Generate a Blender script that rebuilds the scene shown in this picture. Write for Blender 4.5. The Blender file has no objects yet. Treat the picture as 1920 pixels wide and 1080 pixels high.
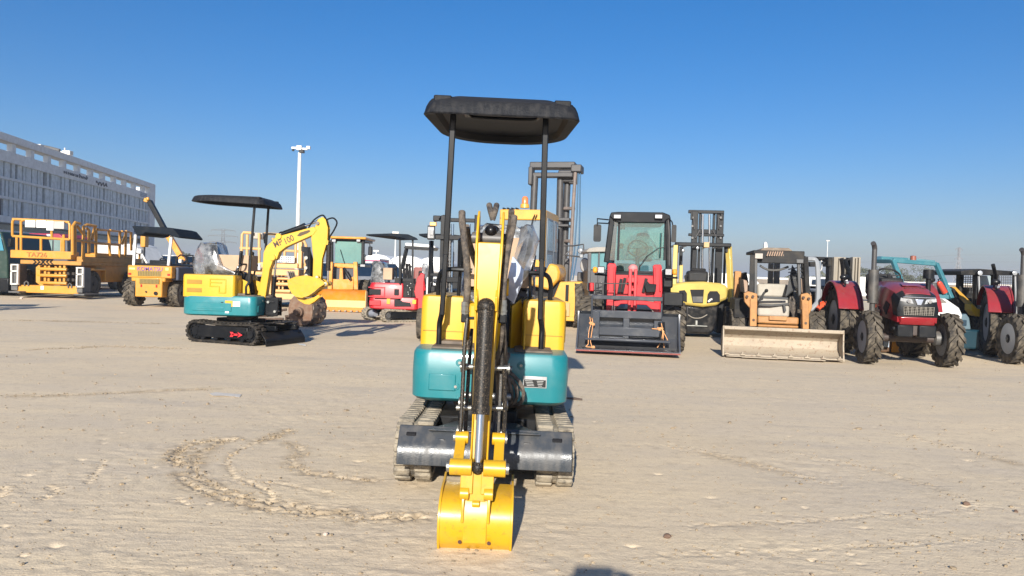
import bpy, bmesh, math, random
import numpy as np
from mathutils import Vector, Matrix
rnd = random.Random(7)
sc = bpy.context.scene
PI = math.pi
R = math.radians

# ---------------------------------------------------------------- camera
CAM_H, FOC, PITCH, ROLL = 1.35, 1420.0, R(1.13), R(1.75)
cd = bpy.data.cameras.new('camera'); cam = bpy.data.objects.new('camera', cd); sc.collection.objects.link(cam)
cd.sensor_width = 36; cd.lens = FOC/1920*36; cd.clip_start = 0.05; cd.clip_end = 9000
CM = (Matrix.Rotation(PI/2-PITCH, 3, 'X') @ Matrix.Rotation(ROLL, 3, 'Z'))
cam.matrix_world = Matrix.Translation((0, 0, CAM_H)) @ CM.to_4x4()
sc.camera = cam
CPOS = Vector((0, 0, CAM_H))

def ray(px, py): return CM @ Vector(((px-960)/FOC, -(py-540)/FOC, -1.0))
def W(px, py, D):                       # the world point seen at that place of the photo, D metres ahead
    d = ray(px, py); return CPOS + d*(D/d.y)
def G(px, py, z=0.0):                   # the same on the ground
    d = ray(px, py); return CPOS + d*((z-CAM_H)/d.z)
def SIDE(px, py, root, ang, off=0.0):   # the same on a machine's own lengthwise plane: (forward, up)
    h = Vector((math.cos(ang), math.sin(ang), 0)); n = Vector((-h.y, h.x, 0)); d = ray(px, py)
    o = Vector(root) + n*off
    t = (o-CPOS).dot(n)/d.dot(n); p = CPOS+d*t
    return ((p-o).dot(h), p.z)

# ---------------------------------------------------------------- light
SUN_EL, SUN_AZ = R(21.5), R(6.5)        # sun behind the camera: shadows run away and a little to the right
wd = bpy.data.worlds.new('World'); sc.world = wd; wd.use_nodes = True
nt = wd.node_tree; nt.nodes.clear()
sky = nt.nodes.new('ShaderNodeTexSky'); sky.sky_type = 'NISHITA'; sky.sun_disc = False
sky.sun_elevation = SUN_EL; sky.sun_rotation = PI+SUN_AZ
sky.altitude = 0; sky.air_density = 1.0; sky.dust_density = 1.0; sky.ozone_density = 4.0
bg = nt.nodes.new('ShaderNodeBackground'); bg.inputs['Strength'].default_value = 0.060
ow = nt.nodes.new('ShaderNodeOutputWorld')
hs = nt.nodes.new('ShaderNodeHueSaturation'); hs.inputs['Saturation'].default_value = 1.33
tcw = nt.nodes.new('ShaderNodeTexCoord'); sx = nt.nodes.new('ShaderNodeSeparateXYZ'); mr = nt.nodes.new('ShaderNodeMapRange'); mr.inputs[1].default_value = 0.0; mr.inputs[2].default_value = 0.33
tint = nt.nodes.new('ShaderNodeMix'); tint.data_type = 'RGBA'; tint.inputs[6].default_value = (0.98, 0.90, 1.05, 1); tint.inputs[7].default_value = (0.90, 0.99, 1.13, 1)
mul = nt.nodes.new('ShaderNodeMix'); mul.data_type = 'RGBA'; mul.blend_type = 'MULTIPLY'; mul.inputs[0].default_value = 1
nt.links.new(tcw.outputs['Generated'], sx.inputs[0]); nt.links.new(sx.outputs['Z'], mr.inputs[0]); nt.links.new(mr.outputs[0], tint.inputs[0])
nt.links.new(sky.outputs[0], hs.inputs['Color']); nt.links.new(hs.outputs[0], mul.inputs[6]); nt.links.new(tint.outputs[2], mul.inputs[7]); nt.links.new(mul.outputs[2], bg.inputs['Color'])
nt.links.new(bg.outputs[0], ow.inputs['Surface'])
sl = bpy.data.lights.new('sun', 'SUN'); sl.energy = 4.6; sl.angle = R(0.53); sl.color = (1.0, 0.95, 0.86)
so = bpy.data.objects.new('sun', sl); sc.collection.objects.link(so)
sdir = Vector((math.sin(SUN_AZ)*math.cos(SUN_EL), math.cos(SUN_AZ)*math.cos(SUN_EL), -math.sin(SUN_EL)))
so.rotation_euler = sdir.to_track_quat('-Z', 'Y').to_euler(); so.location = (-3, -20, 15)
sc.view_settings.view_transform = 'Standard'; sc.view_settings.look = 'None'
sc.view_settings.exposure = 0.92; sc.view_settings.gamma = 1.0
sc.cycles.max_bounces = 6; sc.cycles.transparent_max_bounces = 12

# ---------------------------------------------------------------- materials
MC = {}
def mat(name, col, rough=0.5, metal=0.0, dirt=None, damt=0.0, dscale=6.0, top=0.0, coat=0.0, bump=0.0, bscale=40.0, spots=None, samt=0.0, vary=0.06, streak=False, spec=None):
    if name in MC: return MC[name]
    m = bpy.data.materials.new(name); m.use_nodes = True; MC[name] = m
    n = m.node_tree.nodes; l = m.node_tree.links; b = n['Principled BSDF']
    b.inputs['Roughness'].default_value = rough; b.inputs['Metallic'].default_value = metal
    b.inputs['Specular IOR Level'].default_value = spec if spec is not None else (0.22 if max(col) < 0.03 else 0.5)
    if coat: b.inputs['Coat Weight'].default_value = coat; b.inputs['Coat Roughness'].default_value = 0.08
    tc = n.new('ShaderNodeTexCoord'); src = tc.outputs['Object']
    if streak:
        mp = n.new('ShaderNodeMapping'); mp.inputs['Scale'].default_value = (1, 1, 0.15); l.new(src, mp.inputs['Vector']); src2 = mp.outputs[0]
    else: src2 = src
    def noise(sc_, det=4, s=None):
        t = n.new('ShaderNodeTexNoise'); t.inputs['Scale'].default_value = sc_; t.inputs['Detail'].default_value = det
        t.inputs['Roughness'].default_value = 0.6; l.new(s or src, t.inputs['Vector']); return t.outputs['Fac']
    def mixc(fac, a, bcol):
        x = n.new('ShaderNodeMix'); x.data_type = 'RGBA'
        if isinstance(fac, float): x.inputs[0].default_value = fac
        else: l.new(fac, x.inputs[0])
        for i, v in ((6, a), (7, bcol)):
            if isinstance(v, tuple): x.inputs[i].default_value = (*v[:3], 1)
            else: l.new(v, x.inputs[i])
        return x.outputs[2]
    def ramp(f, a, b_, v0=0.0, v1=1.0):
        x = n.new('ShaderNodeMapRange'); x.inputs[1].default_value = a; x.inputs[2].default_value = b_
        x.inputs[3].default_value = v0; x.inputs[4].default_value = v1; l.new(f, x.inputs[0]); return x.outputs[0]
    dk = tuple(c*(1-2.2*vary) for c in col); lt = tuple(min(1, c*(1+vary)) for c in col)
    c = mixc(ramp(noise(2.3), 0.35, 0.65), dk, lt)
    if spots is not None: c = mixc(ramp(noise(dscale*3, 6), 0.56, 0.66, 0, samt), c, spots)
    facs = []
    if dirt is not None:
        f = ramp(noise(dscale, 6, src2), 0.68-0.35*damt-0.12, 0.68-0.35*damt+0.12, 0, min(1, damt*1.15))
        if top:
            g = n.new('ShaderNodeNewGeometry'); s = n.new('ShaderNodeSeparateXYZ'); l.new(g.outputs['Normal'], s.inputs[0])
            tf = ramp(s.outputs['Z'], 0.35, 0.95, 0, top); mx = n.new('ShaderNodeMath'); mx.operation = 'MAXIMUM'
            nn = n.new('ShaderNodeMath'); nn.operation = 'MULTIPLY'; l.new(tf, nn.inputs[0]); l.new(ramp(noise(14, 5), 0.25, 0.6, 0.45, 1), nn.inputs[1])
            l.new(nn.outputs[0], mx.inputs[0]); l.new(f, mx.inputs[1]); f = mx.outputs[0]
        c = mixc(f, c, dirt)
        l.new(ramp(f, 0, 1, rough, max(rough, 0.8)), b.inputs['Roughness'])
        if metal: l.new(ramp(f, 0, 1, metal, 0), b.inputs['Metallic'])
    l.new(c, b.inputs['Base Color'])
    if bump:
        bp = n.new('ShaderNodeBump'); bp.inputs['Strength'].default_value = bump; bp.inputs['Distance'].default_value = 0.01
        l.new(noise(bscale, 5), bp.inputs['Height']); l.new(bp.outputs[0], b.inputs['Normal'])
    return m
def emis(name, col, e):
    m = mat(name, col, 0.4); b = m.node_tree.nodes['Principled BSDF']
    b.inputs['Emission Color'].default_value = (*col, 1); b.inputs['Emission Strength'].default_value = e; return m
def film(name, tint, gloss, rough=0.05, diff=None, damt=0.0, bump=0.0, bscale=8):
    if name in MC: return MC[name]
    m = bpy.data.materials.new(name); m.use_nodes = True; MC[name] = m
    n = m.node_tree.nodes; l = m.node_tree.links; n.remove(n['Principled BSDF']); o = n['Material Output']
    t = n.new('ShaderNodeBsdfTransparent'); t.inputs[0].default_value = (*tint, 1)
    g = n.new('ShaderNodeBsdfGlossy'); g.inputs['Roughness'].default_value = rough; g.inputs[0].default_value = (1, 1, 1, 1)
    fr = n.new('ShaderNodeFresnel'); fr.inputs[0].default_value = 1.5
    ad = n.new('ShaderNodeMath'); ad.operation = 'ADD'; ad.inputs[1].default_value = gloss; l.new(fr.outputs[0], ad.inputs[0])
    mx = n.new('ShaderNodeMixShader'); l.new(ad.outputs[0], mx.inputs[0]); l.new(g.outputs[0], mx.inputs[2])
    if diff is not None:
        d = n.new('ShaderNodeBsdfDiffuse'); d.inputs[0].default_value = (*diff, 1); m2 = n.new('ShaderNodeMixShader')
        tc = n.new('ShaderNodeTexCoord'); ns = n.new('ShaderNodeTexNoise'); ns.inputs['Scale'].default_value = bscale; ns.inputs['Detail'].default_value = 5
        l.new(tc.outputs['Object'], ns.inputs['Vector']); mr = n.new('ShaderNodeMapRange')
        mr.inputs[1].default_value = 0.35; mr.inputs[2].default_value = 0.65; mr.inputs[3].default_value = max(0, damt-0.25); mr.inputs[4].default_value = min(1, damt+0.25)
        l.new(ns.outputs['Fac'], mr.inputs[0]); l.new(mr.outputs[0], m2.inputs[0]); l.new(t.outputs[0], m2.inputs[1]); l.new(d.outputs[0], m2.inputs[2]); l.new(m2.outputs[0], mx.inputs[1])
        if bump:
            bp = n.new('ShaderNodeBump'); bp.inputs['Strength'].default_value = bump; bp.inputs['Distance'].default_value = 0.03; l.new(ns.outputs['Fac'], bp.inputs['Height'])
            l.new(bp.outputs[0], g.inputs['Normal']); l.new(bp.outputs[0], d.inputs['Normal'])
    else: l.new(t.outputs[0], mx.inputs[1])
    l.new(mx.outputs[0], o.inputs['Surface']); return m

DUST = (0.30, 0.245, 0.18); DUSTB = (0.10, 0.085, 0.065)
YEL = mat('yellow_paint', (0.56, 0.315, 0.007), 0.42, dirt=(0.42, 0.27, 0.06), damt=0.16, top=0.25, coat=0.15, vary=0.03)
BYEL = mat('bucket_yellow_paint', (0.53, 0.292, 0.006), 0.36, dirt=(0.38, 0.25, 0.06), damt=0.22, dscale=11, top=0.15, coat=0.35, vary=0.05, spots=(0.22, 0.11, 0.03), samt=0.35)
TEAL = mat('teal_paint', (0.008, 0.158, 0.180), 0.34, dirt=(0.12, 0.21, 0.21), damt=0.20, dscale=5, top=0.5, coat=0.15, vary=0.03)
BLK = mat('black_paint', (0.005, 0.006, 0.008), 0.36, dirt=(0.05, 0.043, 0.035), damt=0.18, top=0.4, coat=0.1)
BLKC = mat('canopy_black', (0.007, 0.008, 0.011), 0.6, dirt=(0.055, 0.052, 0.05), damt=0.36, dscale=22, top=0.35, bump=0.5, bscale=60, streak=True)
SPK = mat('speckled_black', (0.010, 0.009, 0.008), 0.45, spots=(0.28, 0.21, 0.14), samt=0.6, dscale=62, dirt=(0.12, 0.09, 0.06), damt=0.2)
NAVY = mat('dark_slate_paint', (0.030, 0.036, 0.048), 0.28, dirt=(0.09, 0.08, 0.07), damt=0.20, top=0.5, coat=0.35)
BLADE = mat('blade_slate_paint', (0.034, 0.041, 0.050), 0.25, dirt=(0.095, 0.082, 0.068), damt=0.42, dscale=14, top=0.3, coat=0.0, spec=0.6, streak=True, bump=0.15, bscale=120)
GREY = mat('grey_steel', (0.09, 0.09, 0.09), 0.5, 0.3, dirt=DUST, damt=0.25, top=0.3)
CHR = mat('chrome', (0.62, 0.63, 0.66), 0.12, 1.0)
ZINC = mat('zinc_fitting', (0.30, 0.30, 0.28), 0.38, 0.85, dirt=(0.25, 0.2, 0.14), damt=0.2)
RUB = mat('dusty_rubber', (0.020, 0.018, 0.017), 0.75, dirt=(0.20, 0.165, 0.12), damt=0.50, dscale=9, top=0.5, bump=0.4)
TRK = mat('muddy_track_rubber', (0.05, 0.045, 0.04), 0.85, dirt=(0.34, 0.29, 0.215), damt=0.72, dscale=12, top=0.8, bump=0.8, bscale=50)
TRKB = mat('clean_track_rubber', (0.012, 0.011, 0.010), 0.7, dirt=(0.13, 0.105, 0.08), damt=0.34, dscale=12, top=0.4, bump=0.5)
HOSE = mat('woven_hose_sleeve', (0.045, 0.038, 0.034), 0.7, dirt=(0.24, 0.19, 0.14), damt=0.45, dscale=22, bump=1.0, bscale=90)
RED = mat('red_paint', (0.43, 0.008, 0.014), 0.42, dirt=(0.25, 0.06, 0.05), damt=0.10, top=0.2, coat=0.1)
DRED = mat('tractor_red_paint', (0.23, 0.006, 0.012), 0.28, dirt=(0.22, 0.12, 0.10), damt=0.15, top=0.35, coat=0.5)
ORG = mat('orange_yellow_paint', (0.52, 0.235, 0.022), 0.4, dirt=(0.34, 0.22, 0.10), damt=0.25, top=0.35, coat=0.2)
ORB = mat('bright_orange_paint', (0.62, 0.235, 0.012), 0.35, dirt=(0.55, 0.36, 0.2), damt=0.3, top=0.4, coat=0.3)
TAN = mat('faded_orange_paint', (0.40, 0.19, 0.06), 0.55, dirt=(0.20, 0.10, 0.05), damt=0.36, dscale=10, top=0.3)
PYEL = mat('pale_yellow_paint', (0.52, 0.38, 0.085), 0.38, dirt=(0.3, 0.22, 0.1), damt=0.16, top=0.3, coat=0.3)
WORN = mat('worn_bucket_steel', (0.31, 0.255, 0.19), 0.65, dirt=(0.34, 0.285, 0.21), damt=0.5, dscale=7, top=0.4, spots=(0.16, 0.075, 0.04), samt=1.0, bump=0.6)
RUST = mat('rusty_steel', (0.16, 0.085, 0.05), 0.8, dirt=(0.25, 0.2, 0.15), damt=0.4, dscale=8, top=0.5, bump=0.6)
RUSD = mat('dark_rust', (0.075, 0.045, 0.03), 0.8, dirt=(0.16, 0.12, 0.09), damt=0.35, bump=0.5)
WHT = mat('white_paint', (0.62, 0.62, 0.60), 0.4, dirt=DUST, damt=0.14, top=0.2)
CREAM = mat('off_white_body', (0.62, 0.58, 0.52), 0.4, dirt=DUST, damt=0.2, top=0.2)
LGT = mat('lamp_lens', (0.42, 0.43, 0.44), 0.15, 0.3, vary=0.12, spots=(.12, .12, .13), samt=.5, dscale=14)
AMB = mat('amber_lens', (0.75, 0.26, 0.02), 0.25)
RLENS = mat('red_lens', (0.5, 0.02, 0.02), 0.25)
CAN2 = mat('matte_canopy_black', (.006, .010, .016), .7, spec=.1, dirt=DUSTB, damt=.12)
CARD = mat('cardboard', (0.42, 0.29, 0.19), 0.85, dirt=(0.34, 0.23, 0.15), damt=0.2)
SEAT = mat('black_vinyl', (0.014, 0.014, 0.015), 0.5, dirt=DUSTB, damt=0.15, top=0.2)
MAT_ = mat('floor_mat', (0.10, 0.08, 0.065), 0.8, dirt=DUST, damt=0.4)
GLS = film('teal_cab_glass', (0.52, 0.80, 0.78), 0.10)
GLD = film('smoked_cab_glass', (0.30, 0.40, 0.42), 0.14)
WRAP = film('clear_plastic_wrap', (0.9, 0.92, 0.94), 0.04, 0.28, diff=(0.26, 0.27, 0.28), damt=0.30, bump=0.35, bscale=9)
SHEET = film('plastic_sheet', (0.9, 0.94, 1.0), 0.12, 0.15, diff=(0.5, 0.56, 0.66), damt=0.75, bump=0.3, bscale=4)
GRLW = mat('weathered_grey_rail', (0.22, 0.20, 0.17), 0.6, dirt=(0.33, 0.27, 0.19), damt=0.5, dscale=7, streak=True)
HUBM = mat('hub_dark_metal', (.045, .043, .042), .5, .3, dirt=DUST, damt=.2)
STRAP = mat('orange_strap', (0.55, 0.26, 0.10), 0.7)

# ---------------------------------------------------------------- mesh builder
class Root:
    cur = None; inv = Matrix.Identity(4); xf = None
def link(o): sc.collection.objects.link(o)
def tag(o, label=None, cat=None, group=None, kind=None):
    if label: o['label'] = label
    if cat: o['category'] = cat
    if group: o['group'] = group
    if kind: o['kind'] = kind
    return o
def thing(name, label, cat, loc, rz=0.0, group=None):
    o = bpy.data.objects.new(name, None); link(o); o.location = loc; o.rotation_euler = (0, 0, rz); o.empty_display_size = 0.3
    tag(o, label, cat, group); Root.cur = o
    Root.inv = (Matrix.Translation(Vector(loc)) @ Matrix.Rotation(rz, 4, 'Z')).inverted()
    return o
def L(px, py, D): return Root.inv @ W(px, py, D)
def LG(px, py): return Root.inv @ G(px, py)

class MB:
    def __init__(s): s.v = []; s.f = []; s.sm = False
    def add(s, vs, fs):
        k = len(s.v); s.v += [tuple(p) for p in vs]; s.f += [tuple(i+k for i in f) for f in fs]; return s
    def box(s, c, d, rot=None):
        x, y, z = d[0]/2, d[1]/2, d[2]/2; c = Vector(c)
        vs = [Vector((a*x, b*y, e*z)) for e in (-1, 1) for b in (-1, 1) for a in (-1, 1)]
        if rot is not None: vs = [rot @ v for v in vs]
        return s.add([c+v for v in vs], [(0, 2, 3, 1), (4, 5, 7, 6), (0, 1, 5, 4), (2, 6, 7, 3), (0, 4, 6, 2), (1, 3, 7, 5)])
    def bb(s, x0, x1, y0, y1, z0, z1): return s.box(((x0+x1)/2, (y0+y1)/2, (z0+z1)/2), (abs(x1-x0), abs(y1-y0), abs(z1-z0)))
    def fb(s, x0, y0, x1, y1, D0, D1):          # upright box whose front face covers these photo pixels at depth D0
        a = L((x0+x1)/2, (y0+y1)/2, D0); w = abs(x1-x0)*D0/FOC; h = abs(y1-y0)*D0/FOC; d = D1-D0
        return s.box((a.x, a.y+d/2, a.z), (w, d, h))
    def prism(s, pts, n):                       # polygon (3d points) pushed along vector n
        n = Vector(n); k = len(pts); a = [Vector(p) for p in pts]; b = [p+n for p in a]
        nv = Vector((0, 0, 0))
        for i in range(k): nv += a[i].cross(a[(i+1) % k])
        if nv.dot(n) > 0: a, b = b, a
        return s.add(a+b, [tuple(range(k)), tuple(range(2*k-1, k-1, -1))]+[(i, i+k, (i+1) % k+k, (i+1) % k) for i in range(k)])
    def fp(s, pts, D0, D1): return s.prism([L(x, y, D0) for x, y in pts], (0, D1-D0, 0))
    def sp(s, pts, x0, x1): return s.prism([(x0, y, z) for y, z in pts], (x1-x0, 0, 0))     # side profile (y,z)
    def cyl(s, a, b, r, seg=12, r2=None):
        a = Vector(a); b = Vector(b); d = (b-a)
        if d.length < 1e-6: return s
        q = d.to_track_quat('Z', 'Y'); r2 = r if r2 is None else r2; vs = []
        for p, rr in ((a, r), (b, r2)):
            for i in range(seg): t = 2*PI*i/seg; vs.append(p + q @ Vector((rr*math.cos(t), rr*math.sin(t), 0)))
        return s.add(vs, [tuple(range(seg-1, -1, -1)), tuple(range(seg, 2*seg))]+[(i, (i+1) % seg, (i+1) % seg+seg, i+seg) for i in range(seg)])
    def tube(s, pts, r, seg=8, sm=4):
        P = [Vector(p) for p in pts]
        if sm and len(P) > 2:
            Q = []
            for i in range(len(P)-1):
                p0 = P[max(i-1, 0)]; p1 = P[i]; p2 = P[i+1]; p3 = P[min(i+2, len(P)-1)]
                for k in range(sm):
                    t = k/sm; Q.append(0.5*((2*p1)+(p2-p0)*t+(2*p0-5*p1+4*p2-p3)*t*t+(3*p1-p0-3*p2+p3)*t**3))
            P = Q+[P[-1]]
        n = len(P); vs = []; up = Vector((0.13, 0.31, 0.94)); prev = None
        for i, p in enumerate(P):
            t = (P[min(i+1, n-1)]-P[max(i-1, 0)]).normalized()
            x = (prev if prev is not None else up.cross(t)); x = (x - t*x.dot(t))
            if x.length < 1e-5: x = t.orthogonal()
            x.normalize(); prev = x; y = t.cross(x); rr = r(i/(n-1)) if callable(r) else r
            for k in range(seg): a = 2*PI*k/seg; vs.append(p+x*rr*math.cos(a)+y*rr*math.sin(a))
        fs = [(i*seg+k, i*seg+(k+1) % seg, (i+1)*seg+(k+1) % seg, (i+1)*seg+k) for i in range(n-1) for k in range(seg)]
        return s.add(vs, fs+[tuple(range(seg-1, -1, -1)), tuple(range((n-1)*seg, n*seg))])
    def bar(s, a, b, w, h=None, up=(0, 0, 1)):  # rectangular bar
        a = Vector(a); b = Vector(b); h = h or w; d = (b-a); t = d.normalized(); u = Vector(up)
        x = t.cross(u)
        if x.length < 1e-3: x = t.cross(Vector((1, 0, 0)))
        x.normalize(); y = x.cross(t); c = [x*(-w/2)+y*(-h/2), x*(w/2)+y*(-h/2), x*(w/2)+y*(h/2), x*(-w/2)+y*(h/2)]
        return s.add([a+q for q in c]+[b+q for q in c], [(0, 1, 2, 3), (7, 6, 5, 4), (0, 4, 5, 1), (1, 5, 6, 2), (2, 6, 7, 3), (3, 7, 4, 0)])
    def lathe(s, prof, seg=24, axis='X', o=(0, 0, 0)):   # prof: (along, radius)
        vs = []
        for a, r in prof:
            for i in range(seg):
                t = 2*PI*i/seg; p = (a, r*math.cos(t), r*math.sin(t))
                if axis == 'Y': p = (p[1], p[0], p[2])
                if axis == 'Z': p = (p[1], p[2], p[0])
                vs.append(Vector(p)+Vector(o))
        n = len(prof); fs = [(i*seg+k, i*seg+(k+1) % seg, (i+1)*seg+(k+1) % seg, (i+1)*seg+k) for i in range(n-1) for k in range(seg)]
        if prof[0][1] > 1e-4: fs.append(tuple(range(seg-1, -1, -1)))
        if prof[-1][1] > 1e-4: fs.append(tuple(range((n-1)*seg, n*seg)))
        return s.add(vs, fs)
    def loft(s, rings, c0=True, c1=True):
        k = len(rings[0]); vs = [p for r in rings for p in r]
        fs = [(i*k+j, i*k+(j+1) % k, (i+1)*k+(j+1) % k, (i+1)*k+j) for i in range(len(rings)-1) for j in range(k)]
        if c0: fs.append(tuple(range(k-1, -1, -1)))
        if c1: fs.append(tuple(range((len(rings)-1)*k, len(rings)*k)))
        return s.add(vs, fs)
    def sphere(s, c, r, seg=12, rg=8, sc_=(1, 1, 1), jit=0.0):
        c = Vector(c); vs = []; fs = []
        for i in range(1, rg):
            a = PI*i/rg
            for k in range(seg):
                b = 2*PI*k/seg; j = 1+rnd.uniform(-jit, jit); vs.append(c+Vector((r*sc_[0]*math.sin(a)*math.cos(b)*j, r*sc_[1]*math.sin(a)*math.sin(b)*j, r*sc_[2]*math.cos(a)*j)))
        vs += [c+Vector((0, 0, r*sc_[2])), c-Vector((0, 0, r*sc_[2]))]; t = len(vs)-2
        for i in range(rg-2):
            for k in range(seg): fs.append((i*seg+k, (i+1)*seg+k, (i+1)*seg+(k+1) % seg, i*seg+(k+1) % seg))
        for k in range(seg): fs.append((t, k, (k+1) % seg)); fs.append((t+1, (rg-2)*seg+(k+1) % seg, (rg-2)*seg+k))
        return s.add(vs, fs)
    def build(s, name, m, parent=None, bev=0.0, smooth=True, loc=None, seg=2, label=None):
        me = bpy.data.meshes.new(name); vs = s.v
        if Root.xf is not None: vs = [tuple(Root.xf @ Vector(p)) for p in vs]
        if loc is not None: l0 = Vector(loc); vs = [tuple(Vector(p)-l0) for p in vs]
        me.from_pydata(vs, [], s.f); 
        bm = bmesh.new(); bm.from_mesh(me); bmesh.ops.recalc_face_normals(bm, faces=bm.faces); bm.to_mesh(me); bm.free()
        me.materials.append(m); o = bpy.data.objects.new(name, me); link(o)
        if parent is not None: o.parent = parent
        if loc is not None: o.location = loc
        if bev:
            b = o.modifiers.new('bevel', 'BEVEL'); b.width = bev; b.segments = seg; b.limit_method = 'ANGLE'; b.angle_limit = R(35)
        if smooth:
            me.polygons.foreach_set('use_smooth', [True]*len(me.polygons))
            try: me.set_sharp_from_angle(angle=R(38))
            except Exception: pass
        if label: o['label'] = label
        return o
def text(body, name, m, parent, loc, rot, size, ext=0.004, sx=1.0, label=None):
    c = bpy.data.curves.new(name, 'FONT'); c.body = body; c.size = size; c.extrude = ext; c.align_x = 'CENTER'; c.align_y = 'CENTER'; c.offset = size*0.008
    o = bpy.data.objects.new(name, c); link(o); bpy.context.view_layer.update()
    me = bpy.data.meshes.new_from_object(o.evaluated_get(bpy.context.evaluated_depsgraph_get())); bpy.data.objects.remove(o)
    me.materials.clear(); me.materials.append(m); o = bpy.data.objects.new(name, me); link(o); o.parent = parent; o.location = loc; o.rotation_euler = rot; o.scale = (sx, 1, 1)
    if label: o['label'] = label
    return o
def rrect(x0, x1, y0, y1, r, z, n=5, rr=None):
    rr = rr or (r, r, r, r); P = []
    for (cx, cy, a0, q) in ((x1-rr[0], y1-rr[0], 0, rr[0]), (x0+rr[1], y1-rr[1], 90, rr[1]), (x0+rr[2], y0+rr[2], 180, rr[2]), (x1-rr[3], y0+rr[3], 270, rr[3])):
        for i in range(n+1): a = R(a0+90*i/n); P.append(Vector((cx+q*math.cos(a), cy+q*math.sin(a), z)))
    return P
def yaw(t, ang, pivot):          # turn a finished thing on the ground about a point
    p = Vector(pivot); p.z = 0; m = Matrix.Rotation(ang, 3, 'Z'); t.location = p + m @ (Vector(t.location)-p); t.rotation_euler[2] += ang
def copy_tree(o, parent=None):
    c = o.copy(); link(c); c.parent = parent
    for ch in [x for x in sc.collection.objects if x.parent == o]: copy_tree(ch, c)
    return c

EACH = {'guard_rail', 'mast_crossbar', 'windscreen_border', 'sticker', 'inner_pillar', 'lap_bar', 'mast_post', 'platform', 'mast_rail', 'canopy_post', 'mast_inner_rail', 'lift_cylinder', 'lift_cable', 'mirror_arm', 'tilt_link', 'cab_frame', 'mast_side', 'lamp_box', 'wiper', 'door_pillar', 'floodlight', 'windscreen', 'vent_slot', 'dark_side_block', 'grab_handle', 'chain_anchor', 'arm_rest', 'grab_hoop', 'lifting_ring', 'roof_lamp', 'seat'}
def FB(name, m, par, boxes, bev=0.01, **k):      # boxes given by photo pixels and depths
    if name in EACH:
        for b in boxes: o = MB().fb(*b).build(name, m, par, bev=bev, **k)
        return o
    mb = MB()
    for b in boxes: mb.fb(*b)
    return mb.build(name, m, par, bev=bev, **k)
def TB(name, m, par, lines, r, sm=0, seg=8):
    if name in EACH:
        for l_ in lines: o = MB().tube([L(*p) for p in l_], r, seg, sm).build(name, m, par)
        return o
    mb = MB()
    for l_ in lines: mb.tube([L(*p) for p in l_], r, seg, sm)
    return mb.build(name, m, par)
def PB(name, m, par, polys, bev=0.01):           # front outlines: (points, D0, D1)
    mb = MB()
    for p, a, b in polys: mb.fp(p, a, b)
    return mb.build(name, m, par, bev=bev)
def at(px, py, D): p = W(px, py, D); return (p.x, p.y, 0)
# ---------------------------------------------------------------- shared parts
def wheel(parent, pos, r, w, rim=None, rz=0.0, tyre=RUB, rimm=GREY, lugs=18, lh=0.03, smoothtyre=False, face=-1):
    """tyre mesh with a rim child; axle along local x, face = side with the dish"""
    rim = rim or r*0.55; mb = MB(); rb = r-lh
    mb.lathe([(-w*0.36, rim), (-w*0.47, rim*1.1), (-w*0.5, (rim+rb)/2), (-w*0.46, rb*0.95), (-w*0.36, rb*0.99), (0, rb), (w*0.36, rb*0.99), (w*0.46, rb*0.95), (w*0.5, (rim+rb)/2), (w*0.47, rim*1.1), (w*0.36, rim)], 36)
    if lugs:
        da = 2*PI/lugs
        for s in (-1, 1):
            for i in range(lugs):
                a0 = da*(i+(0.5 if s > 0 else 0)); sw = da*0.9; th = da*0.22; vs = []
                for (ax, aa) in ((-0.02*s, a0-th), (-0.02*s, a0+th), (0.5*s, a0+sw+th), (0.5*s, a0+sw-th)):
                    for rr in (rb*0.93 if abs(ax) > 0.3 else rb*0.985, r*(0.97 if abs(ax) > 0.3 else 1)): vs.append((ax*w, rr*math.cos(aa), rr*math.sin(aa)))
                mb.add(vs, [(0, 2, 4, 6), (1, 7, 5, 3), (0, 1, 3, 2), (2, 3, 5, 4), (4, 5, 7, 6), (6, 7, 1, 0)])
    o = mb.build('wheel', tyre, parent); o.location = pos; o.rotation_euler = (0, 0, rz)
    m2 = MB(); f = face
    m2.lathe([(f*w*0.40, rim*1.02), (f*w*0.36, rim*0.93), (f*w*0.20, rim*0.86), (f*w*0.10, rim*0.45), (f*w*0.14, rim*0.36), (f*w*0.30, rim*0.30), (f*w*0.32, rim*0.12), (f*w*0.32, 0.0)], 24)
    m2.lathe([(-f*w*0.36, rim*1.02), (-f*w*0.2, rim*0.8), (-f*w*0.15, 0)], 24)
    for i in range(6):
        a = 2*PI*i/6; m2.cyl((f*w*0.1, rim*.6*math.cos(a), rim*.6*math.sin(a)), (f*w*0.2, rim*.6*math.cos(a), rim*.6*math.sin(a)), rim*0.05, 6)
    m2.build('rim', rimm, o)
    m3 = MB(); m3.cyl((f*w*.12, 0, 0), (f*w*.40, 0, 0), rim*.30, 14); m3.cyl((f*w*.38, 0, 0), (f*w*.47, 0, 0), rim*.16, 10)
    for i in range(6): a = 2*PI*i/6; m3.cyl((f*w*.38, rim*.22*math.cos(a), rim*.22*math.sin(a)), (f*w*.43, rim*.22*math.cos(a), rim*.22*math.sin(a)), rim*.045, 6)
    m3.build('hub', HUBM, o)
    return o
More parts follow.
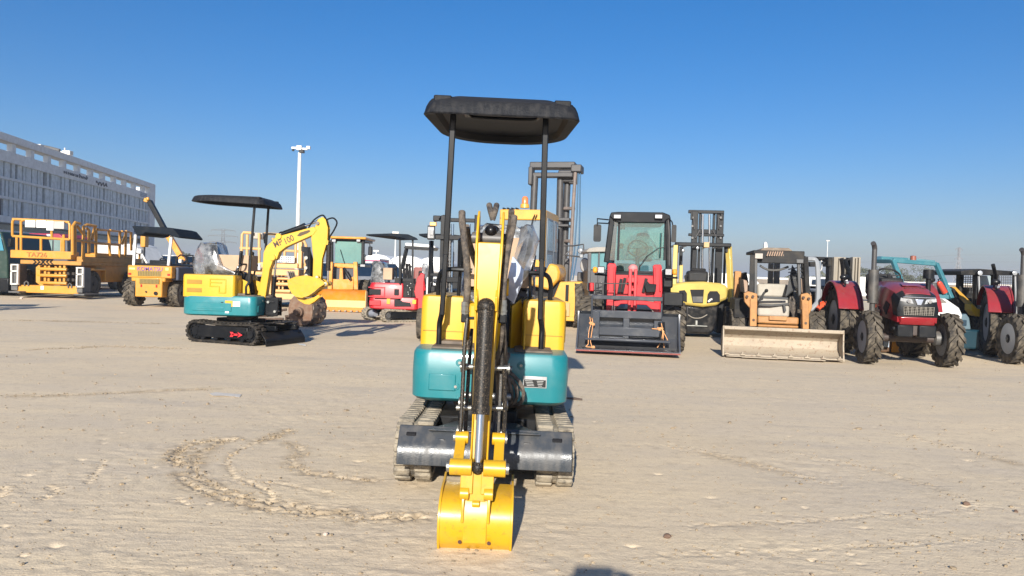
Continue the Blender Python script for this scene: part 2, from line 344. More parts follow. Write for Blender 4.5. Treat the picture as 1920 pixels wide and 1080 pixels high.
def track(parent, x0, x1, y0, y1, h, m=TRK, fr=BLK, lug=0.02, face=-1, sprocket_front=False):
    """rubber track loop between y0 (front) and y1, height h, with frame and rollers"""
    r = h/2; n = 14; th = 0.035; path = []
    yb0, yb1 = y0+r, y1-r
    for i in range(n+1): a = PI/2+PI*i/n; path.append((yb0+math.cos(a)*1.0*r, r+math.sin(a)*r, a))
    k = 16
    for i in range(1, k): path.append((yb0+(yb1-yb0)*i/k, 0.0, -PI/2))
    for i in range(n+1): a = -PI/2+PI*i/n; path.append((yb1+math.cos(a)*r, r+math.sin(a)*r, a))
    for i in range(1, k): t = i/k; path.append((yb1+(yb0-yb1)*t, h-0.018*math.sin(PI*t)*(1 if True else 0), PI/2))
    mb = MB(); vs = []; N = len(path)
    for (y, z, a) in path:
        ny, nz = math.cos(a), math.sin(a)
        vs += [(x0, y-ny*lug, z-nz*lug), (x1, y-ny*lug, z-nz*lug), (x1, y-ny*(lug+th), z-nz*(lug+th)), (x0, y-ny*(lug+th), z-nz*(lug+th))]
    mb.add(vs, [(i*4+j, i*4+(j+1) % 4, ((i+1) % N)*4+(j+1) % 4, ((i+1) % N)*4+j) for i in range(N) for j in range(4)])
    # lugs by arc length
    Ls = [0]
    for i in range(N): a, b = path[i], path[(i+1) % N]; Ls.append(Ls[-1]+math.hypot(b[0]-a[0], b[1]-a[1]))
    nl = int(Ls[-1]/0.085)
    for q in range(nl):
        for side in (0, 1):
            s = (q+0.5*side)/nl*Ls[-1]; i = max(j for j in range(N) if Ls[j] <= s); t = (s-Ls[i])/max(1e-6, Ls[i+1]-Ls[i]); A, B = path[i], path[(i+1) % N]
            y = A[0]+(B[0]-A[0])*t; z = A[1]+(B[1]-A[1])*t; d = Vector((0, B[0]-A[0], B[1]-A[1])).normalized(); nrm = Vector((0, math.cos(A[2]+(((B[2]-A[2]+PI) % (2*PI))-PI)*t), math.sin(A[2]+(((B[2]-A[2]+PI) % (2*PI))-PI)*t)))
            xa, xb = (x0, x0+(x1-x0)*0.44) if side == 0 else (x0+(x1-x0)*0.56, x1)
            c = Vector(((xa+xb)/2, y, z))-nrm*lug*0.55; rot = Matrix((Vector((1, 0, 0)), d, nrm)).transposed()
            mb.box(c, (xb-xa, 0.052, lug*1.3), rot)
    o = mb.build('track', m, parent, bev=0.006, seg=1)
    f = MB(); xo = x0 if face < 0 else x1; xi = x0+(x1-x0)*0.25 if face < 0 else x1-(x1-x0)*.25
    f.bb(min(xi, xo+(-face)*0.02), max(xi, xo+(-face)*.02), yb0+r*0.2, yb1-r*0.2, r*0.55, h-r*0.42)
    f.build('track_frame', fr, parent, bev=0.012)
    for yy in (yb0, yb1):
        g = MB(); g.lathe([(x0+0.02, 0), (x0+0.02, r*0.35), (x0+0.05, r*0.42), (x0+0.05, r*0.68), (x1-0.05, r*0.68), (x1-0.05, r*.42), (x1-.02, r*.35), (x1-.02, 0)], 20)
        g.v = [(v[0], v[1]+yy, v[2]+r) for v in g.v]
        for i in range(8):
            a = 2*PI*i/8; g.cyl((x0+0.02, yy+r*.55*math.cos(a), r+r*.55*math.sin(a)), (x0+0.055, yy+r*.55*math.cos(a), r+r*.55*math.sin(a)), r*0.07, 6)
        g.build('sprocket' if (yy == yb1) != sprocket_front else 'idler_wheel', fr if m is TRKB else GREY, parent)
    for i in range(4):
        yy = yb0+(yb1-yb0)*(0.14+0.24*i); g = MB(); g.cyl((x0+.03, yy, lug+th+.045), (x1-.03, yy, lug+th+.045), 0.045, 12); g.build('roller', fr, parent)
    return o
def cylinder(parent, a, b, r, rr, frac=0.55, m=BLK, name='hydraulic_cylinder', rod=CHR):
    a, b = Vector(a), Vector(b); d = b-a; k = a+d*frac
    mb = MB(); mb.cyl(a, k, r, 16); mb.cyl(k-d.normalized()*0.03, k+d.normalized()*0.012, r*1.12, 16)
    mb.sphere(a, r*1.15, 10, 8); o = mb.build(name, m, parent)
    m2 = MB(); m2.cyl(k, b, rr, 12); m2.build('piston_rod', rod, o); m3 = MB(); m3.sphere(b, rr*1.7, 10, 8); m3.build('rod_eye', m, o); return o
def lamp(parent, px, py, D, w, h, d=0.08, lens=LGT, body=BLK, name='work_lamp', round_=False):
    c = L(px, py, D); mb = MB()
    if round_: mb.lathe([(0, w/2), (d, w*0.35), (d, 0)], 14, 'Y', c)
    else: mb.box((c.x, c.y+d/2, c.z), (w, d, h))
    o = mb.build(name, body, parent, bev=0.008)
    l2 = MB()
    if round_: l2.lathe([(-0.012, 0), (-0.010, w*0.3), (0.0, w*0.44)], 14, 'Y', c)
    else: l2.box((c.x, c.y-0.004, c.z), (w*0.86, 0.012, h*0.8))
    l2.build('lens', lens, o, bev=0.003); return o
# ================================================================ ground
def vnoise(x, y, s, seed, rot=True):
    r_ = np.random.RandomState(seed); T = r_.rand(256, 256); ang = (seed*0.83) % 3.1 if rot else 0.0; ca, sa = math.cos(ang), math.sin(ang); x, y = x*ca-y*sa, x*sa+y*ca; u = x/s+31.7; v = y/s+17.3
    i = np.floor(u).astype(int); j = np.floor(v).astype(int); a = u-i; b = v-j; a = a*a*(3-2*a); b = b*b*(3-2*b)
    g = lambda p, q: T[p % 256, q % 256]
    return (g(i, j)*(1-a)+g(i+1, j)*a)*(1-b)+(g(i, j+1)*(1-a)+g(i+1, j+1)*a)*b-0.5
def axis_pts(a, b, step0, f):
    p = [a]
    while p[-1] < b: p.append(p[-1]+max(step0, f(p[-1])))
    return p
xs = axis_pts(0, 2500, 0.0125, lambda t: 0.0125 if t < 3.0 else 0.0125+(t-3.0)*0.02)
xs = np.array([-t for t in xs[:0:-1]]+xs)
ys = np.array([-2000, -600, -150, -40, -12, -4, -1, 0.5, 1.8, 2.6]+axis_pts(2.95, 4200, 0.009, lambda D: 0.00062*D*D if D < 60 else D*0.2))
X, Y = np.meshgrid(xs, ys)
near = np.clip(1-(np.hypot(X, Y)-25)/25, 0, 1)
Z = 0.030*vnoise(X, Y, 2.7, 1)+0.010*vnoise(X, Y, 1.1, 2)
fine = np.clip(1-(Y-9)/8, 0, 1)*np.clip(1-(np.abs(X)-4)/4, 0, 1)
patch = np.clip(vnoise(X, Y, 0.9, 3)*3.2+0.15+vnoise(X, Y, .3, 33)*1.2, 0, 1)
cl = vnoise(X, Y, 0.06, 4)+0.5*vnoise(X, Y, 0.028, 5)
Z += fine*patch*0.0042*cl+0.0010*fine*vnoise(X, Y, .16, 6)+0.0016*fine*vnoise(X, Y, .026, 61)
# sweeping tyre and broom lines across the foreground
warp = 0.10*vnoise(X, Y, 1.6, 7)+0.05*X+0.018*X*X
sw = np.clip((4.6-Y+1.2*vnoise(X, Y, 1.3, 8))/0.9, 0, 1)
for (sc_, am, sd) in ((0.013, .0012, 9), (0.032, .0013, 10), (.09, .0012, 11)):
    Z += sw*.6*am*(vnoise(X*0.03, Y+warp, sc_, sd, False)*(0.6+vnoise(X, Y, .5, sd+20)))*1.6
sw2 = np.clip((Y-5)/2, 0, 1)*np.clip((16-Y)/4, 0, 1)
Z += sw2*0.006*vnoise(X*0.12+0.3*Y, Y*0.6+0.1*X, 0.16, 12, False)*0.6*np.clip(vnoise(X, Y, 1.9, 13)*4+.4, 0, 1)
ARCS = []; LOOSE_SHADE = np.zeros_like(Z)  # per-vertex weight of the loose-sand tint and its painted shade
def groove(pts, w, depth, lug=0.0, clod=0.0, seed=0):
    global Z
    w = w*.8
    P = np.array([tuple(G(*p))[:2] for p in pts])
    # densify
    Q = [P[0]]
    for a, b in zip(P[:-1], P[1:]):
        n = max(1, int(np.hypot(*(b-a))/0.05)); Q += [a+(b-a)*k/n for k in range(1, n+1)]
    Q = np.array(Q); S = np.concatenate([[0], np.cumsum(np.hypot(*(Q[1:]-Q[:-1]).T))])
    ARCS.append((Q, w, clod)); m = (X > Q[:, 0].min()-.3) & (X < Q[:, 0].max()+.3) & (Y > Q[:, 1].min()-.3) & (Y < Q[:, 1].max()+.3)
    x, y = X[m], Y[m]; best = np.full(x.shape, 9.0); ss = np.zeros(x.shape)
    for q, s in zip(Q, S):
        d = np.hypot(x-q[0], y-q[1]); k = d < best; best[k] = d[k]; ss[k] = s
    e = np.exp(-(best/w)**2); rim_ = np.exp(-((best-1.7*w)/(0.7*w))**2); LOOSE_SHADE[m] = np.maximum(LOOSE_SHADE[m], .8*np.exp(-(best/(3.0*w+.02))**2)*np.clip(.75+vnoise(x, y, .06, 44+seed), 0, 1)*min(1, (clod/.02)**1.5)*(np.clip(vnoise(x, y, .35, 46+seed)*4+.4, 0, 1) if seed >= 13 else 1))
    mod = (np.clip(vnoise(x, y, .35, 46+seed)*4+.3, 0, 1) if seed >= 13 else 1)*(0.45+0.55*np.clip(0.5+1.6*vnoise(x+5*seed, y, 0.11, 40+seed), 0, 1))
    if lug: mod = mod*(0.35+0.65*(np.sin(ss*2*PI/lug+3*vnoise(x, y, .2, 41+seed)) > -0.1))
    dz = -0.50*depth*e*mod+depth*0.07*rim_*np.clip(0.5+vnoise(x, y, .04, 42+seed)*2.2, 0, 1.4)
    dz += 0.26*clod*np.exp(-(best/(3.2*w))**2)*np.clip(vnoise(x, y, .026, 43+seed)*3.0-.25, -1.2, .22)
    Z[m] += dz
z8 = lambda L_: [(280+a/3.556, 780+b/3.556) for a, b in L_]
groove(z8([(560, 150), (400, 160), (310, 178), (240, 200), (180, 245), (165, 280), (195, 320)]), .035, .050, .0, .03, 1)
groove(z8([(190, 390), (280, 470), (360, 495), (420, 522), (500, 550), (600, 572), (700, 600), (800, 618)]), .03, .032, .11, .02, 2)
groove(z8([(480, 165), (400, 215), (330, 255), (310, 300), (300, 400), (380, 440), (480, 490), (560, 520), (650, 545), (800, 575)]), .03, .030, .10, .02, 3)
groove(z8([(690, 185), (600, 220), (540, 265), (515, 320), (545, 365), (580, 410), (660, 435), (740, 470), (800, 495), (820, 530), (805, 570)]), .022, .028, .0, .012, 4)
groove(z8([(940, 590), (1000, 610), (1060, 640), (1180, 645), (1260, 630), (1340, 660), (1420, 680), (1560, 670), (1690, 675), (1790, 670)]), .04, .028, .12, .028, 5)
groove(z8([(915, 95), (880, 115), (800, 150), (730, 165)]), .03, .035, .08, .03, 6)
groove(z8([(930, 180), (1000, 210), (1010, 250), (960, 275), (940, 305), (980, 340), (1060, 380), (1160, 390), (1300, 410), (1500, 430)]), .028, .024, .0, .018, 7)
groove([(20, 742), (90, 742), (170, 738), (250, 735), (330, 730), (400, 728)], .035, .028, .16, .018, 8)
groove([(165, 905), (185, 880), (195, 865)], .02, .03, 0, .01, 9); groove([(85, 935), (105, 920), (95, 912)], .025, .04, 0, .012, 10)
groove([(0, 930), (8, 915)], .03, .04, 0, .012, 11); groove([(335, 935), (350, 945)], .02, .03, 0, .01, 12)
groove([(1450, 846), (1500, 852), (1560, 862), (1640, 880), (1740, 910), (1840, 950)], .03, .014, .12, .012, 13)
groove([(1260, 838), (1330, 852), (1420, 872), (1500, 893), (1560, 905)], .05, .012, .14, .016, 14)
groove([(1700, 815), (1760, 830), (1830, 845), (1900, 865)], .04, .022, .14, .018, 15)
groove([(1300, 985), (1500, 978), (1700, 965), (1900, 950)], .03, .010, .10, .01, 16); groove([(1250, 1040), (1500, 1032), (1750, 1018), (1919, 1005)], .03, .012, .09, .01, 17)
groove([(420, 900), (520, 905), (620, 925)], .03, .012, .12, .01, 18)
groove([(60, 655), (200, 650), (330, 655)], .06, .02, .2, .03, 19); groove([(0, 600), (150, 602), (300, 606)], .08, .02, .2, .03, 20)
for k in range(60):
    px = rnd.uniform(0, 1900); py = rnd.uniform(700, 1060); g = G(px, py)
    if 720 < px < 1100: continue
    m = np.hypot((X-g.x)/rnd.uniform(.8, 2), Y-g.y); w_ = rnd.uniform(.010, .02); Z += -rnd.uniform(.006, .014)*np.exp(-(m/w_)**2)
Z *= near
ny_, nx_ = X.shape
me = bpy.data.meshes.new('ground'); co = np.stack([X, Y, Z], -1).reshape(-1, 3).astype(np.float32)
me.vertices.add(len(co)); me.vertices.foreach_set('co', co.ravel())
ii = (np.arange(ny_-1)[:, None]*nx_+np.arange(nx_-1)[None, :]).ravel(); F = np.stack([ii, ii+1, ii+1+nx_, ii+nx_], -1).astype(np.int32)
me.loops.add(F.size); me.loops.foreach_set('vertex_index', F.ravel()); me.polygons.add(len(F)); me.polygons.foreach_set('loop_start', np.arange(0, F.size, 4, dtype=np.int32))
me.polygons.foreach_set('use_smooth', np.ones(len(F), dtype=bool)); me.update(calc_edges=True); me.validate()
ground = bpy.data.objects.new('ground', me); link(ground); tag(ground, kind='structure')
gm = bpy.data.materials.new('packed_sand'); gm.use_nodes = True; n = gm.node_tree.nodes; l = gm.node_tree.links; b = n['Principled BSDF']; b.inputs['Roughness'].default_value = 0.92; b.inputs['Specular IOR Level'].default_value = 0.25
tc = n.new('ShaderNodeTexCoord')
def gn(scale, det, vec=None, stretch=None):
    t = n.new('ShaderNodeTexNoise'); t.inputs['Scale'].default_value = scale; t.inputs['Detail'].default_value = det; t.inputs['Roughness'].default_value = 0.62
    if stretch:
        mp = n.new('ShaderNodeMapping'); mp.inputs['Scale'].default_value = stretch; l.new(tc.outputs['Object'], mp.inputs[0]); l.new(mp.outputs[0], t.inputs[0])
    else: l.new(tc.outputs['Object'], t.inputs[0])
    return t.outputs['Fac']
def gr(f, a, b_, c=0., d=1.):
    x = n.new('ShaderNodeMapRange'); x.inputs[1].default_value = a; x.inputs[2].default_value = b_; x.inputs[3].default_value = c; x.inputs[4].default_value = d; l.new(f, x.inputs[0]); return x.outputs[0]
def gmix(f, a, c):
    x = n.new('ShaderNodeMix'); x.data_type = 'RGBA'; l.new(f, x.inputs[0])
    for i, v in ((6, a), (7, c)):
        if isinstance(v, tuple): x.inputs[i].default_value = (*v, 1)
        else: l.new(v, x.inputs[i])
    return x.outputs[2]
c = gmix(gr(gn(0.5, 5), .35, .65), (0.63, 0.505, 0.345), (0.575, 0.475, 0.35))
c = gmix(gr(gn(3.0, 6, stretch=(0.25, 1, 1)), .42, .68, 0, .75), c, (0.69, 0.555, 0.37))
c = gmix(gr(gn(9.0, 6), .52, .70, 0, .5), c, (0.42, 0.335, 0.235))
c = gmix(gr(gn(38., 6), .56, .64, 0, .40), c, (0.40, 0.31, 0.21))
c = gmix(gr(gn(1.1, 7, stretch=(.35, 1, 1)), .54, .68, 0, .50), c, (0.45, 0.385, 0.30))
c = gmix(gr(gn(0.33, 6, stretch=(.5, 1.4, 1)), .56, .70, 0, .35), c, (0.44, 0.34, 0.22))
c = gmix(gr(gn(120., 3), .60, .70, 0, .60), c, (0.24, 0.19, 0.14))
c = gmix(gr(gn(260., 2), .60, .75, 0, .35), c, (0.66, 0.58, 0.47))
an_ = n.new('ShaderNodeAttribute'); an_.attribute_name = 'loose_sand_shade'; c = gmix(gr(an_.outputs['Fac'], 0.1, 0.9, 0, .9), c, (0.33, 0.245, 0.15))  # brown tint of loose sand, darkened further to paint in the pits' shade
l.new(c, b.inputs['Base Color'])
bp = n.new('ShaderNodeBump'); bp.inputs['Strength'].default_value = 0.6; bp.inputs['Distance'].default_value = 0.006
ad = n.new('ShaderNodeMath'); ad.operation = 'ADD'; l.new(gn(70, 6), ad.inputs[0]); l.new(gr(gn(14, 5, stretch=(.15, 1, 1)), 0, 1, 0, 1.2), ad.inputs[1]); l.new(ad.outputs[0], bp.inputs['Height']); l.new(bp.outputs[0], b.inputs['Normal'])
at_ = me.attributes.new('loose_sand_shade', 'FLOAT', 'POINT'); at_.data.foreach_set('value', LOOSE_SHADE.reshape(-1).astype(np.float32)); me.materials.append(gm)
def gz(x, y):
    i = min(max(int(np.searchsorted(ys, y)), 0), ny_-1); j = min(max(int(np.searchsorted(xs, x)), 0), nx_-1); return float(Z[i, j])
# loose pebbles and clods
pb = MB()
wts = [len(q)*c**2 for q, w, c in ARCS]; ND = 0
for k in range(9000):
    if k % 2:
        Q, w, c = rnd.choices(ARCS, wts)[0]; q = Q[rnd.randrange(len(Q))]; g_ = rnd.gauss(0, 1.6*w+.02); a_ = rnd.uniform(0, 6.28); x, y = q[0]+g_*math.cos(a_)+rnd.uniform(-.03, .03), q[1]+g_*math.sin(a_); s = 0.0026*math.exp(rnd.gauss(0.3, .5)); s = min(s, .010)
    else:
        D = 3.1/(1-rnd.random()*0.80); x, y = rnd.uniform(-0.72, 0.72)*D, D; s = min(0.013, 0.0022*math.exp(rnd.gauss(0.2, .55)))*(1 if D < 6 else 1.6)
    if y < 2.9: continue
    pb.sphere((x, y, gz(x, y)+s*0.25), s, 5, 4, (rnd.uniform(.8, 1.6), rnd.uniform(.8, 1.4), rnd.uniform(.5, .9)), 0.3)
tag(pb.build('pebbles', mat('sand_clods', (0.28, 0.215, 0.14), 0.9, spots=(0.24, 0.19, 0.14), samt=0.9, dscale=3, vary=0.12), smooth=False), 'small sandy clods and pebbles scattered over the yard', 'pebbles', kind='stuff')
# ================================================================ mini excavators
ROOT2 = Vector((-4.70, 13.25, 0))
Z6 = lambda x, y: (330+x/3.484, 350+y/3.484)
def s6(pts, off=0.08):
    out = []
    for x, y in pts:
        f, z = SIDE(*Z6(x, y), ROOT2, R(-3)); out.append((-(f+off), z))
    return out
BOOM = s6([(500, 735), (512, 715), (545, 560), (553, 430), (572, 388), (602, 362), (645, 312), (660, 322), (880, 262), (897, 285), (875, 315), (700, 393), (655, 428), (640, 470), (612, 488), (592, 540), (560, 752), (520, 752)])
BPIN = s6([(525, 735), (905, 240)])
ARM = s6([(905, 215), (935, 198), (955, 215), (970, 270), (966, 350), (930, 470), (922, 600), (935, 640), (915, 655), (880, 650), (868, 600), (872, 470), (862, 330), (885, 270)])
APIN = s6([(905, 240), (908, 640)])
THUMB = s6([(800, 390), (820, 392), (838, 410), (856, 470), (860, 540), (856, 605), (820, 605), (826, 585), (818, 570), (830, 550), (822, 530), (832, 510), (823, 490), (830, 470), (815, 450), (818, 430), (800, 420)])
BUCK = [(3.86, .270), (3.80, .268), (3.72, .258), (3.65, .230), (3.612, .18), (3.605, .115), (3.625, .045), (3.665, .0)]
BUCK = [(d-5.45, z) for d, z in BUCK]
def sim(a0, a1, b0, b1):
    A = complex(*a1)-complex(*a0); B = complex(*b1)-complex(*b0); k = B/A
    return lambda p: ((lambda c: (c.real, c.imag))(complex(*b0)+(complex(*p)-complex(*a0))*k))
def mini_excavator(root, paint, lower, boom_tip, arm_tip, bucket_pts, swing=0.0, seat=True, trk=TRK, full=True):
    r = root
    for s in (-1, 1):
        xo = 0.56*s; xi = 0.33*s
        track(r, min(xo, xi), max(xo, xi), -0.80, 0.74, 0.39, trk, face=s)
    mb = MB(); mb.bb(-0.34, 0.34, -0.28, 0.30, 0.20, 0.36); mb.bb(-.2, .2, -.34, .4, .26, .42)
    mb.prism([(-.36, -.5, .25), (.36, -.5, .25), (.2, -.2, .38), (-.2, -.2, .38)], (0, 0, -.06)); mb.build('chassis_frame', BLK, r, bev=.015)
    mb = MB(); mb.cyl((0, 0, .40), (0, 0, .49), .26, 28); mb.build('turntable', RUSD, r)
    # dozer blade
    mb = MB(); pr = [(-.972, .185), (-.972, .22), (-.970, .25), (-.966, .272), (-.958, .292), (-.946, .310), (-.912, .350), (-.870, .402), (-.862, .402), (-.862, .39), (-.90, .342), (-.94, .29), (-.955, .25), (-.960, .185)]
    pr = [(a + (0 if full else .04), b - (0 if full else .17)) for a, b in pr]; mb.sp(pr, -.515, .53); bl = mb.build('dozer_blade', BLADE if trk is TRK else BLK, r, bev=.004)
    for s in (-1, 1):
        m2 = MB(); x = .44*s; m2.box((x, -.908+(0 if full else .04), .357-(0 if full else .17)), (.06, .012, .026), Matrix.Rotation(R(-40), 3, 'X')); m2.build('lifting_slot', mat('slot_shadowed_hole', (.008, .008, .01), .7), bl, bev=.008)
    mb = MB()
    for s in (-1, 1): mb.bar((s*.26, -.93, .30), (s*.17, -.25, .27), .05, .08)
    mb.prism([(-.34, -.92, .395), (.34, -.92, .395), (.20, -.45, .36), (-.20, -.45, .36)], (0, 0, -.012)); mb.build('blade_arms', BLADE if trk is TRK else BLK, r, bev=.006)
    # ---- upper structure
    Root.xf = Matrix.Rotation(swing, 4, 'Z')
    x0, x1, y0, y1 = -.52, .53, -.42, .86
    rr = (.16, .16, .12, .12)
    mb = MB(); mb.loft([rrect(x0+.03, x1-.03, y0+.03, y1-.03, 0, .475, 6, rr), rrect(x0, x1, y0, y1, 0, .50, 6, rr), rrect(x0-.004, x1+.004, y0-.004, y1, 0, .66, 6, rr), rrect(x0, x1, y0, y1, 0, .79, 6, rr), rrect(x0+.012, x1-.012, y0+.012, y1-.012, 0, .815, 6, rr), rrect(x0+.04, x1-.04, y0+.04, y1-.04, 0, .82, 6, rr)])
    body = mb.build('lower_body', lower, r)
    for s in (-1, 1):           # raised side panels and front seams
        mb = MB(); xs_ = s*.527; mb.bb(xs_-.008, xs_+.008, -.02, .66, .56, .70); mb.bb(xs_-.012, xs_+.012, .10, .56, .59, .63)
        mb.build('side_panel', lower, body, bev=.006)
    mb = MB(); mb.bb(-.40, -.22, y0-.012, y0, .55, .66); mb.build('front_emboss', lower, body, bev=.006)
    mb = MB()
    for k in range(4): mb.bb(-.3+.0, .3, y1-.004, y1+.01, .53+k*.06, .56+k*.06)
    mb.build('rear_louvres', lower, body, bev=.006)
    for (x, z) in ((-.20, .74), (-.22, .58), (.21, .74), (.21, .58)):
        m2 = MB(); m2.cyl((x, y0+.006, z), (x, y0-.006, z), .026, 18); rg_ = m2.build('bolt_boss', lower, body, bev=.003); m2 = MB(); m2.cyl((x, y0-.004, z), (x, y0-.016, z), .010, 6); m2.build('bolt', ZINC, rg_)
    # floor mats and yellow housings
    mb = MB(); mb.bb(-.40, -.10, -.36, .02, .82, .835); mb.bb(-.38, -.16, -.2, -.02, .835, .86); mb.build('floor_mat', MAT_, r, bev=.01); mb = MB(); mb.bb(.16, .42, -.36, .02, .82, .835); mb.build('floor_mat', MAT_, r, bev=.01)
    for s in (-1, 1):
        xa, xb = (-.515, -.19) if s < 0 else (.21, .52); mb = MB(); q = (.03, .05, .05, .03) if s < 0 else (.05, .03, .03, .05)
        mb.loft([rrect(xa, xb, -.06, .84, 0, .79, 6, q), rrect(xa, xb, -.06, .84, 0, 1.12, 6, q), rrect(xa+.005, xb-.005, -.055, .835, 0, 1.160, 6, q), rrect(xa+.022, xb-.022, -.038, .818, 0, 1.170, 6, (.04,)*4)])
        c = mb.build('side_cover', paint, r)
        m2 = MB(); xe = -.515 if s < 0 else .52; e = .012*s
        for (ya, yb, za, zb) in ((.08, .10, .86, 1.1), (.10, .36, 1.085, 1.105), (.10, .2, .86, .88), (.19, .21, .86, .98), (.2, .36, .965, .985), (.35, .37, .965, 1.1), (.15, .36, 1.03, 1.045)):
            m2.bb(xe, xe+e, ya, yb, za, zb)
        m2.build('moulded_ridge', paint, c, bev=.006)
        for zz in (.90, 1.04):
            m2 = MB(); m2.bb(xe-.004*s, xe+.006*s, .50, .76, zz-.035, zz+.035); m2.build('vent_slot', mat('amber_shade_vent', (.32, .17, .01), .6), c, bev=.02)
        m2 = MB(); m2.bb(xa+.135, xa+.14, -.064, -.058, .82, 1.15); m2.bb(xa+.02, xb-.02, -.064, -.058, .915, .919); m2.build('panel_seam', mat('seam_dark_yellow', (.3, .15, .01), .6), c)
    mb = MB(); mb.loft([rrect(-.19, .21, .02, .80, .03, .80), rrect(-.19, .21, .02, .80, .03, 1.10), rrect(-.17, .19, .04, .78, .02, 1.12)]); mb.build('seat_box', paint, r)
    mb = MB(); mb.prism([(.19, .02, .80), (.13, -.10, .80), (.13, -.10, 1.12), (.19, .02, 1.17)], (.015, .01, 0)); mb.prism([(.22, -.30, .82), (.22, -.06, .82), (.22, -.06, 1.10), (.22, -.20, 1.06), (.22, -.24, .98), (.22, -.30, .92)], (.012, 0, 0)); mb.build('front_panel', paint, r, bev=.004)
    mb = MB(); mb.prism([(-.20, -.22, .82), (-.20, -.06, .82), (-.20, -.06, 1.1), (-.20, -.16, 1.06)], (.012, 0, 0)); mb.build('front_panel', paint, r, bev=.004)
    # swing bracket
    mb = MB(); mb.bb(-.11, .11, -.60, -.40, .50, .54); mb.bb(-.11, .11, -.60, -.40, .70, .74); mb.cyl((0, -.50, .46), (0, -.50, .80), .055, 16)
    mb.bb(-.105, -.075, -.66, -.44, .48, .80); mb.bb(.075, .105, -.66, -.44, .48, .80); br = mb.build('swing_bracket', BLK, r, bev=.008)
    m2 = MB(); m2.cyl((-.15, -.62, .56), (.15, -.62, .56), .022, 12); m2.cyl((-.15, -.5, .72), (.15, -.5, .72), .022, 12); m2.build('pivot_pin', ZINC, br)
    m2 = MB(); rng = random.Random(3)
    for k in range(7):
        a = rng.uniform(-.09, .14); b_ = rng.uniform(-.06, .2)
        m2.tube([(a, -.44, .80), (a+.02, -.52, .78+rng.random()*.05), (b_, -.60, .66), (b_+.02, -.56, .52), (b_*.5, -.42, .46)], .013, 8)
    m2.build('hose', HOSE, br)
    # posts
    for s in (-1, 1):
        m2 = MB(); xb, xt = (.365*s, .325*s) if s < 0 else (.345, .30)
        m2.tube([(xb, -.20, .82), (xb, -.20, .90), (xb*1.0, -.20, .98), (xb*.96, -.235, 1.05), (xb*.95, -.24, 1.12)], .020, 10)
        m2.bar((xb*.95, -.24, 1.04), (xb*.93, -.25, 1.46), .034, .05, (0, 1, 0)); m2.bar((xb*.93, -.25, 1.44), (xt, -.30, 2.42), .040, .036, (0, 1, 0))
        m2.build('canopy_post', BLK, r, bev=.006)
    # canopy
    def ring(d, z, rr_, wob=0): return rrect(-.505+d, .515-d, -.50+d*.8, .80-d, 0, z, 8, rr_)
    A, B_ = (.42, .42, .10, .10), (.37, .37, .07, .07)
    def bow(P, amt):            # rear edge bows outwards and the nose droops a little
        return [Vector((.005+(p.x-.005)*(1-.09*max(0, (p.y+.2))), p.y+(2.0*amt*(1-(p.x/.5)**2) if p.y > .3 else 0), p.z+.012*math.cos(p.x*3)+(-.02 if p.y < -.40 else 0)+(.02*p.y))) for p in P]
    mb = MB(); mb.loft([bow(ring(.055, 2.405, B_), .05), bow(ring(.0, 2.395, A), .05), bow(ring(-.008, 2.405, A), .05), bow(ring(.006, 2.44, A), .05), bow(ring(.022, 2.475, A), .05), bow(ring(.04, 2.493, A), .05), bow(ring(.07, 2.503, A), .05), bow(ring(.16, 2.515, B_), .05)], False, True)
    cp = mb.build('canopy', BLKC, r)
    m2 = MB(); m2.loft([bow(ring(.055, 2.405, B_), .05), bow(ring(.075, 2.45, B_), .05), bow(ring(.16, 2.468, B_), .04)], False, True); m2.build('canopy_lining', mat('lining_shade_black', (.004, .004, .005), .5, spec=.15), cp)  # underside coloured darker than the shell, painting in the shade below the canopy
    m2 = MB()
    for (xa, xb) in ((-.505+.035, -.31), (.33, .48)): m2.bb(xa+.02, xb-.02, -.43, .0, 2.46, 2.506)
    for (xa, xb) in ((-.25, -.07), (.09, .26)): m2.bb(xa, xb, -.30, .35, 2.50, 2.520)
    m2.build('roof_pad', BLKC, cp, bev=.012)
    m2 = MB(); m2.tube([(-.25, -.36, 2.45), (-.25, -.2, 2.44), (-.2, -.08, 2.44), (.2, -.08, 2.44), (.26, -.2, 2.44), (.26, -.36, 2.45)], .012, 8); m2.bar((-.275, -.38, 2.44), (-.22, -.16, 2.43), .02); m2.build('roof_bracket', BLK, cp)
    for k in range(5):
        m2 = MB(); x = -.2+.1*k; m2.bb(x-.022, x+.022, -.02, .03, 2.455, 2.462); m2.build('roof_patch', mat('pale_roof_patch', (.22, .20, .18), .6), cp)
    # seat, box, levers
    if seat:
        mb = MB(); mb.bb(-.20, .24, .10, .50, 1.14, 1.24); mb.loft([rrect(-.18, .22, .44, .58, .05, 1.2), rrect(-.18, .22, .48, .62, .05, 1.5), rrect(-.14, .18, .53, .64, .05, 1.68)]); mb.build('seat', SEAT, r, bev=.03)
        mb = MB(); rg = random.Random(5); rings = []
        for (dx, ya, yb, z) in ((.20, .02, .78, 1.13), (.24, .0, .80, 1.2), (.25, .30, .80, 1.34), (.24, .36, .80, 1.5), (.22, .40, .78, 1.62), (.15, .44, .72, 1.715)):
            P = rrect(.02-dx-.03, .02+dx+.03, ya, yb, .08, z, 5); rings.append([Vector((p.x+rg.gauss(0, .012), p.y+rg.gauss(0, .016), p.z+rg.gauss(0, .012))) for p in P])
        mb.loft(rings); mb.build('plastic_cover', WRAP, r)
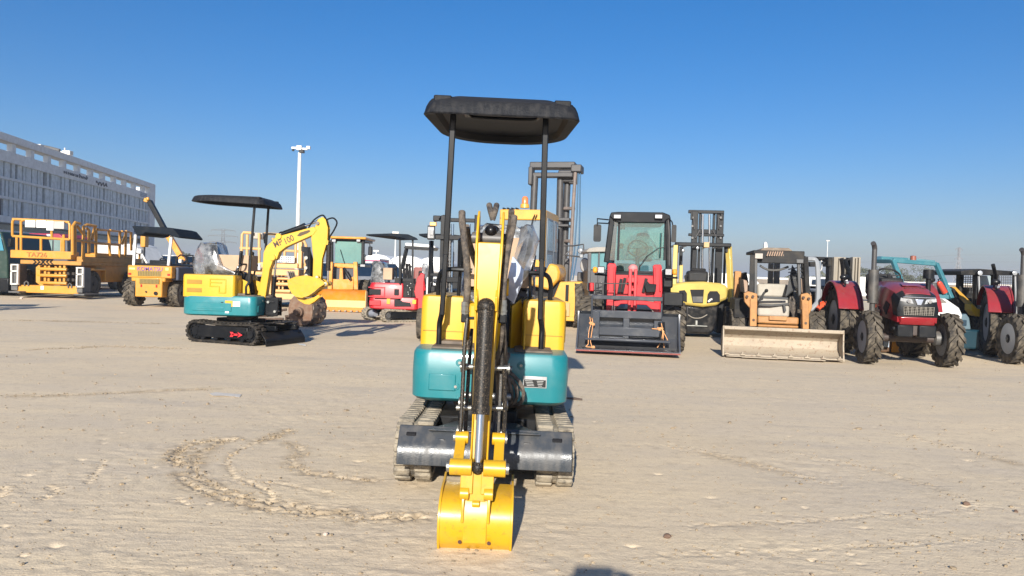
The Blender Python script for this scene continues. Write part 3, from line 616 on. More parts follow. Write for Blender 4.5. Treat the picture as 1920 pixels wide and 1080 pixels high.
    for s in (-1, 1):
        m2 = MB(); m2.tube([(s*.40, -.02, 1.15), (s*.40, -.05, 1.28), (s*.36, -.10, 1.35), (s*.24, -.12, 1.36), (s*.16, -.12, 1.355)], .017, 8); m2.build('hand_rail', BLK, r)
        m2 = MB(); m2.cyl((s*.26, -.0, 1.10), (s*.25, -.03, 1.38), .012, 8); m2.cyl((s*.25, -.03, 1.36), (s*.245, -.05, 1.56), .022, 12, .030); m2.sphere((s*.245, -.05, 1.56), .031, 10, 8); m2.build('control_lever', BLK, r)
    mb = MB(); mb.bb(-.1, .12, -.12, .02, .84, 1.2)
    for k in range(6): mb.tube([(-.1+.04*k, -.1, 1.1), (-.12+.045*k, -.14, 1.0), (-.1+.04*k, -.16, .84)], .010, 6)
    mb.build('valve_block', BLK, r, bev=.01)
    # ---- boom, arm, bucket
    bt = sim(BPIN[0], BPIN[1], BPIN[0], boom_tip); at = sim(APIN[0], APIN[1], boom_tip, arm_tip)
    w = .075
    mb = MB(); P = [bt(p) for p in BOOM]; mb.sp(P, -w, w)
    cen = bt(s6([(600, 400)])[0])
    boom = mb.build('boom', paint, r, bev=.006)
    m2 = MB(); sl_ = [bt(p) for p in s6([(770, 322), (790, 300), (850, 283), (858, 292), (840, 305), (790, 325)])]
    for s in (-1, 1): m2.sp(sl_, s*(w-.001), s*(w+.004))
    m2.build('lug_recess', mat('slot_dark_brown', (.06, .035, .01), .6), boom)
    lugp = bt(s6([(652, 325)])[0]); g1 = bt(s6([(660, 325)])[0]); g2 = bt(s6([(815, 262)])[0]); g3 = bt(s6([(905, 225)])[0])
    for s in (-1, 1):
        mb = MB(); mb.cyl((s*.03, lugp[0], lugp[1]), (s*.10, lugp[0], lugp[1]), .05, 16); mb.build('boom_lug', paint, boom); mb = MB(); q = bt(s6([(612, 462)])[0]); mb.cyl((s*.02, q[0], q[1]), (s*.105, *q), .055, 16); mb.build('boom_lug', paint, boom)
    cylinder(r, (0, g1[0], g1[1]+.035), (0, g3[0], g3[1]+.01), .048, .02, .62)
    c0 = s6([(590, 790)])[0]; c1 = bt(s6([(625, 470)])[0]); cylinder(r, (0, c0[0]-.02, c0[1]), (0, c1[0], c1[1]), .036, .018, .62)
    # arm: two flanges and a box between
    P = [at(p) for p in ARM]; aw = .060
    mb = MB(); mb.sp(P, -aw-.010, -aw+.002); mb.sp(P, aw-.002, aw+.010)
    Pi = [at(p) for p in s6([(918, 250), (962, 262), (960, 350), (924, 465), (916, 560), (915, 625), (885, 640), (876, 600), (880, 470), (872, 330), (890, 285)])]
    mb.sp(Pi, -aw+.001, aw-.001)
    Av, Ev = Vector(boom_tip), Vector(arm_tip); dv = (Ev-Av); tf = lambda p: min(1, max(0, ((Vector((p[1], p[2]))-Av).dot(dv)/dv.length_squared-.22)/.25))
    mb.v = [(p[0]*(1-.36*tf(p)), p[1], p[2]) for p in mb.v]; arm = mb.build('arm', paint, r, bev=.004)
    for p in APIN:
        q = at(p); m2 = MB(); m2.cyl((-aw-.04, *q), (aw+.04, *q), .03, 14); m2.build('pivot_pin', GREY, arm)
    if True:
        T = [at(p) for p in THUMB]
        for s in (-1, 1):
            m2 = MB(); m2.sp(T, s*.088-.008, s*.088+.008); th = m2.build('thumb_plate', SPK if full else BLK, r, bev=.002)
            for (zx, zy) in ((836, 465), (834, 530), (836, 580)):
                q = at(s6([(zx, zy)])[0]); m3 = MB(); m3.cyl((s*.094, *q), (s*.125, *q), .020, 12); m3.cyl((s*.125, *q), (s*.133, *q), .030, 12); m3.build('bolt', ZINC, th)
    # bucket cylinder on the front of the arm
    a0 = at(s6([(958, 372)])[0]); a1 = at(s6([(945, 640)])[0]); a1 = (a1[0]-.01, a1[1]+.02)
    cb = cylinder(r, (0, a0[0]-.03, a0[1]), (0, a1[0]-.035, a1[1]), .040, .0195, .66, SPK, rod=CHR)
    q0 = at(s6([(950, 360)])[0]); m2 = MB()
    for s in (-1, 1): m2 = MB(); m2.sp([(q0[0]+.04, q0[1]-.06), (q0[0]-.05, q0[1]-.05), (q0[0]-.06, q0[1]+.02), (q0[0]+.03, q0[1]+.10)], s*.05-.006, s*.05+.006); m2.build('cylinder_ear', paint, arm, bev=.003)
    # linkage
    E = at(APIN[1]); C = (a1[0]-.035, a1[1]); U = at(s6([(905, 590)])[0]); hb, lip = bucket_pts
    mb = MB()
    for s in (-1, 1):
        mb.bar((s*.098, *U), (s*.098, *C), .016, .05, (1, 0, 0)); mb.cyl((s*.06, *U), (s*.125, *U), .032, 16)
        mb.cyl((s*.028, *C), (s*.135, *C), .040, 18)
    lk = mb.build('bucket_link', BYEL if full else paint, r, bev=.003)
    m2 = MB()
    for s in (-1, 1): m2.cyl((s*.135, *C), (s*.150, *C), .028, 12); m2.cyl((s*.125, *U), (s*.136, *U), .024, 12)
    m2.build('link_pin', ZINC, lk)
    m2 = MB()
    EP = (hb[0], hb[1]) if not full else (-1.835, .285)
    for s in (-1, 1): m2.bar((s*.050, *C), (s*.050, *EP), .016, .060, (1, 0, 0)); m2.cyl((s*.036, *EP), (s*.080, *EP), .030, 14)
    m2.bar((0, C[0]+.012, C[1]-.03), (0, EP[0]+.012, EP[1]-.04), .012, .09, (1, 0, 0)); m2.cyl((-.018, EP[0]-.01, EP[1]-.045), (.018, EP[0]-.01, EP[1]-.045), .016, 12)
    m2.build('push_link', BYEL if full else paint, lk, bev=.003)
    # bucket
    kb = sim(BUCK[0], BUCK[-1], hb, lip); ho = [kb(p) for p in BUCK]; th = .012
    hw = .175; inn = [kb((p[0]+th*1.2, p[1]-th*.3)) for p in BUCK]
    sm = []
    for i in range(len(ho)-1):
        p0, p1, p2, p3 = [ho[max(0, min(len(ho)-1, i+k))] for k in (-1, 0, 1, 2)]
        for t in (0, .25, .5, .75): sm.append(tuple(.5*((2*p1[k])+(p2[k]-p0[k])*t+(2*p0[k]-5*p1[k]+4*p2[k]-p3[k])*t*t+(3*p1[k]-p0[k]-3*p2[k]+p3[k])*t**3) for k in (0, 1)))
    sm.append(ho[-1]); cx = kb((-1.62, .18)); ins = [(p[0]+(cx[0]-p[0])*.07, p[1]+(cx[1]-p[1])*.07) for p in sm]
    mb = MB(); n_ = len(sm); vs = []
    for x in (-hw, hw):
        vs += [(x, *p) for p in sm]+[(x, *p) for p in ins]
    fs = []
    for i in range(n_-1):
        fs += [(i, i+1, 2*n_+i+1, 2*n_+i), (n_+i, 3*n_+i, 3*n_+i+1, n_+i+1)]
    fs += [(0, 2*n_, 3*n_, n_), (n_-1, 2*n_-1, 4*n_-1, 3*n_-1)]
    mb.add(vs, fs); bk = mb.build('bucket', BYEL, r)
    for s in (-1, 1):
        m2 = MB(); pl_ = [kb(p) for p in [(-1.585, .285), (-1.65, .283), (-1.735, .272), (-1.805, .238), (-1.845, .186), (-1.852, .12), (-1.832, .045), (-1.790, -.012), (-1.70, .02), (-1.60, .09), (-1.53, .20), (-1.51, .30)]]
        m2.sp(pl_, s*hw-.006, s*hw+.006); m2.build('bucket_side_plate', BYEL, bk, bev=.002)
    m2 = MB()
    for k in range(4):
        x = -.14+.0933*k; a = kb((-1.79, .02)); b_ = kb((-1.70, -.035+.02))
        if not full: a = s6([(736, 622)])[0]; b_ = s6([(716, 552)])[0]
        m2.bar((x, *a), (x, *b_), .045, .02 if full else .035)
    m2.build('bucket_teeth', WORN if not full else BYEL, bk, bev=.004)
    for s in (-1, 1): m2 = MB(); m2.sp([kb(p) for p in [(-1.66, .35), (-1.74, .35), (-1.81, .335), (-1.845, .295), (-1.868, .22), (-1.862, .15), (-1.845, .18), (-1.80, .26), (-1.72, .31), (-1.66, .32)]], s*.062-.007, s*.062+.007); m2.build('bucket_ear', BYEL, bk, bev=.003)
    m2 = MB(); q = [kb(p) for p in [(-1.862, .13), (-1.856, .23)]]
    m2.sp([kb(p) for p in [(-1.846, .05), (-1.857, .12), (-1.851, .205), (-1.81, .275), (-1.80, .27), (-1.838, .20), (-1.845, .12), (-1.835, .055)]], -.055, .055)
    m2.build('wear_plate', BYEL, bk)
    for s in (-1, 1):
        m2 = MB(); q = kb((-1.838, .05)); q2 = kb((-1.846, .055)); m2.cyl((s*.07, *q), (s*.07, q2[0]-.004, q2[1]), .009, 8); m2.build('drain_hole', mat('dark_brown_hole', (.06, .02, .01), .8), bk)
    Root.xf = None
    return dict(boom=boom, body=body, arm=arm, canopy=cp, A=boom_tip, E=arm_tip, C=C, a0=a0)

# ---- the machine in front
m0 = thing('mini_excavator', 'yellow and teal mini excavator facing forward in the foreground, bucket on the sand', 'mini excavator', (-.145, 5.45, 0), 0, 'yellow and teal mini excavators')
X0 = mini_excavator(m0, YEL, TEAL, (-1.42, 1.53), (-1.665, .365), ((BUCK[0][0], BUCK[0][1]), BUCK[-1]))
m0.rotation_euler[1] = R(0.9)
# sleeves, fittings and details of the front machine, in place
def tpx(pts): return [L(x, y, D) for x, y, D in pts]
for pts, rad in (([(857, 398, 4.02), (858, 420, 3.98), (863, 455, 3.95), (868, 500, 3.93), (869, 550, 3.92), (867, 572, 3.92)], .0185),
                 ([(955, 405, 4.02), (951, 430, 3.98), (944, 465, 3.96), (938, 510, 3.94), (936, 545, 3.92), (936, 566, 3.92)], .0185),
                 ([(950, 394, 4.2), (949, 420, 4.25), (942, 450, 4.3), (934, 480, 4.4)], .018),
                 ([(866, 425, 4.2), (872, 455, 4.3), (880, 480, 4.35), (888, 500, 4.4)], .018),
                 ([(908, 384, 4.15), (911, 396, 4.1), (916, 412, 4.1)], .016), ([(922, 384, 4.15), (919, 396, 4.1), (914, 412, 4.1)], .016),
                 ([(937, 605, 3.95), (934, 640, 4.0), (928, 680, 4.1), (930, 730, 4.2), (926, 780, 4.2), (922, 815, 4.1)], .012), ([(939, 605, 3.95), (941, 650, 4.1), (936, 700, 4.3), (938, 750, 4.4)], .010),
                 ([(943, 640, 4.3), (945, 690, 4.4), (940, 740, 4.5)], .010)):
    MB().tube(tpx(pts), rad, 10, 5).build('hydraulic_hose', HOSE, m0)
for (x, y0_, y1_, D) in ((866, 566, 590, 3.92), (936, 562, 590, 3.92)):
    mb = MB(); a, b_ = L(x, y0_, D), L(x, y1_, D); mb.cyl(a, b_, .021, 8); mb.cyl(a+(b_-a)*.3, a+(b_-a)*.36, .026, 6); mb.cyl(a+(b_-a)*.7, a+(b_-a)*.78, .027, 6); mb.build('hose_fitting', ZINC, m0)
    mb = MB(); c_ = L(x, y1_+7, D); mb.box(c_, (.042, .042, .045)); e_ = L(897, y1_+7, D-.03); mb.bar(c_, (e_.x, c_.y-.0, e_.z), .016); mb.build('elbow_block', BLK, m0, bev=.006)
mb = MB(); mb.tube(tpx([(870, 597, 3.9), (866, 640, 3.88), (864, 700, 3.86), (862, 760, 3.84), (860, 812, 3.82)]), .011, 8); mb.build('steel_oil_pipe', SPK, m0)
mb = MB(); mb.tube(tpx([(941, 690, 3.9), (942, 740, 3.88), (943, 780, 3.86), (941, 812, 3.84)]), .011, 8); mb.build('steel_oil_pipe', SPK, m0)
for (x0_, x1_, y) in ((858, 882, 688), (852, 880, 765), (918, 944, 690), (914, 944, 765)):
    a, b_ = L(x0_, y, 3.98), L(x1_, y, 3.98); MB().cyl(a, b_, .014, 10).build('cross_pin', ZINC, m0)
c_ = L(1000, 715, 5.028); mb = MB(); mb.box(c_, (.160, .010, .078)); dp = mb.build('data_plate', mat('brushed_plate', (.42, .42, .42), .4, .7), m0, bev=.002)
mb = MB(); mb.box((c_.x, c_.y-.007, c_.z-.008), (.146, .004, .048)); mb.build('plate_print', mat('plate_black', (.02, .02, .02), .5), dp)
mb = MB()
for k in range(4):
    for (q, w_) in ((-.04+.004*k, .05), (.035, .045-.006*k)): mb.box((c_.x+q, c_.y-.010, c_.z+.008-.0105*k), (w_, .003, .0022))
mb.box((c_.x, c_.y-.008, c_.z+.027), (.09, .003, .009)); mb.build('plate_lines', WHT, dp)
for (x, D) in ((946, 5.03), (955, 5.03)):
    c_ = L(x, 716, D); MB().cyl(c_, c_+Vector((0, -.02, 0)), .012, 10).build('grommet', BLK, m0)
# loose film sheet and the carton on its seat
mb = MB(); P = [L(*p) for p in ((955, 480, 5.0), (975, 505, 4.96), (972, 530, 4.94), (957, 568, 4.9), (940, 553, 4.92), (947, 515, 4.97))]; mb.prism(P, (.006, .01, 0)); mb.build('plastic_sheet', SHEET, m0)
mb = MB(); P = [[Vector((c.x+dx+rnd.gauss(0, .012), c.y+rnd.gauss(0, .012), c.z)) for dx, c in zip((-w_, 0, w_, w_*1.15, w_*.7, 0, -w_), [L(x, y, 5.25) + Vector((0, k*.02, 0)) for k in (0, -3, 0, 3, 5, 6, 4)])] for (x, y, w_) in ((984, 420, .02), (985, 428, .045), (984, 448, .06), (978, 475, .06), (970, 505, .045), (966, 525, .03))]
mb.loft(P); mb.build('plastic_cover', WRAP, m0)

def carton(loc, rz, d, label, group='cartons on the excavator seats'):
    t = thing('cardboard_box', label, 'box', loc, rz, group)
    mb = MB(); mb.bb(-d[0]/2, d[0]/2, -d[1]/2, d[1]/2, 0, d[2]); b0 = mb.build('carton', CARD, t, bev=.004)
    mb = MB(); mb.bb(-.03, .03, -d[1]/2-.002, d[1]/2+.002, d[2], d[2]+.002); mb.bb(-.03, .03, -d[1]/2-.003, -d[1]/2-.001, d[2]*.7, d[2]); mb.build('packing_tape', mat('brown_tape', (.35, .25, .15), .35), t); return t
carton((-.12, 5.45+.20, 1.245), R(4), (.46, .40, .36), 'upright cardboard box behind the boom of the foreground excavator')

# ---- the side-on machine to its left
m2_ = thing('mini_excavator', 'yellow and teal mini excavator seen side-on, MP 100 on its raised boom', 'mini excavator', ROOT2, R(69), 'yellow and teal mini excavators')
SW = R(87-69)
tip = BPIN[1]; atip = APIN[1]
X2 = mini_excavator(m2_, YEL, TEAL, tip, atip, ((atip[0]-.03, atip[1]-.03), s6([(728, 612)])[0]), SW, trk=TRKB, full=False)
RS = Matrix.Rotation(SW, 4, 'Z')
Root.xf = RS
for pts in ([(830, 290), (868, 225), (925, 187), (950, 205), (962, 250)], [(958, 215), (1000, 205), (1025, 235), (1005, 285), (978, 330), (970, 380)], [(555, 370), (552, 330), (575, 308), (640, 312)]):
    P = [(-.03, a, b) for a, b in s6(pts)]; MB().tube(P, .014, 8, 5).build('hydraulic_hose', BLK, m2_)
mb = MB(); mb.cyl((-.09, *s6([(852, 395)])[0]), (-.09, *s6([(852, 560)])[0]), .022, 10); mb.build('thumb_cylinder', BLK, m2_)
q0 = s6([(655, 375)])[0]; q1 = s6([(718, 345)])[0]; an = math.atan2(q1[1]-q0[1], -(q1[0]-q0[0]))
# stickers
mb = MB(); mb.bb(-.5285, -.526, -.04, .09, .64, .74); mb.build('orange_sticker', mat('orange_vinyl', (.75, .33, .02), .4), m2_)
mb = MB(); mb.bb(-.5285, -.526, -.17, -.045, .645, .735); mb.bb(-.5285, -.526, .02, .085, .53, .635); mb.build('white_sticker', WHT, m2_)
mb = MB(); mb.cyl((-.529, .14, .69), (-.525, .14, .69), .026, 14); mb.build('filler_cap', BLK, m2_)
Root.xf = None
for body_, (zx, zy), sz in (('MP', (647, 372), .24), ('100', (717, 348), .24)):
    y_, z_ = s6([(zx, zy)])[0]; p = RS @ Vector((-.0775, y_, z_))
    t_ = text(body_, 'boom_lettering', mat('lettering_dark', (.05, .02, .01), .5), m2_, p, (0, 0, 0), sz*.62, .003, .86)
    # text plane: x axis = forward and up along the boom, normal = machine's left side
    ex = (RS.to_3x3() @ Vector((0, -math.cos(an), math.sin(an)))).normalized(); nz_ = (RS.to_3x3() @ Vector((-1, 0, 0))); ey = nz_.cross(ex)
    t_.rotation_euler = Matrix((ex, ey, nz_)).transposed().to_euler()
mb = MB(); xa = -.583
for (a, b_, c, d) in (((-.28, .20), (-.40, .20), (-.40, .17), (-.28, .17)), ((-.40, .23), (-.50, .185), (-.40, .14), (-.43, .185)), ((-.24, .225), (-.30, .225), (-.33, .185), (-.27, .185)), ((-.27, .185), (-.33, .185), (-.30, .145), (-.24, .145))):
    mb.prism([(xa, *p) for p in (a, b_, c, d)], (.003, 0, 0))
mb.build('red_arrow_decal', mat('red_vinyl', (.7, .03, .04), .4), m2_)
cp_ = RS @ Vector((0.02, .12, 1.245)); wp = m2_.matrix_basis
p_ = Matrix.Translation(ROOT2) @ Matrix.Rotation(R(69), 4, 'Z') @ cp_
carton(p_, R(87), (.42, .56, .27), 'long cardboard box on the seat of the side-on yellow excavator')
# ================================================================ office building at the left
CONC = mat('pale_concrete', (0.55, 0.58, 0.61), 0.7, dirt=(0.3, 0.28, 0.26), damt=0.15); CONS = mat('soffit_render', (0.42, 0.37, 0.31), 0.7)
FIN = mat('facade_fin', (0.44, 0.51, 0.57), 0.6, vary=0.10); DWIN = mat('dark_glazing', (0.006, 0.016, 0.034), 0.15)
bl_o = (-46.4+25*.1435, 68.6-25*.9897, 0)
bld = thing('office_building', 'long pale office building with vertical facade fins and open roof frame at far left', 'building', bl_o, R(8.25))
YE = 66.6
mb = MB(); mb.bb(-14, -0.16, -15, YE-.5, 5.0, 10.2); mb.bb(-14, -0.9, -15, YE-.5, 0, 5.0); mb.build('wall', DWIN, bld)
mb = MB(); mb.bb(-.7, .35, -15, YE, 11.9, 12.55); mb.build('roof_frame', CONC, bld)
mb = MB(); mb.bb(-.68, .30, -15, YE-.1, 11.84, 11.896); mb.build('soffit', CONS, bld)
mb = MB(); mb.bb(-1, .30, -15, YE-2.2, 10.05, 11.02); mb.build('fascia', CONC, bld)
mb = MB(); mb.bb(-2.0, .36, YE-2.2, YE, 0, 11.9); mb.build('end_pier', CONC, bld)
for k in range(23):
    y = YE-4.6-3.56*k; mb = MB(); mb.bb(-.3, .2, y, y+.62, 11.02, 11.84); mb.build('roof_column', CONC, bld)
for i, (za, zb) in enumerate(((8.72, 10.05), (6.95, 8.42), (5.15, 6.65))):
    mb = MB(); y = -15; rg = random.Random(20+i)
    while y < YE-2.4:
        w_ = rg.choice([.45, .6, .8, .95]); mb.bb(-.15, .02+rg.choice([0, .06, .10]), y, y+w_, za-.3, zb); y += w_+rg.choice([.14, .2, .24, .3, .55])
    mb.build('facade_fins', FIN, bld)
for (za, zb, xo) in ((8.45, 8.68, .22), (6.68, 6.92, .22), (4.55, 5.15, .3)):
    mb = MB(); mb.bb(-.9, xo, -15, YE-2.2, za, zb); mb.build('floor_band', CONC, bld)
mb = MB(); mb.bb(-.9, -.3, -15, YE-2.2, 2.2, 3.9); mb.bb(-.9, -.25, -15, YE-2.2, 0, .9)
for k in range(24): mb.bb(-.9, -.28, -15+3.4*k, -14.2+3.4*k, .9, 2.2)
mb.build('lower_wall', CONC, bld)
INK = mat('sign_ink', (.01, .016, .04), .5); mb = MB(); rg = random.Random(4)
def fy(px): return (-36.46/((px-960)/1420+.1449)-43.6)/.9897
y = fy(107.5)
while y < fy(151):
    h_ = rg.choice([.28, .28, .42]); mb.bb(.30, .36, y, y+.16, 10.45, 10.45+h_); mb.bb(.30, .355, y+.1, y+.36, 10.45+rg.choice([0, .12, .2]), 10.45+h_*.75); y += .48
mb.build('sign_lettering', INK, bld)
mb = MB(); y0_ = fy(169); y1_ = fy(190); mb.tube([(.33, y0_+(y1_-y0_)*t, 10.45+.16*math.sin(t*23)+.08*math.sin(t*51)) for t in [k/40 for k in range(41)]], .07, 6, 0); mb.build('sign_script', INK, bld)
mb = MB(); mb.bb(.30, .35, fy(254), fy(266), 10.3, 10.42); mb.bb(.30, .35, fy(254), fy(266), 10.5, 10.62); mb.bb(.30, .35, fy(254), fy(266), 10.7, 10.82); mb.build('sign_bars', mat('sign_blue', (.06, .12, .25), .5), bld)
t = thing('boom_lift', 'white basket of a boom lift standing above the roof of the long office building', 'boom lift', at(117, 400, 125))
TB('boom', GREY, t, [[(70, 273, 125), (88, 276, 125), (112, 282, 125)]], .28); TB('mast', WHT, t, [[(117, 284, 125), (116, 330, 125), (108, 492, 125)]], .30)
FB('basket', CREAM, t, [(116, 282, 131, 290, 124, 125)], .05); FB('basket_rail', WHT, t, [(120, 277, 122, 282, 124, 124.2), (66, 270, 76, 275, 124, 125)], .02)
mb = MB(); a = L(117, 490, 125); mb.box((a.x, a.y, .8), (5, 3, 1.6)); mb.build('base', ORG, t, bev=.1)

# ================================================================ scissor lifts
def rail(par, name, m, lines, r=.022): return TB(name, m, par, lines, r)
t = thing('scissor_lift', 'orange scissor lift with paper boards on its front guard rail', 'scissor lift', at(88, 500, 26.4), 0, 'orange scissor lifts')
D = 26.3; S_ = -15.05
mb = MB(); mb.tube([L(*p) for p in ((23.5, 442, D), (23.5, 418, D), (26, 412.5, D), (32, 411, D), (122, 416, D), (129, 418, D), (131, 424, D), (131, 449, D))], .045, 8, 3)
for ln in ([(23.5, 442.5, D), (131, 449, D)], [(39.5, 414, D), (39.5, 482, D)], [(31.5, 445, D), (31.5, 470, D)], [(77, 447, D), (77, 472, D)], [(97, 447, D), (97, 432, D)], [(116, 448, D), (115, 484, D)], [(119.6, 440, D), (119.6, 476, D)], [(41, 414, D), (45, 412, D)]):
    mb.tube([L(*p) for p in ln], .045, 8, 0)
mb.build('guard_rail', ORG, t)
def sidept(px, py):                 # points of the long side plane facing the right
    u = ray(px, py); k = S_/u.x; return L(px, py, u.y*k)
mb = MB()
for ln in ([(136, 478), (136, 424), (141, 417), (150, 419)], [(141, 478), (141, 421)], [(155, 486), (157, 424), (163, 421), (180, 424)], [(167, 474), (167, 432), (163, 428)], [(180, 482), (180, 431)], [(182, 430), (204, 432), (206, 480)], [(180, 456), (224, 459)], [(141, 450), (180, 455)], [(224, 483), (225, 434), (206, 432)], [(235, 482), (236, 434), (228, 434)], [(145, 424), (160, 444)], [(229, 458), (236, 440)], [(172, 450), (178, 426)], [(246, 470), (246, 436), (236, 434)]):
    mb.tube([sidept(*p) for p in ln], .05, 8, 0)
mb.build('guard_rail', ORG, t)
FB('deck_front', ORG, t, [(19, 470, 133, 485, D-.1, D+.4)], .02)
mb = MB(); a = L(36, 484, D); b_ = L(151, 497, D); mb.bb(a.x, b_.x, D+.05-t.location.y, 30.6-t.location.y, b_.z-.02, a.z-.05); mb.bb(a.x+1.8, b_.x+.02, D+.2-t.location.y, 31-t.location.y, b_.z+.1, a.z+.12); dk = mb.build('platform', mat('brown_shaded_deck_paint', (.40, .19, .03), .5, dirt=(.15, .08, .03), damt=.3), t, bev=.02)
mb = MB()
for k in range(6):
    c_ = L(62+7*k, 491, D-.0); s = 1 if k < 3 else -1; mb.prism([c_+Vector((s*.05, .02, 0)), c_+Vector((-s*.05, .02, .09)), c_+Vector((-s*.0, .02, .09)), c_+Vector((s*.10, .02, 0)), c_+Vector((-s*.0, .02, -.09)), c_+Vector((-s*.05, .02, -.09))], (0, .02, 0))
mb.build('chevron_stripes', BLK, dk)
text('TA726', 'painted_code', mat('faded_brown_lettering', (.35, .12, .02), .6), t, L(69, 478, D-.115), (PI/2, 0, 0), .23, .004, 1.1)
for (x0_, x1_, y0_, y1_, m_) in ((47, 66, 413, 426, WHT), (68, 86, 413, 427, WHT), (87, 100, 414, 432, WHT), (101, 120, 415, 429, CREAM)):
    FB('notice_board', m_ if m_ is WHT else mat('grey_board', (.35, .33, .3), .6), t, [(x0_, y0_, x1_, y1_, D-.1, D-.06)], .003)
for (x0_, x1_, y0_, y1_) in ((19, 34, 495, 534), (142, 156, 501, 539)):
    o = FB('outrigger', CREAM, t, [(x0_, y0_, x0_+3, y1_, D-.5, D-.4), (x1_-3, y0_, x1_, y1_, D-.5, D-.4), (x0_, y0_, x1_, y0_+2.5, D-.5, D-.4), (x0_, y0_+12, x1_, y0_+15, D-.5, D-.4), (x0_, y1_-3, x1_, y1_, D-.5, D-.4)], .01)
    FB('outrigger_leg', GREY, o, [(x0_+2, y0_+1, x1_-1, y1_+10, D-.4, D+.1)], .01); FB('foot_pad', GREY, o, [(x0_-4, y1_+12, x1_+2, y1_+15, D-.7, D+.2)], .01)
mb = MB(); mb.fp([(35, 534), (142, 537), (148, 552), (30, 548)], D-.35, D+.2)
mb.build('bumper', ORG, t, bev=.02)
FB('warning_sticker', WHT, t, [(76, 536, 82, 543, D-.36, D-.355)], .001)
TB('lifting_ring', GREY, t, [[(46, 536, D-.37), (46, 530, D-.37), (50, 527, D-.37), (53, 530, D-.37), (53, 536, D-.37)], [(128, 540, D-.37), (128, 534, D-.37), (131, 531, D-.37), (134, 534, D-.37), (134, 540, D-.37)]], .025)
mb = MB()
for x in (76, 84, 91, 104, 112, 120): mb.fb(x-2.2, 498, x+2.2, 534, D+.1+(x % 3)*.05, D+.2+(x % 3)*.05)
for y in (504, 516, 530): a = L(72, y, D+.05); b_ = L(126, y+1.5, D+.05); mb.cyl(a, b_, .06, 10)
mb.fp([(72, 497), (67, 501), (67, 529), (75, 535), (82, 535), (75, 528), (75, 498)], D+.0, D+2.6)
mb.build('scissor_arms', ORG, t, bev=.01)
mb = MB(); a = L(100, 550, D); b_ = L(40, 500, D); 
mb.bb(L(60, 520, D).x, S_-t.location.x-.15, .6, 4.0, .55, 1.0); mb.build('chassis', mat('dark_chassis', (.035, .025, .02), .7), t, bev=.02)
mb = MB(); mb.bb(S_-t.location.x-.45, S_-t.location.x, .95, 3.7, .55, 1.62); bx = mb.build('engine_cover', mat('orange_engine_cover', (.48, .20, .015), .45, dirt=(.12, .06, .03), damt=.2), t, bev=.06)
mb = MB(); mb.bb(S_-t.location.x-.02, S_-t.location.x+.14, .35, 1.35, .98, 1.05); mb.bb(S_-t.location.x-.02, S_-t.location.x+.14, 1.35, 1.42, .6, 1.05); mb.build('fender', ORG, t, bev=.02)
mb = MB()
for y in (3.75, 4.15): mb.bb(S_-t.location.x-.05, S_-t.location.x+.02, y, y+.05, .5, 1.75)
for z in (.75, 1.05, 1.35, 1.65): mb.bb(S_-t.location.x-.05, S_-t.location.x+.02, 3.75, 4.2, z, z+.05)
mb.build('ladder', ORG, t)
for (x, y) in ((-.1, .75), (-.1, 3.3), (-2.25, .45), (-2.25, 3.2)): wheel(t, (S_-t.location.x+x+.02, y, .50), .50, .32, lugs=0, rimm=HUBM, face=1)

t = thing('scissor_lift', 'faded peach scissor lift with white perforated panel behind the raised excavator arm', 'scissor lift', at(510, 520, 25), 0, 'orange scissor lifts')
D = 24.2
PO = mat('faded_peach_paint', (.58, .34, .13), .5, dirt=(.35, .25, .15), damt=.2)
TB('guard_rail', PO, t, [[(452, 496, D), (454, 440, D), (457, 436, D), (475, 437, D)], [(463, 496, D), (464, 440, D)], [(450, 465, D), (490, 467, D)], [(497, 467, D+1), (534, 470, D+1), (575, 472, D+1)], [(534, 470, D+1), (533, 494, D+1)], [(555, 452, D), (554, 500, D)], [(486, 437, D), (486, 496, D)], [(560, 450, D), (570, 452, D), (574, 460, D), (572, 502, D)], [(512, 446, D+1), (512, 492, D+1)], [(495, 438, D+1), (530, 440, D+1), (556, 448, D+1)]], .045)
FB('control_box', mat('grey_beige_box', (.36, .32, .27), .6), t, [(473, 436, 492, 448, D+.1, D+.5)], .02)
FB('mast_post', PO, t, [(559, 446, 566, 503, D, D+.2), (570, 470, 576, 520, D, D+.2)], .02)
FB('platform', PO, t, [(450, 492, 558, 502, D-.1, D+2.5), (450, 504, 560, 516, D, D+2.6)], .02)
pp = FB('perforated_panel', WHT, t, [(512, 480, 552, 492, D-.2, D-.15)], .003)
mb = MB()
for i in range(9):
    for j in range(3): c_ = L(515+4.3*i, 482.5+3.6*j, D-.21); mb.cyl(c_, c_+Vector((0, -.01, 0)), .017, 6)
mb.build('punched_holes', BLK, pp)
mb = MB()
for x in (508, 515, 523, 530, 545): mb.fb(x-1.6, 516, x+1.6, 548, D+.3, D+.4)
for y in (521, 532, 545): mb.cyl(L(500, y, D+.25), L(556, y+1.5, D+.25), .06, 10)
mb.build('scissor_arms', PO, t, bev=.01)
FB('bumper', PO, t, [(480, 550, 555, 561, D-.2, D+.1)], .02); FB('chassis', mat('dark_chassis', (.035, .025, .02), .7), t, [(465, 520, 560, 560, D+.6, D+2.6)], .02)
FB('tank_panel', WHT, t, [(476, 494, 488, 506, D-.15, D-.12)], .01); FB('side_grille', PO, t, [(502, 516, 508, 560, D, D+.2), (446, 500, 452, 560, D, D+.2)], .01)
for x in (470, 550): p = L(x, 556, D); wheel(t, (p.x, .4-.8, .42), .42, .28, lugs=0)

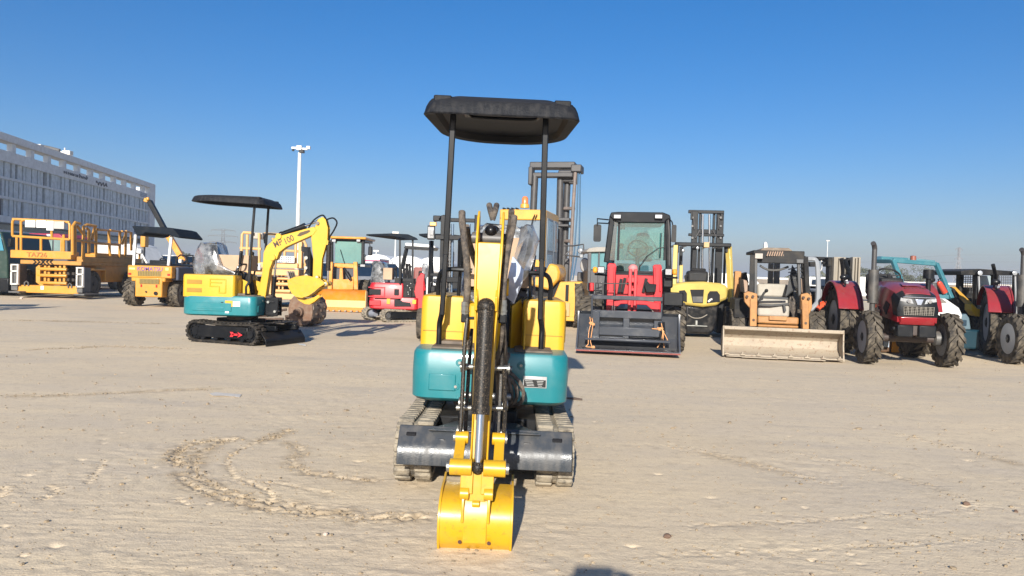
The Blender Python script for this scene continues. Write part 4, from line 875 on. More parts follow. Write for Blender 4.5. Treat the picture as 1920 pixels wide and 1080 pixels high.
# ================================================================ trucks, van and cars at the back left
t = thing('truck', 'dark green truck with blue windscreen cut off by the left edge', 'truck', at(-60, 500, 27), 0)
DG = mat('dark_green_paint', (.012, .035, .025), .4, dirt=DUST, damt=.1)
mb = MB(); mb.fp([(-110, 430), (2, 434), (8, 452), (14, 478), (16, 540), (-110, 540)], 26.8, 29.5); cb = mb.build('cab', DG, t, bev=.05)
PB('windscreen', mat('blue_windscreen', (.05, .22, .30), .1, coat=.5), cb, [([(-100, 436), (0, 438), (7, 470), (-100, 468)], 26.76, 26.79)], .005); FB('mirror', BLK, cb, [(14, 447, 20, 463, 26.6, 26.8)], .02)
FB('bumper', BLK, t, [(-110, 520, 16, 545, 26.5, 26.9)], .03); FB('cargo_box', DG, t, [(-110, 470, 12, 535, 29.7, 36)], .03)
for (x, y) in ((1.35, .9), (-.9, .9), (1.35, 7.5)): wheel(t, (x, y, .5), .5, .3, lugs=0, face=1)

t = thing('truck', 'old truck with red roof and wide windscreen parked behind the front scissor lift', 'truck', at(84, 500, 33), 0)
RC = mat('faded_crimson_paint', (.30, .02, .05), .45, dirt=DUST, damt=.15); D = 32
mb = MB(); mb.fp([(45, 443), (55, 437), (110, 438), (120, 445), (118, 448), (45, 446)], D, D+2); mb.build('roof', RC, t, bev=.04)
mb = MB(); mb.fp([(40, 447), (126, 450), (128, 500), (36, 498)], D+.05, D+2.2); cb = mb.build('cab', mat('dark_grey_cab', (.08, .08, .09), .5), t, bev=.05)
FB('windscreen', mat('grey_green_windscreen', (.17, .24, .22), .1, coat=.4), cb, [(46, 449, 78, 474, D, D+.03), (80, 450, 98, 474, D, D+.03), (101, 450, 114, 475, D, D+.03)], .005); FB('roof_lamp', WHT, t, [(50, 439, 57, 442, D-.1, D), (87, 439, 95, 443, D-.1, D)], .01)
FB('body', RC, t, [(38, 498, 128, 530, D, D+6)], .05)
for x in (-1, 1): wheel(t, (x, .6, .45), .45, .3, lugs=0)

def car(name, label, cat_, loc, rz, m, Lc=4.6, Wc=1.85, Hc=1.5, van=False, group=None):
    t = thing(name, label, cat_, loc, rz, group); w = Wc/2; l2 = Lc/2
    mb = MB()
    if van: P = [(-l2, .35), (-l2, .95), (-l2+.25, 1.15), (-l2+.95, Hc-.1), (-l2+1.3, Hc), (l2-.1, Hc), (l2, Hc-.2), (l2, .35)]
    else: P = [(-l2, .35), (-l2, .75), (-l2+.1, .85), (-l2+1.15, .98), (l2-.15, 1.0), (l2, .85), (l2, .35)]
    for sx, f in ((0, 0),): mb.sp(P, -w, w)
    b = mb.build('body', m, t, bev=.07)
    if not van:
        mb = MB(); mb.loft([[Vector((x*w*.92, y, .95)) for x, y in ((-1, -l2+1.0), (1, -l2+1.0), (1, l2-.3), (-1, l2-.3))], [Vector((x*w*.74, y, Hc)) for x, y in ((-1, -l2+1.75), (1, -l2+1.75), (1, l2-.8), (-1, l2-.8))]]); g = mb.build('cabin_glass', DWIN, b, bev=.04)
        mb = MB(); mb.bb(-w*.73, w*.73, -l2+1.72, l2-.8, Hc-.03, Hc+.035); mb.build('roof', m, b, bev=.04)
    else: mb = MB(); mb.prism([(-w*.86, -l2+.35, 1.2), (w*.86, -l2+.35, 1.2), (w*.8, -l2+.93, Hc-.2), (-w*.8, -l2+.93, Hc-.2)], (0, -.03, .02)); mb.build('windscreen', DWIN, b, bev=.01)
    mb = MB(); mb.bb(-w*.55, w*.55, -l2-.02, -l2+.05, .45, .70); mb.build('grille', BLK, b, bev=.02)
    for s in (-1, 1):
        mb = MB(); mb.bb(s*w*.62, s*w*.93, -l2-.02, -l2+.06, .62, .78); mb.build('headlight', LGT, b, bev=.02)
        for y in (-l2+.8, l2-.9): wheel(t, (s*(w-.1), y, .34), .34, .22, lugs=0, face=s)
    return t
p = at(283, 490, 44); car('parked_car', 'white car with a blue windscreen seen between the loader posts, the left of the pair', 'car', p, R(10), WHT, Hc=1.62, group='white cars behind the compact loader')
p = at(330, 492, 41); car('parked_car', 'white sport utility vehicle with dark windows, right of the other white car behind the loader', 'car', p, R(-35), WHT, Hc=1.72, group='white cars behind the compact loader')
p = at(214, 480, 40); car('van', 'large white van parked behind the side rails of the front scissor lift', 'van', p, R(82), WHT, Lc=5.6, Hc=2.25, van=True)
p = at(600, 500, 34); car('parked_car', 'silver car half hidden behind the raised excavator arm and the orange loader', 'car', p, R(20), mat('silver_paint', (.35, .37, .39), .3, coat=.5), Hc=1.55)
p = at(680, 500, 37); car('parked_car', 'grey car between the orange loader and the red mini excavator', 'car', p, R(-70), mat('grey_car_paint', (.17, .18, .20), .3, coat=.5), Hc=1.6)
t = thing('caravan', 'low trailer with pink and white striped top behind the orange loader mirror', 'trailer', at(694, 500, 40), 0)
mb = MB(); mb.fb(684, 497, 712, 515, 40, 43); mb.build('body', GREY, t, bev=.05)
for k in range(4): FB('striped_panel', mat('pink_awning', (.55, .07, .16), .6) if k % 2 else WHT, t, [(685, 484.5+3*k, 712, 487.5+3*k, 39.95, 43)], .005)
for x in (-.4, .4): wheel(t, (x, .6, .3), .3, .2, lugs=0)

# ================================================================ compact wheel loader seen from behind
t = thing('wheel_loader', 'compact yellow wheel loader seen from behind with black canopy on white posts', 'wheel loader', at(283, 540, 22.8))
D = 22.4
FB('engine_hood', ORG, t, [(239, 498, 322, 521, D, D+1.2), (253, 520, 304, 557, D+.02, D+1.2), (246, 516, 310, 528, D+.03, D+1)], .03)
for b in ((258, 508, 302, 518), (261, 523, 298, 532)):
    g = FB('grille', mat('olive_grille', (.22, .15, .03), .6), t, [(*b, D-.012, D+.03)], .004)
    FB('grille_bars', mat('grille_bar', (.10, .07, .02), .6), g, [(b[0]+1.2+k*(b[2]-b[0]-1)/14, b[1]+1, b[0]+1.9+k*(b[2]-b[0]-1)/14, b[3]-1, D-.02, D-.01) for k in range(14)], 0)
for (x, y) in ((243, 513), (316, 515)): FB('tail_light', RLENS, t, [(x-2.5, y-1.5, x+2.5, y+2, D-.02, D+.01)], .003)
for (x, y) in ((264.5, 535), (293, 536)): FB('reflector', RLENS, t, [(x-1.2, y-2, x+1.2, y+3, D-.005, D+.03)], .003)
c_ = L(292, 550, D); mb = MB(); mb.cyl(c_, c_+Vector((0, -.02, 0)), .055, 14); mb.build('exhaust_outlet', BLK, t); c_ = L(274, 547, D); MB().cyl(c_, c_+Vector((0, -.02, 0)), .025, 12).build('tow_hole', BLK, t)
text('KOMATSU', 'hood_lettering', mat('faded_purple_lettering', (.16, .07, .25), .6), t, L(281, 504.6, D-.008), (PI/2, 0, 0), .165, .003, .98)
FB('sticker', mat('pale_yellow_sticker', (.7, .6, .2), .5), t, [(242, 502, 253, 505, D-.006, D+.01), (310, 502, 316, 507, D-.006, D+.01)], 0)
FB('deck', BLK, t, [(250, 494, 318, 499, D+.1, D+1.8), (280, 488, 312, 496, D+.6, D+1.0)], .02)
FB('side_panel', mat('dark_blue_panel', (.03, .04, .07), .5), t, [(322, 501, 335, 526, D+.25, D+2.2)], .03)
for a, b_ in (((254.5, 440, D+.1), (251, 498, D+.1)), ((322, 440, D+.1), (316, 498, D+.1))):
    mb = MB(); mb.bar(L(*a), L(*b_), .075, .075); mb.build('canopy_post', WHT, t, bev=.01)
mb = MB(); mb.fp([(247, 424), (250, 423.5), (315, 426.5), (325, 429), (338, 444), (336, 446.5), (322, 443), (316, 440), (272, 436), (268, 440), (256, 442)], D-.15, D+1.5); mb.build('canopy', CAN2, t, bev=.02)
TB('steering_wheel', BLK, t, [[(300, 487, D+1), (303, 484, D+1.2), (309, 484, D+1.2), (311, 487, D+1), (306, 489, D+.9), (300, 487, D+1)], [(305, 487, D+1.1), (304, 495, D+1.2)]], .018)
mb = MB(); mb.bb(-.75, .75, .4, 1.0, .35, .65); mb.bb(-.3, .3, .8, 2.6, .3, .9); mb.build('chassis', BLK, t, bev=.03)
for (x, w_) in ((241.5, .37), (322, .37)): p = L(x, 550, D+.4); wheel(t, (p.x, .35, .42), .42, w_, lugs=16, lh=.035, face=1 if p.x > 0 else -1)
for x in (-.45, .62): wheel(t, (x, 2.1, .42), .42, .36, lugs=16, lh=.035)

# ================================================================ boom lift behind the compact loader
t = thing('boom_lift', 'boom lift with orange and black telescopic boom raised behind the compact loader', 'boom lift', at(362, 540, 27))
DKM = mat('dark_brown_machine', (.045, .03, .025), .6, dirt=DUST, damt=.15)
mb = MB(); mb.bar(L(345, 490, 27), L(309, 430, 27), .17, .2); mb.build('boom_base_section', ORB, t, bev=.02)
mb = MB(); mb.bar(L(310, 432, 27), L(280, 377, 27), .17, .17); bm_ = mb.build('boom_extension', BLK, t, bev=.02)
mb = MB(); mb.bar(L(271, 374, 27), L(281, 378, 27), .14, .14); mb.cyl(L(277, 370, 26.9), L(277, 376, 26.9), .06, 8); mb.build('boom_head', ORG, bm_, bev=.02)
for k in range(3): q = k/3; c_ = L(305-26*q, 422-48*q, 26.93); mb = MB(); mb.box(c_, (.04, .02, .06)); mb.build('boom_marking', CREAM, bm_)
FB('turntable_body', DKM, t, [(338, 492, 375, 540, 26.5, 28)], .05); FB('counterweight', DKM, t, [(335, 500, 352, 560, 26.3, 27)], .05)
TB('guard_hoop', BLK, t, [[(330, 505, 26.4), (331, 484, 26.4), (338, 478, 26.4), (350, 480, 26.4), (352, 500, 26.4)], [(342, 480, 26.4), (362, 479, 26.4), (362, 500, 26.4)]], .03)
FB('lamp_bracket', CREAM, t, [(334, 486, 340, 493, 26.2, 26.4), (345, 508, 360, 512, 26.2, 26.4)], .02)
for x in (-.6, .5): wheel(t, (x, 0, .45), .45, .32, lugs=0)
t = thing('access_mast', 'short orange mast head hanging above a grey rod, left of the compact loader canopy post', 'mast lift', at(268, 520, 29))
FB('mast_head', ORG, t, [(263, 437, 272, 463, 29, 29.3)], .02); FB('mast_rod', GREY, t, [(265, 462, 269, 505, 29.05, 29.2)], .01); FB('tilted_cover', WHT, t, [(256, 466, 264, 476, 28.9, 29.3)], .04)
mb = MB(); mb.bar(L(266, 476, 28.9), L(276, 494, 28.9), .06); mb.build('stay', CREAM, t)
mb = MB(); mb.bb(-.5, .5, 0, 1.2, .0, 1.0); mb.build('base', DKM, t, bev=.05)

# ================================================================ orange wheel loader
t = thing('wheel_loader', 'bright orange wheel loader with glass cab facing forward, wide orange bucket down', 'wheel loader', at(645, 540, 24.5))
D = 23.3
mb = MB(); A0, A1 = L(594, 541, D+.15), L(688, 541, D+.15); z0 = L(645, 586, D).z; ztop = A0.z; y0_ = D-t.location.y
pr = [(y0_-.05, max(.01, z0)), (y0_+.05, .02), (y0_+.25, .10), (y0_+.32, ztop*.5), (y0_+.22, ztop*.85), (y0_+.02, ztop), (y0_-.0, ztop), (y0_+.18, ztop*.84), (y0_+.27, ztop*.5), (y0_+.2, .13), (y0_+.03, .06)]
mb.sp(pr, A0.x, A1.x); bk = mb.build('bucket', ORB, t)
for x in (A0.x, A1.x-.02): mb = MB(); mb.sp([(y0_+.0, 0.02), (y0_+.34, .06), (y0_+.34, ztop*.9), (y0_+.05, ztop)], x, x+.02); mb.build('bucket_side_plate', ORB, bk)
for k in range(9): mb = MB(); x = A0.x+.06+k*(A1.x-A0.x-.12)/8; mb.bb(x-.03, x+.03, y0_-.13, y0_+.02, 0.015, .05); mb.build('bucket_tooth', WORN, bk)
for (x0_, x1_, xt) in ((614, 621, 620), (663, 670, 666)):
    mb = MB(); mb.fp([(x0_, 543), (xt-3.5, 491), (xt+3.5, 491), (x1_+1, 543)], D+.5, D+.62); mb.build('lift_arm', ORB, t, bev=.01)
PB('cross_tube', ORB, t, [([(616, 543), (617, 519), (622, 523), (636, 524), (637, 503), (642, 503), (643, 524), (655, 523), (663, 518), (662, 543)], D+.6, D+.75)], .01)
FB('radiator', mat('radiator_grey', (.05, .05, .06), .6), t, [(618, 503, 664, 526, D+.9, D+1.1)], .02); FB('hood', ORB, t, [(626, 494, 664, 503, D+.95, D+1.6)], .03)
TB('hydraulic_hose', BLK, t, [[(645, 503, D+.6), (650, 512, D+.5), (657, 524, D+.5)]], .05)
mb = MB()
for (a, b_) in (((622, 450), (622, 500)), ((681, 452), (680, 500))):
    for dd in (0, 1.3): mb.bar(L(*a, D+1+dd), L(*b_, D+1+dd), .10, .10)
mb.fb(621, 447, 684, 453, D+1, D+2.4); mb.fb(622, 494, 681, 500, D+1.02, D+2.4); cb = mb.build('cab', BLK, t, bev=.02)
FB('roof', ORB, cb, [(619, 443.5, 686, 448, D+.8, D+2.5)], .03); FB('windscreen', mat('teal_screen_glass', (.10, .22, .20), .06, coat=1), cb, [(628, 453, 678, 494, D+.96, D+.98)], .02)
FB('rear_window', GLS, cb, [(628, 453, 678, 494, D+2.36, D+2.38)], .0)
for x in (626, 672): lamp(cb, x, 451, D+.85, .13, .09)
mb = MB(); mb.tube([L(*p) for p in ((682, 457, D+.9), (684, 455, D+.8), (692, 456, D+.7), (694, 463, D+.7))], .015); mb.tube([L(*p) for p in ((621, 456, D+.9), (612, 455, D+.8))], .015)
o = mb.build('mirror_arm', BLK, cb); FB('mirror', BLK, o, [(690, 462, 698, 479, D+.65, D+.72)], .03)
TB('grab_handle', BLK, cb, [[(617, 500, D+1), (617, 476, D+.95), (621, 473, D+.95)], [(684, 495, D+1), (685, 478, D+.95), (681, 475, D+.95)]], .015); lamp(t, 680, 498, D+.7, .17, .09)
TB('wiper', BLK, cb, [[(646, 494, D+.93), (638, 468, D+.93)]], .012)
for (x, y) in ((-.62, .2), (.62, .2), (-.62, 2.0), (.62, 2.0)): wheel(t, (x, y, .5), .5, .34, lugs=16, lh=.04)
mb = MB(); mb.bb(-.35, .35, 0, 2.6, .4, .8); mb.build('chassis', BLK, t, bev=.03)

# ================================================================ rusty drum
t = thing('drum_attachment', 'rusty steel drum with rounded square end plate and hub, under the raised yellow bucket', 'machine attachment', at(563, 590, 17.0), R(-14))
mb = MB(); rg = random.Random(9); P = []
for i in range(48): a = 2*PI*i/48; c, s = math.cos(a), math.sin(a); k = 1/((abs(c)**4+abs(s)**4)**.25); P.append((.30*c*k**.55, .33*s*k**.55))
mb.prism([(x, 0, z+.355) for x, z in P], (0, .03, 0)); o = mb.build('end_plate', RUST, t, bev=.006)
mb = MB(); Q = [(x*1.03+rg.gauss(0, .008), z*1.03+rg.gauss(0, .008)) for x, z in P]; mb.prism([(x, .03, z+.365) for x, z in Q], (0, .62, 0)); mb.build('drum_shell', mat('dusty_rust', (.14, .10, .075), .85, dirt=(.3, .26, .21), damt=.5, top=.8, bump=.8), t)
mb = MB(); mb.lathe([(-.22, .0), (-.22, .06), (-.20, .075), (-.12, .08), (-.12, .105), (-.02, .11), (0, .14)], 20, 'Y', (.0, 0, .33)); mb.build('hub', RUST, t)
mb = MB()
for i in range(30): a = 2*PI*i/30; mb.box((.335*math.cos(a), .35+.2*math.sin(i*2.1), .365+.345*math.sin(a)), (.05, .06, .05), Matrix.Rotation(-a, 3, 'Y'))
mb.build('wear_lugs', RUSD, t)
t = thing('steel_rod_pile', 'low pile of rusty rods lying on the sand beside the drum attachment', 'scrap steel', at(505, 600, 18.2))
mb = MB()
for k in range(9): a = rnd.uniform(-.5, .6); mb.cyl((a, rnd.uniform(-.3, .3), .04+.03*k), (a+rnd.uniform(.3, .7), rnd.uniform(-.4, .4), .06+.035*k), .03, 8)
mb.build('rusty_rods', RUSD, t)

# ================================================================ red mini excavator
t = thing('mini_excavator', 'red mini excavator with black canopy beside the orange loader', 'mini excavator', at(738, 560, 19.9))
D = 19.3; yo = t.location.y
Root.xf = Matrix.Translation((0.05, .1, 0)) @ Matrix.Rotation(R(128), 4, 'Z')
for s in (-1, 1): track(t, min(.62*s, .40*s), max(.62*s, .40*s), -.70, .70, .34, TRK, face=s)
mb = MB(); mb.bb(-.4, .4, -.3, .3, .18, .34); mb.build('chassis_frame', BLK, t, bev=.02)
for s in (-1, 1): mb = MB(); mb.lathe([(-.14, 0), (-.14, .07), (-.05, .09), (.08, .10), (.10, 0)], 14, 'X', (s*.30, .50, .17)); mb.build('drive_motor', mat('grey_motor', (.22, .23, .26), .5), t)
Root.xf = None
mb = MB(); mb.cyl((0, .1, .34), (0, .1, .42), .25, 20); mb.build('turntable', BLK, t)
def bodyring(z, dx=0): return rrect(L(689, 560, D).x+dx, L(782, 560, D).x-dx, -.45+dx, .75-dx, 0, z, 5, (.1, .15, .15, .1))
zz = lambda y: L(735, y, D).z
mb = MB(); mb.loft([bodyring(zz(581), .03), bodyring(zz(579)), bodyring(zz(560)), bodyring(zz(558), .01)]); bd = mb.build('lower_body', RED, t)
mb = MB(); xa = L(689.5, 560, D).x; xb = L(754, 560, D).x; rr_ = (.04, .15, .15, .04); mb.loft([rrect(xa, xb, -.45, .75, 0, zz(562), 5, rr_), rrect(xa, xb, -.45, .75, 0, zz(536), 5, rr_), rrect(xa+.03, xb-.01, -.42, .72, 0, zz(531), 5, rr_)]); up = mb.build('engine_cover', RED, t)
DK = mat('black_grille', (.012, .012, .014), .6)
for b in ((692, 542, 714, 553), (739, 542, 748, 554)): FB('vent_grille', DK, up, [(*b, D+.135, D+.16)], .02)
PB('vent_grille', DK, bd, [([(739, 562), (750, 562), (755, 566), (769, 568), (771, 575), (739, 575)], D+.13, D+.16)], .01)
FB('yellow_sticker', mat('orange_vinyl', (.75, .33, .02), .4), bd, [(725, 560, 731.5, 570, D+.13, D+.145), (773, 562, 780, 570, D+.135, D+.15)], .002)
FB('raised_panel', RED, up, [(690.5, 538, 722, 540, D+.135, D+.16), (720, 538, 722, 556, D+.135, D+.16), (690.5, 555, 722, 557, D+.135, D+.16)], .005); FB('raised_panel', RED, bd, [(692, 563, 714, 573, D+.13, D+.16)], .02)
FB('cab_floor_box', BLK, t, [(754, 528, 773, 559, D+.2, D+1)], .02)
for k in range(6): c_ = L(757+rnd.uniform(0, 14), 532+k*4, D+.19); mb = MB(); mb.sphere(c_, .018, 6, 4); mb.build('bolt', ZINC, t)
mb = MB(); ca = L(686, 440, D); cb_ = L(784, 446, D); q = lambda x, y, dd: L(x, y, D+dd)
mb.loft([[q(687, 439, 0), q(735, 437.5, 0), q(765, 440, 0), q(781, 446, 0), q(783, 448, 1.05), q(765, 443, 1.05), q(737, 440, 1.05), q(692, 441, 1.05)], [q(686, 441.5, -.02), q(735, 443, -.02), q(752, 449, -.02), q(784, 450, -.02), q(784, 450, 1.07), q(752, 450, 1.07), q(737, 444, 1.07), q(692, 443, 1.07)]]); mb.build('canopy', CAN2, t, bev=.01)
for x, dd, yb in ((750, .1, 532), (774, .1, 540)): mb = MB(); mb.bar(L(x, 446, D+dd), L(x-.5, yb, D+dd), .045); mb.build('canopy_post', BLK, t)
mb = MB(); mb.tube([L(*p) for p in ((796, 545, D+.3), (790, 512, D+.3))], .05); mb.fp([(776, 545), (783, 520), (790, 512), (796, 514), (794, 535), (795, 580), (782, 580), (780, 560)], D+.25, D+.4); mb.build('boom', RED, t, bev=.01)
mb = MB()
for (x, y) in ((742, 503), (758, 505), (764, 497), (769, 500)): mb.cyl(L(x+2, 528, D+.4), L(x, y, D+.4), .02, 8); mb.sphere(L(x, y, D+.4), .04, 8, 6)
mb.fb(740, 522, 775, 532, D+.3, D+.8); mb.build('control_levers', SEAT, t)
FB('seat', SEAT, t, [(698, 492, 716, 530, D+.4, D+.9)], .06)
mb = MB(); rings = []
for (xa_, xb_, y) in ((695, 724, 531), (695, 726, 520), (696, 721, 505), (697, 719, 493), (700, 715, 489.5)):
    a, b_ = L(xa_, y, D+.3), L(xb_, y, D+.3); rings.append([Vector((p.x+rnd.gauss(0, .012), p.y+rnd.gauss(0, .012), p.z+rnd.gauss(0, .008))) for p in rrect(a.x, b_.x, a.y, a.y+.6, .1, a.z, 4)])
mb.loft(rings); mb.build('plastic_cover', WRAP, t)
carton(W(729, 524, D+.35), 0, (.23, .4, .30), 'small cardboard box beside the wrapped seat of the red mini excavator')

t = thing('mini_excavator', 'machine with a white-topped canopy on a bent frame behind the red mini excavator', 'mini excavator', at(782, 540, 24))
D = 24
mb = MB(); mb.fp([(759, 456), (762, 455), (812, 459), (817, 463), (816, 465), (760, 461)], D, D+1.2); mb.build('canopy', WHT, t, bev=.02); mb = MB(); mb.fp([(757, 465), (761, 459.5), (816, 464), (813, 469), (808, 468.5), (761, 466)], D+.01, D+1.15); mb.build('canopy_lining', BLK, t, bev=.01)
TB('canopy_post', BLK, t, [[(761, 466, D), (756, 485, D), (752, 505, D), (752, 530, D)], [(764, 466, D+.5), (756, 505, D+.5)], [(809, 468, D), (812, 520, D)]], .035)
FB('body', mat('dull_red_hood', (.20, .05, .04), .5), t, [(775, 501, 796, 560, D+.2, D+1.2)], .04); FB('seat', SEAT, t, [(784, 508, 794, 545, D+.15, D+.4)], .04); FB('lower_body', BLK, t, [(752, 530, 812, 566, D, D+1.2)], .05)
mb = MB(); 
for (x, y) in ((757, 500), (762, 494), (768, 494)): mb.cyl(L(x, 530, D), L(x, y, D), .03, 8)
mb.build('control_levers', SEAT, t); 
for s in (-1, 1): track(t, min(.35*s, .6*s), max(.35*s, .6*s), -.2, 1.3, .35, TRK, face=s)
mb = MB(); rg = rings[:]; mb.fb(791, 494, 800, 522, D-.3, D); mb.build('plastic_cover', WRAP, t, bev=.05)

t = thing('mini_excavator', 'machine with thin dark canopy showing behind the black forklift mast', 'mini excavator', at(835, 540, 21))
D = 21; mb = MB(); mb.fp([(785, 438.5), (800, 437.5), (845, 439), (862, 441), (881, 445), (880, 448), (800, 444), (786, 442)], D, D+1.2); mb.build('canopy', CAN2, t, bev=.015)
TB('canopy_post', BLK, t, [[(846, 443, D+.1), (846, 520, D+.1)], [(870, 446, D+.1), (870, 520, D+.1)]], .025); FB('body', BLK, t, [(838, 500, 885, 560, D, D+1.2)], .05); FB('seat', SEAT, t, [(872, 452, 886, 500, D+.5, D+.8)], .05)
mb = MB(); mb.fb(868, 448, 890, 500, D+.4, D+.9); mb.build('plastic_cover', WRAP, t, bev=.08)
for s in (-1, 1): track(t, min(.35*s, .55*s), max(.35*s, .55*s), -.2, 1.3, .35, TRK, face=s)

# ================================================================ forklift behind the front excavator
t = thing('forklift', 'forklift with black mast and white cowl behind the front excavator', 'forklift', at(850, 560, 14.8))
D = 14
for x in (829, 893):
    mb = MB(); mb.fb(x-5, 404, x+5, 598, D, D+.12); mb.fb(x-2, 403, x+6 if x < 860 else x-6, 598, D+.03, D+.2); mb.build('mast_rail', BLK, t, bev=.006)
FB('mast_crossbar', BLK, t, [(822, 409, 897, 416, D+.1, D+.2), (816, 441, 897, 450, D-.05, D+.05), (806, 512, 826, 518, D-.05, D+.05), (826, 520, 897, 530, D-.05, D+.1)], .01)
mb = MB()
for k in range(46): a = L(843, 412+k*3.4, D+.02); mb.box(a, (.022 if k % 2 else .034, .02, .03))
mb.build('lift_chain', GREY, t); TB('lift_cylinder', mat('blue_grey_rod', (.16, .22, .30), .3, .6), t, [[(849, 420, D+.1), (846, 560, D+.1)], [(880, 420, D+.1), (878, 560, D+.1)]], .025, seg=12)
TB('overhead_guard', BLK, t, [[(809, 452, D+.4), (806, 560, D+.2)], [(816, 412, D+.4), (829, 409, D+.1)]], .045); FB('lamp_bracket', BLK, t, [(812, 404, 826, 414, D+.1, D+.25)], .01)
lamp(t, 812, 420, D-.05, .12, .07, lens=mat('glowing_amber_lamp', (.9, .55, .2), .2), body=AMB); lamp(t, 808, 436, D-.0, .13, .26, d=.12); o = FB('small_lamp', LGT, t, [(806, 432, 813, 441, D-.03, D)], .01)
FB('cowl', WHT, t, [(798, 519, 824, 590, D+.3, D+1.4)], .04); FB('white_post', WHT, t, [(803, 505, 808, 520, D+.3, D+.4)], .01); FB('body', BLK, t, [(806, 545, 905, 600, D+.25, D+2)], .05); FB('seat', SEAT, t, [(804, 535, 818, 550, D+.15, D+.35), (830, 470, 850, 530, D+1.2, D+1.4)], .04)
TB('seat_hoop', BLK, t, [[(806, 545, D+.1), (807, 530, D+.1), (813, 528, D+.1), (818, 531, D+.1), (818, 548, D+.1)]], .012)
for s in (-.55, .55): wheel(t, (s, -.3, .33), .33, .2, lugs=0, face=1 if s > 0 else -1)
# ================================================================ big yellow forklift
BF = mat('deep_yellow_paint', (.60, .31, .035), .4, dirt=(.3, .2, .08), damt=.2, top=.3, coat=.3); MGY = mat('mast_grey', (.05, .047, .047), .5, .1, dirt=(.10, .09, .08), damt=.25)
t = thing('forklift', 'tall heavy yellow forklift with cab, beacon and grey mast rising behind the front excavator', 'forklift', at(1010, 560, 20.5), R(-13))
D = 20
# cab: back wall towards the camera, side wall to the right
def Q(px, py, dd): return L(px, py, D+dd)
a = Q(932, 420, 0).x; b_ = Q(1024, 420, 0).x; zt = Q(980, 392, 0).z; zb = Q(980, 525, 0).z; y0_ = D-t.location.y; CY = 2.0
mb = MB(); mb.bb(a, b_, y0_, y0_+CY, zt-.28, zt); mb.bb(a, b_, y0_, y0_+.1, zb, zb+.55); mb.bb(b_-.10, b_, y0_, y0_+.12, zb, zt-.2); mb.bb(a, a+.10, y0_, y0_+.12, zb, zt-.2); mb.bb(b_-.1, b_-.005, y0_+CY-.12, y0_+CY, zb, zt-.2)
mb.bb(b_-.1, b_-.005, y0_, y0_+CY, zb, zb+.2); cb = mb.build('cab', BF, t, bev=.03)
mb = MB(); mb.bb(a+.1, b_-.1, y0_+.05, y0_+.07, zb+.5, zt-.25); mb.build('rear_window', mat('dusty_window', (.14, .18, .22), .12, coat=.6, dirt=(.3, .32, .33), damt=.2), cb)
mb = MB(); mb.bb(b_-.03, b_+.02, y0_+.2, y0_+1.1, zb+.1, zt-.2); mb.bb(b_-.03, b_+.02, y0_+1.2, y0_+CY-.15, zb+.1, zt-.2); dr = mb.build('door', mat('grey_door_frame', (.16, .18, .20), .4), cb, bev=.02)
mb = MB(); mb.bb(b_+.01, b_+.03, y0_+.28, y0_+1.02, zb+.8, zt-.26); mb.bb(b_+.01, b_+.03, y0_+.28, y0_+1.02, zb+.2, zb+.7); mb.bb(b_+.01, b_+.03, y0_+1.27, y0_+CY-.22, zb+.8, zt-.26); mb.build('door_glass', mat('door_pane_blue', (.12, .19, .26), .1, coat=.6), dr, bev=.01)
c_ = Q(984, 390, .5); mb = MB(); mb.lathe([(0, .13), (.1, .12), (.11, .09)], 16, 'Z', c_); be = mb.build('beacon_base', BF, cb); mb = MB(); mb.lathe([(.11, .09), (.26, .085), (.31, .05), (.32, 0)], 16, 'Z', c_); mb.build('beacon_lens', mat('orange_beacon_lens', (.7, .17, .05), .25), be)
TB('wiper', BLK, cb, [[(1003, 402, D-.05), (999, 410, D-.05), (996, 424, D-.02)], [(1007, 402, D-.05), (1003, 411, D-.05)]], .012)
FB('roof_bolt_strip', BLK, cb, [(942+8*k, 389, 945+8*k, 392, D+.2, D+.5) for k in range(4)], .01)
PB('counterweight', BF, t, [([(985, 519), (1018, 519), (1030, 493), (1046, 498), (1050, 510), (1048, 525), (1038, 535), (1030, 545), (985, 533)], D-.7, D+.8)], .06)
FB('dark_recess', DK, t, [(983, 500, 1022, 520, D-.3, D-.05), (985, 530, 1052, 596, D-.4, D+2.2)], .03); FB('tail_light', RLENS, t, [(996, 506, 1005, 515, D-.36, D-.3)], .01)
mb = MB(); mb.fp([(1037, 560), (1050, 528), (1092, 528), (1092, 541), (1089, 596), (1046, 596), (1037, 590)], D-.8, D+2.0); bx = mb.build('side_tank', BF, t, bev=.03)
FB('vent_slot', DK, bx, [(1060, 534, 1066, 565, D-.82, D-.78)], .01); FB('hatch', mat('tan_hatch', (.40, .27, .10), .5, dirt=DUST, damt=.3), bx, [(1052, 568, 1068, 593, D-.82, D-.79)], .01)
FB('running_board', BF, t, [(1040, 594, 1090, 602, D-.85, D+2)], .02); FB('wheel_bay', DK, t, [(1043, 602, 1086, 610, D-.5, D+1.8)], .02)
for (x, y) in ((.65, .2), (-1.0, .2), (.65, 2.6), (-1.0, 2.6)): wheel(t, (x, y, .5), .5, .32, lugs=0, face=1 if x > 0 else -1)
DM = 22.8
FB('mast_crossbeam', MGY, t, [(992, 303, 1078, 315, DM, DM+.5), (990, 323, 1074, 332, DM-.2, DM+.1), (1070, 308, 1090, 322, DM-.3, DM+.3), (1046, 319, 1082, 341, DM-.1, DM+.3), (990, 312, 998, 346, DM-.2, DM+.2), (1066, 330, 1082, 344, DM-.1, DM+.2)], .03)
TB('mast_rail', MGY, t, [[(1003, 330, DM), (1000, 395, DM), (994, 540, DM)], [(1051, 332, DM), (1049, 413, DM), (1044, 560, DM)]], .105, seg=14)
TB('mast_rail', MGY, t, [[(1064, 340, DM+.15), (1061, 417, DM+.15), (1054, 560, DM+.15)]], .10, seg=14)
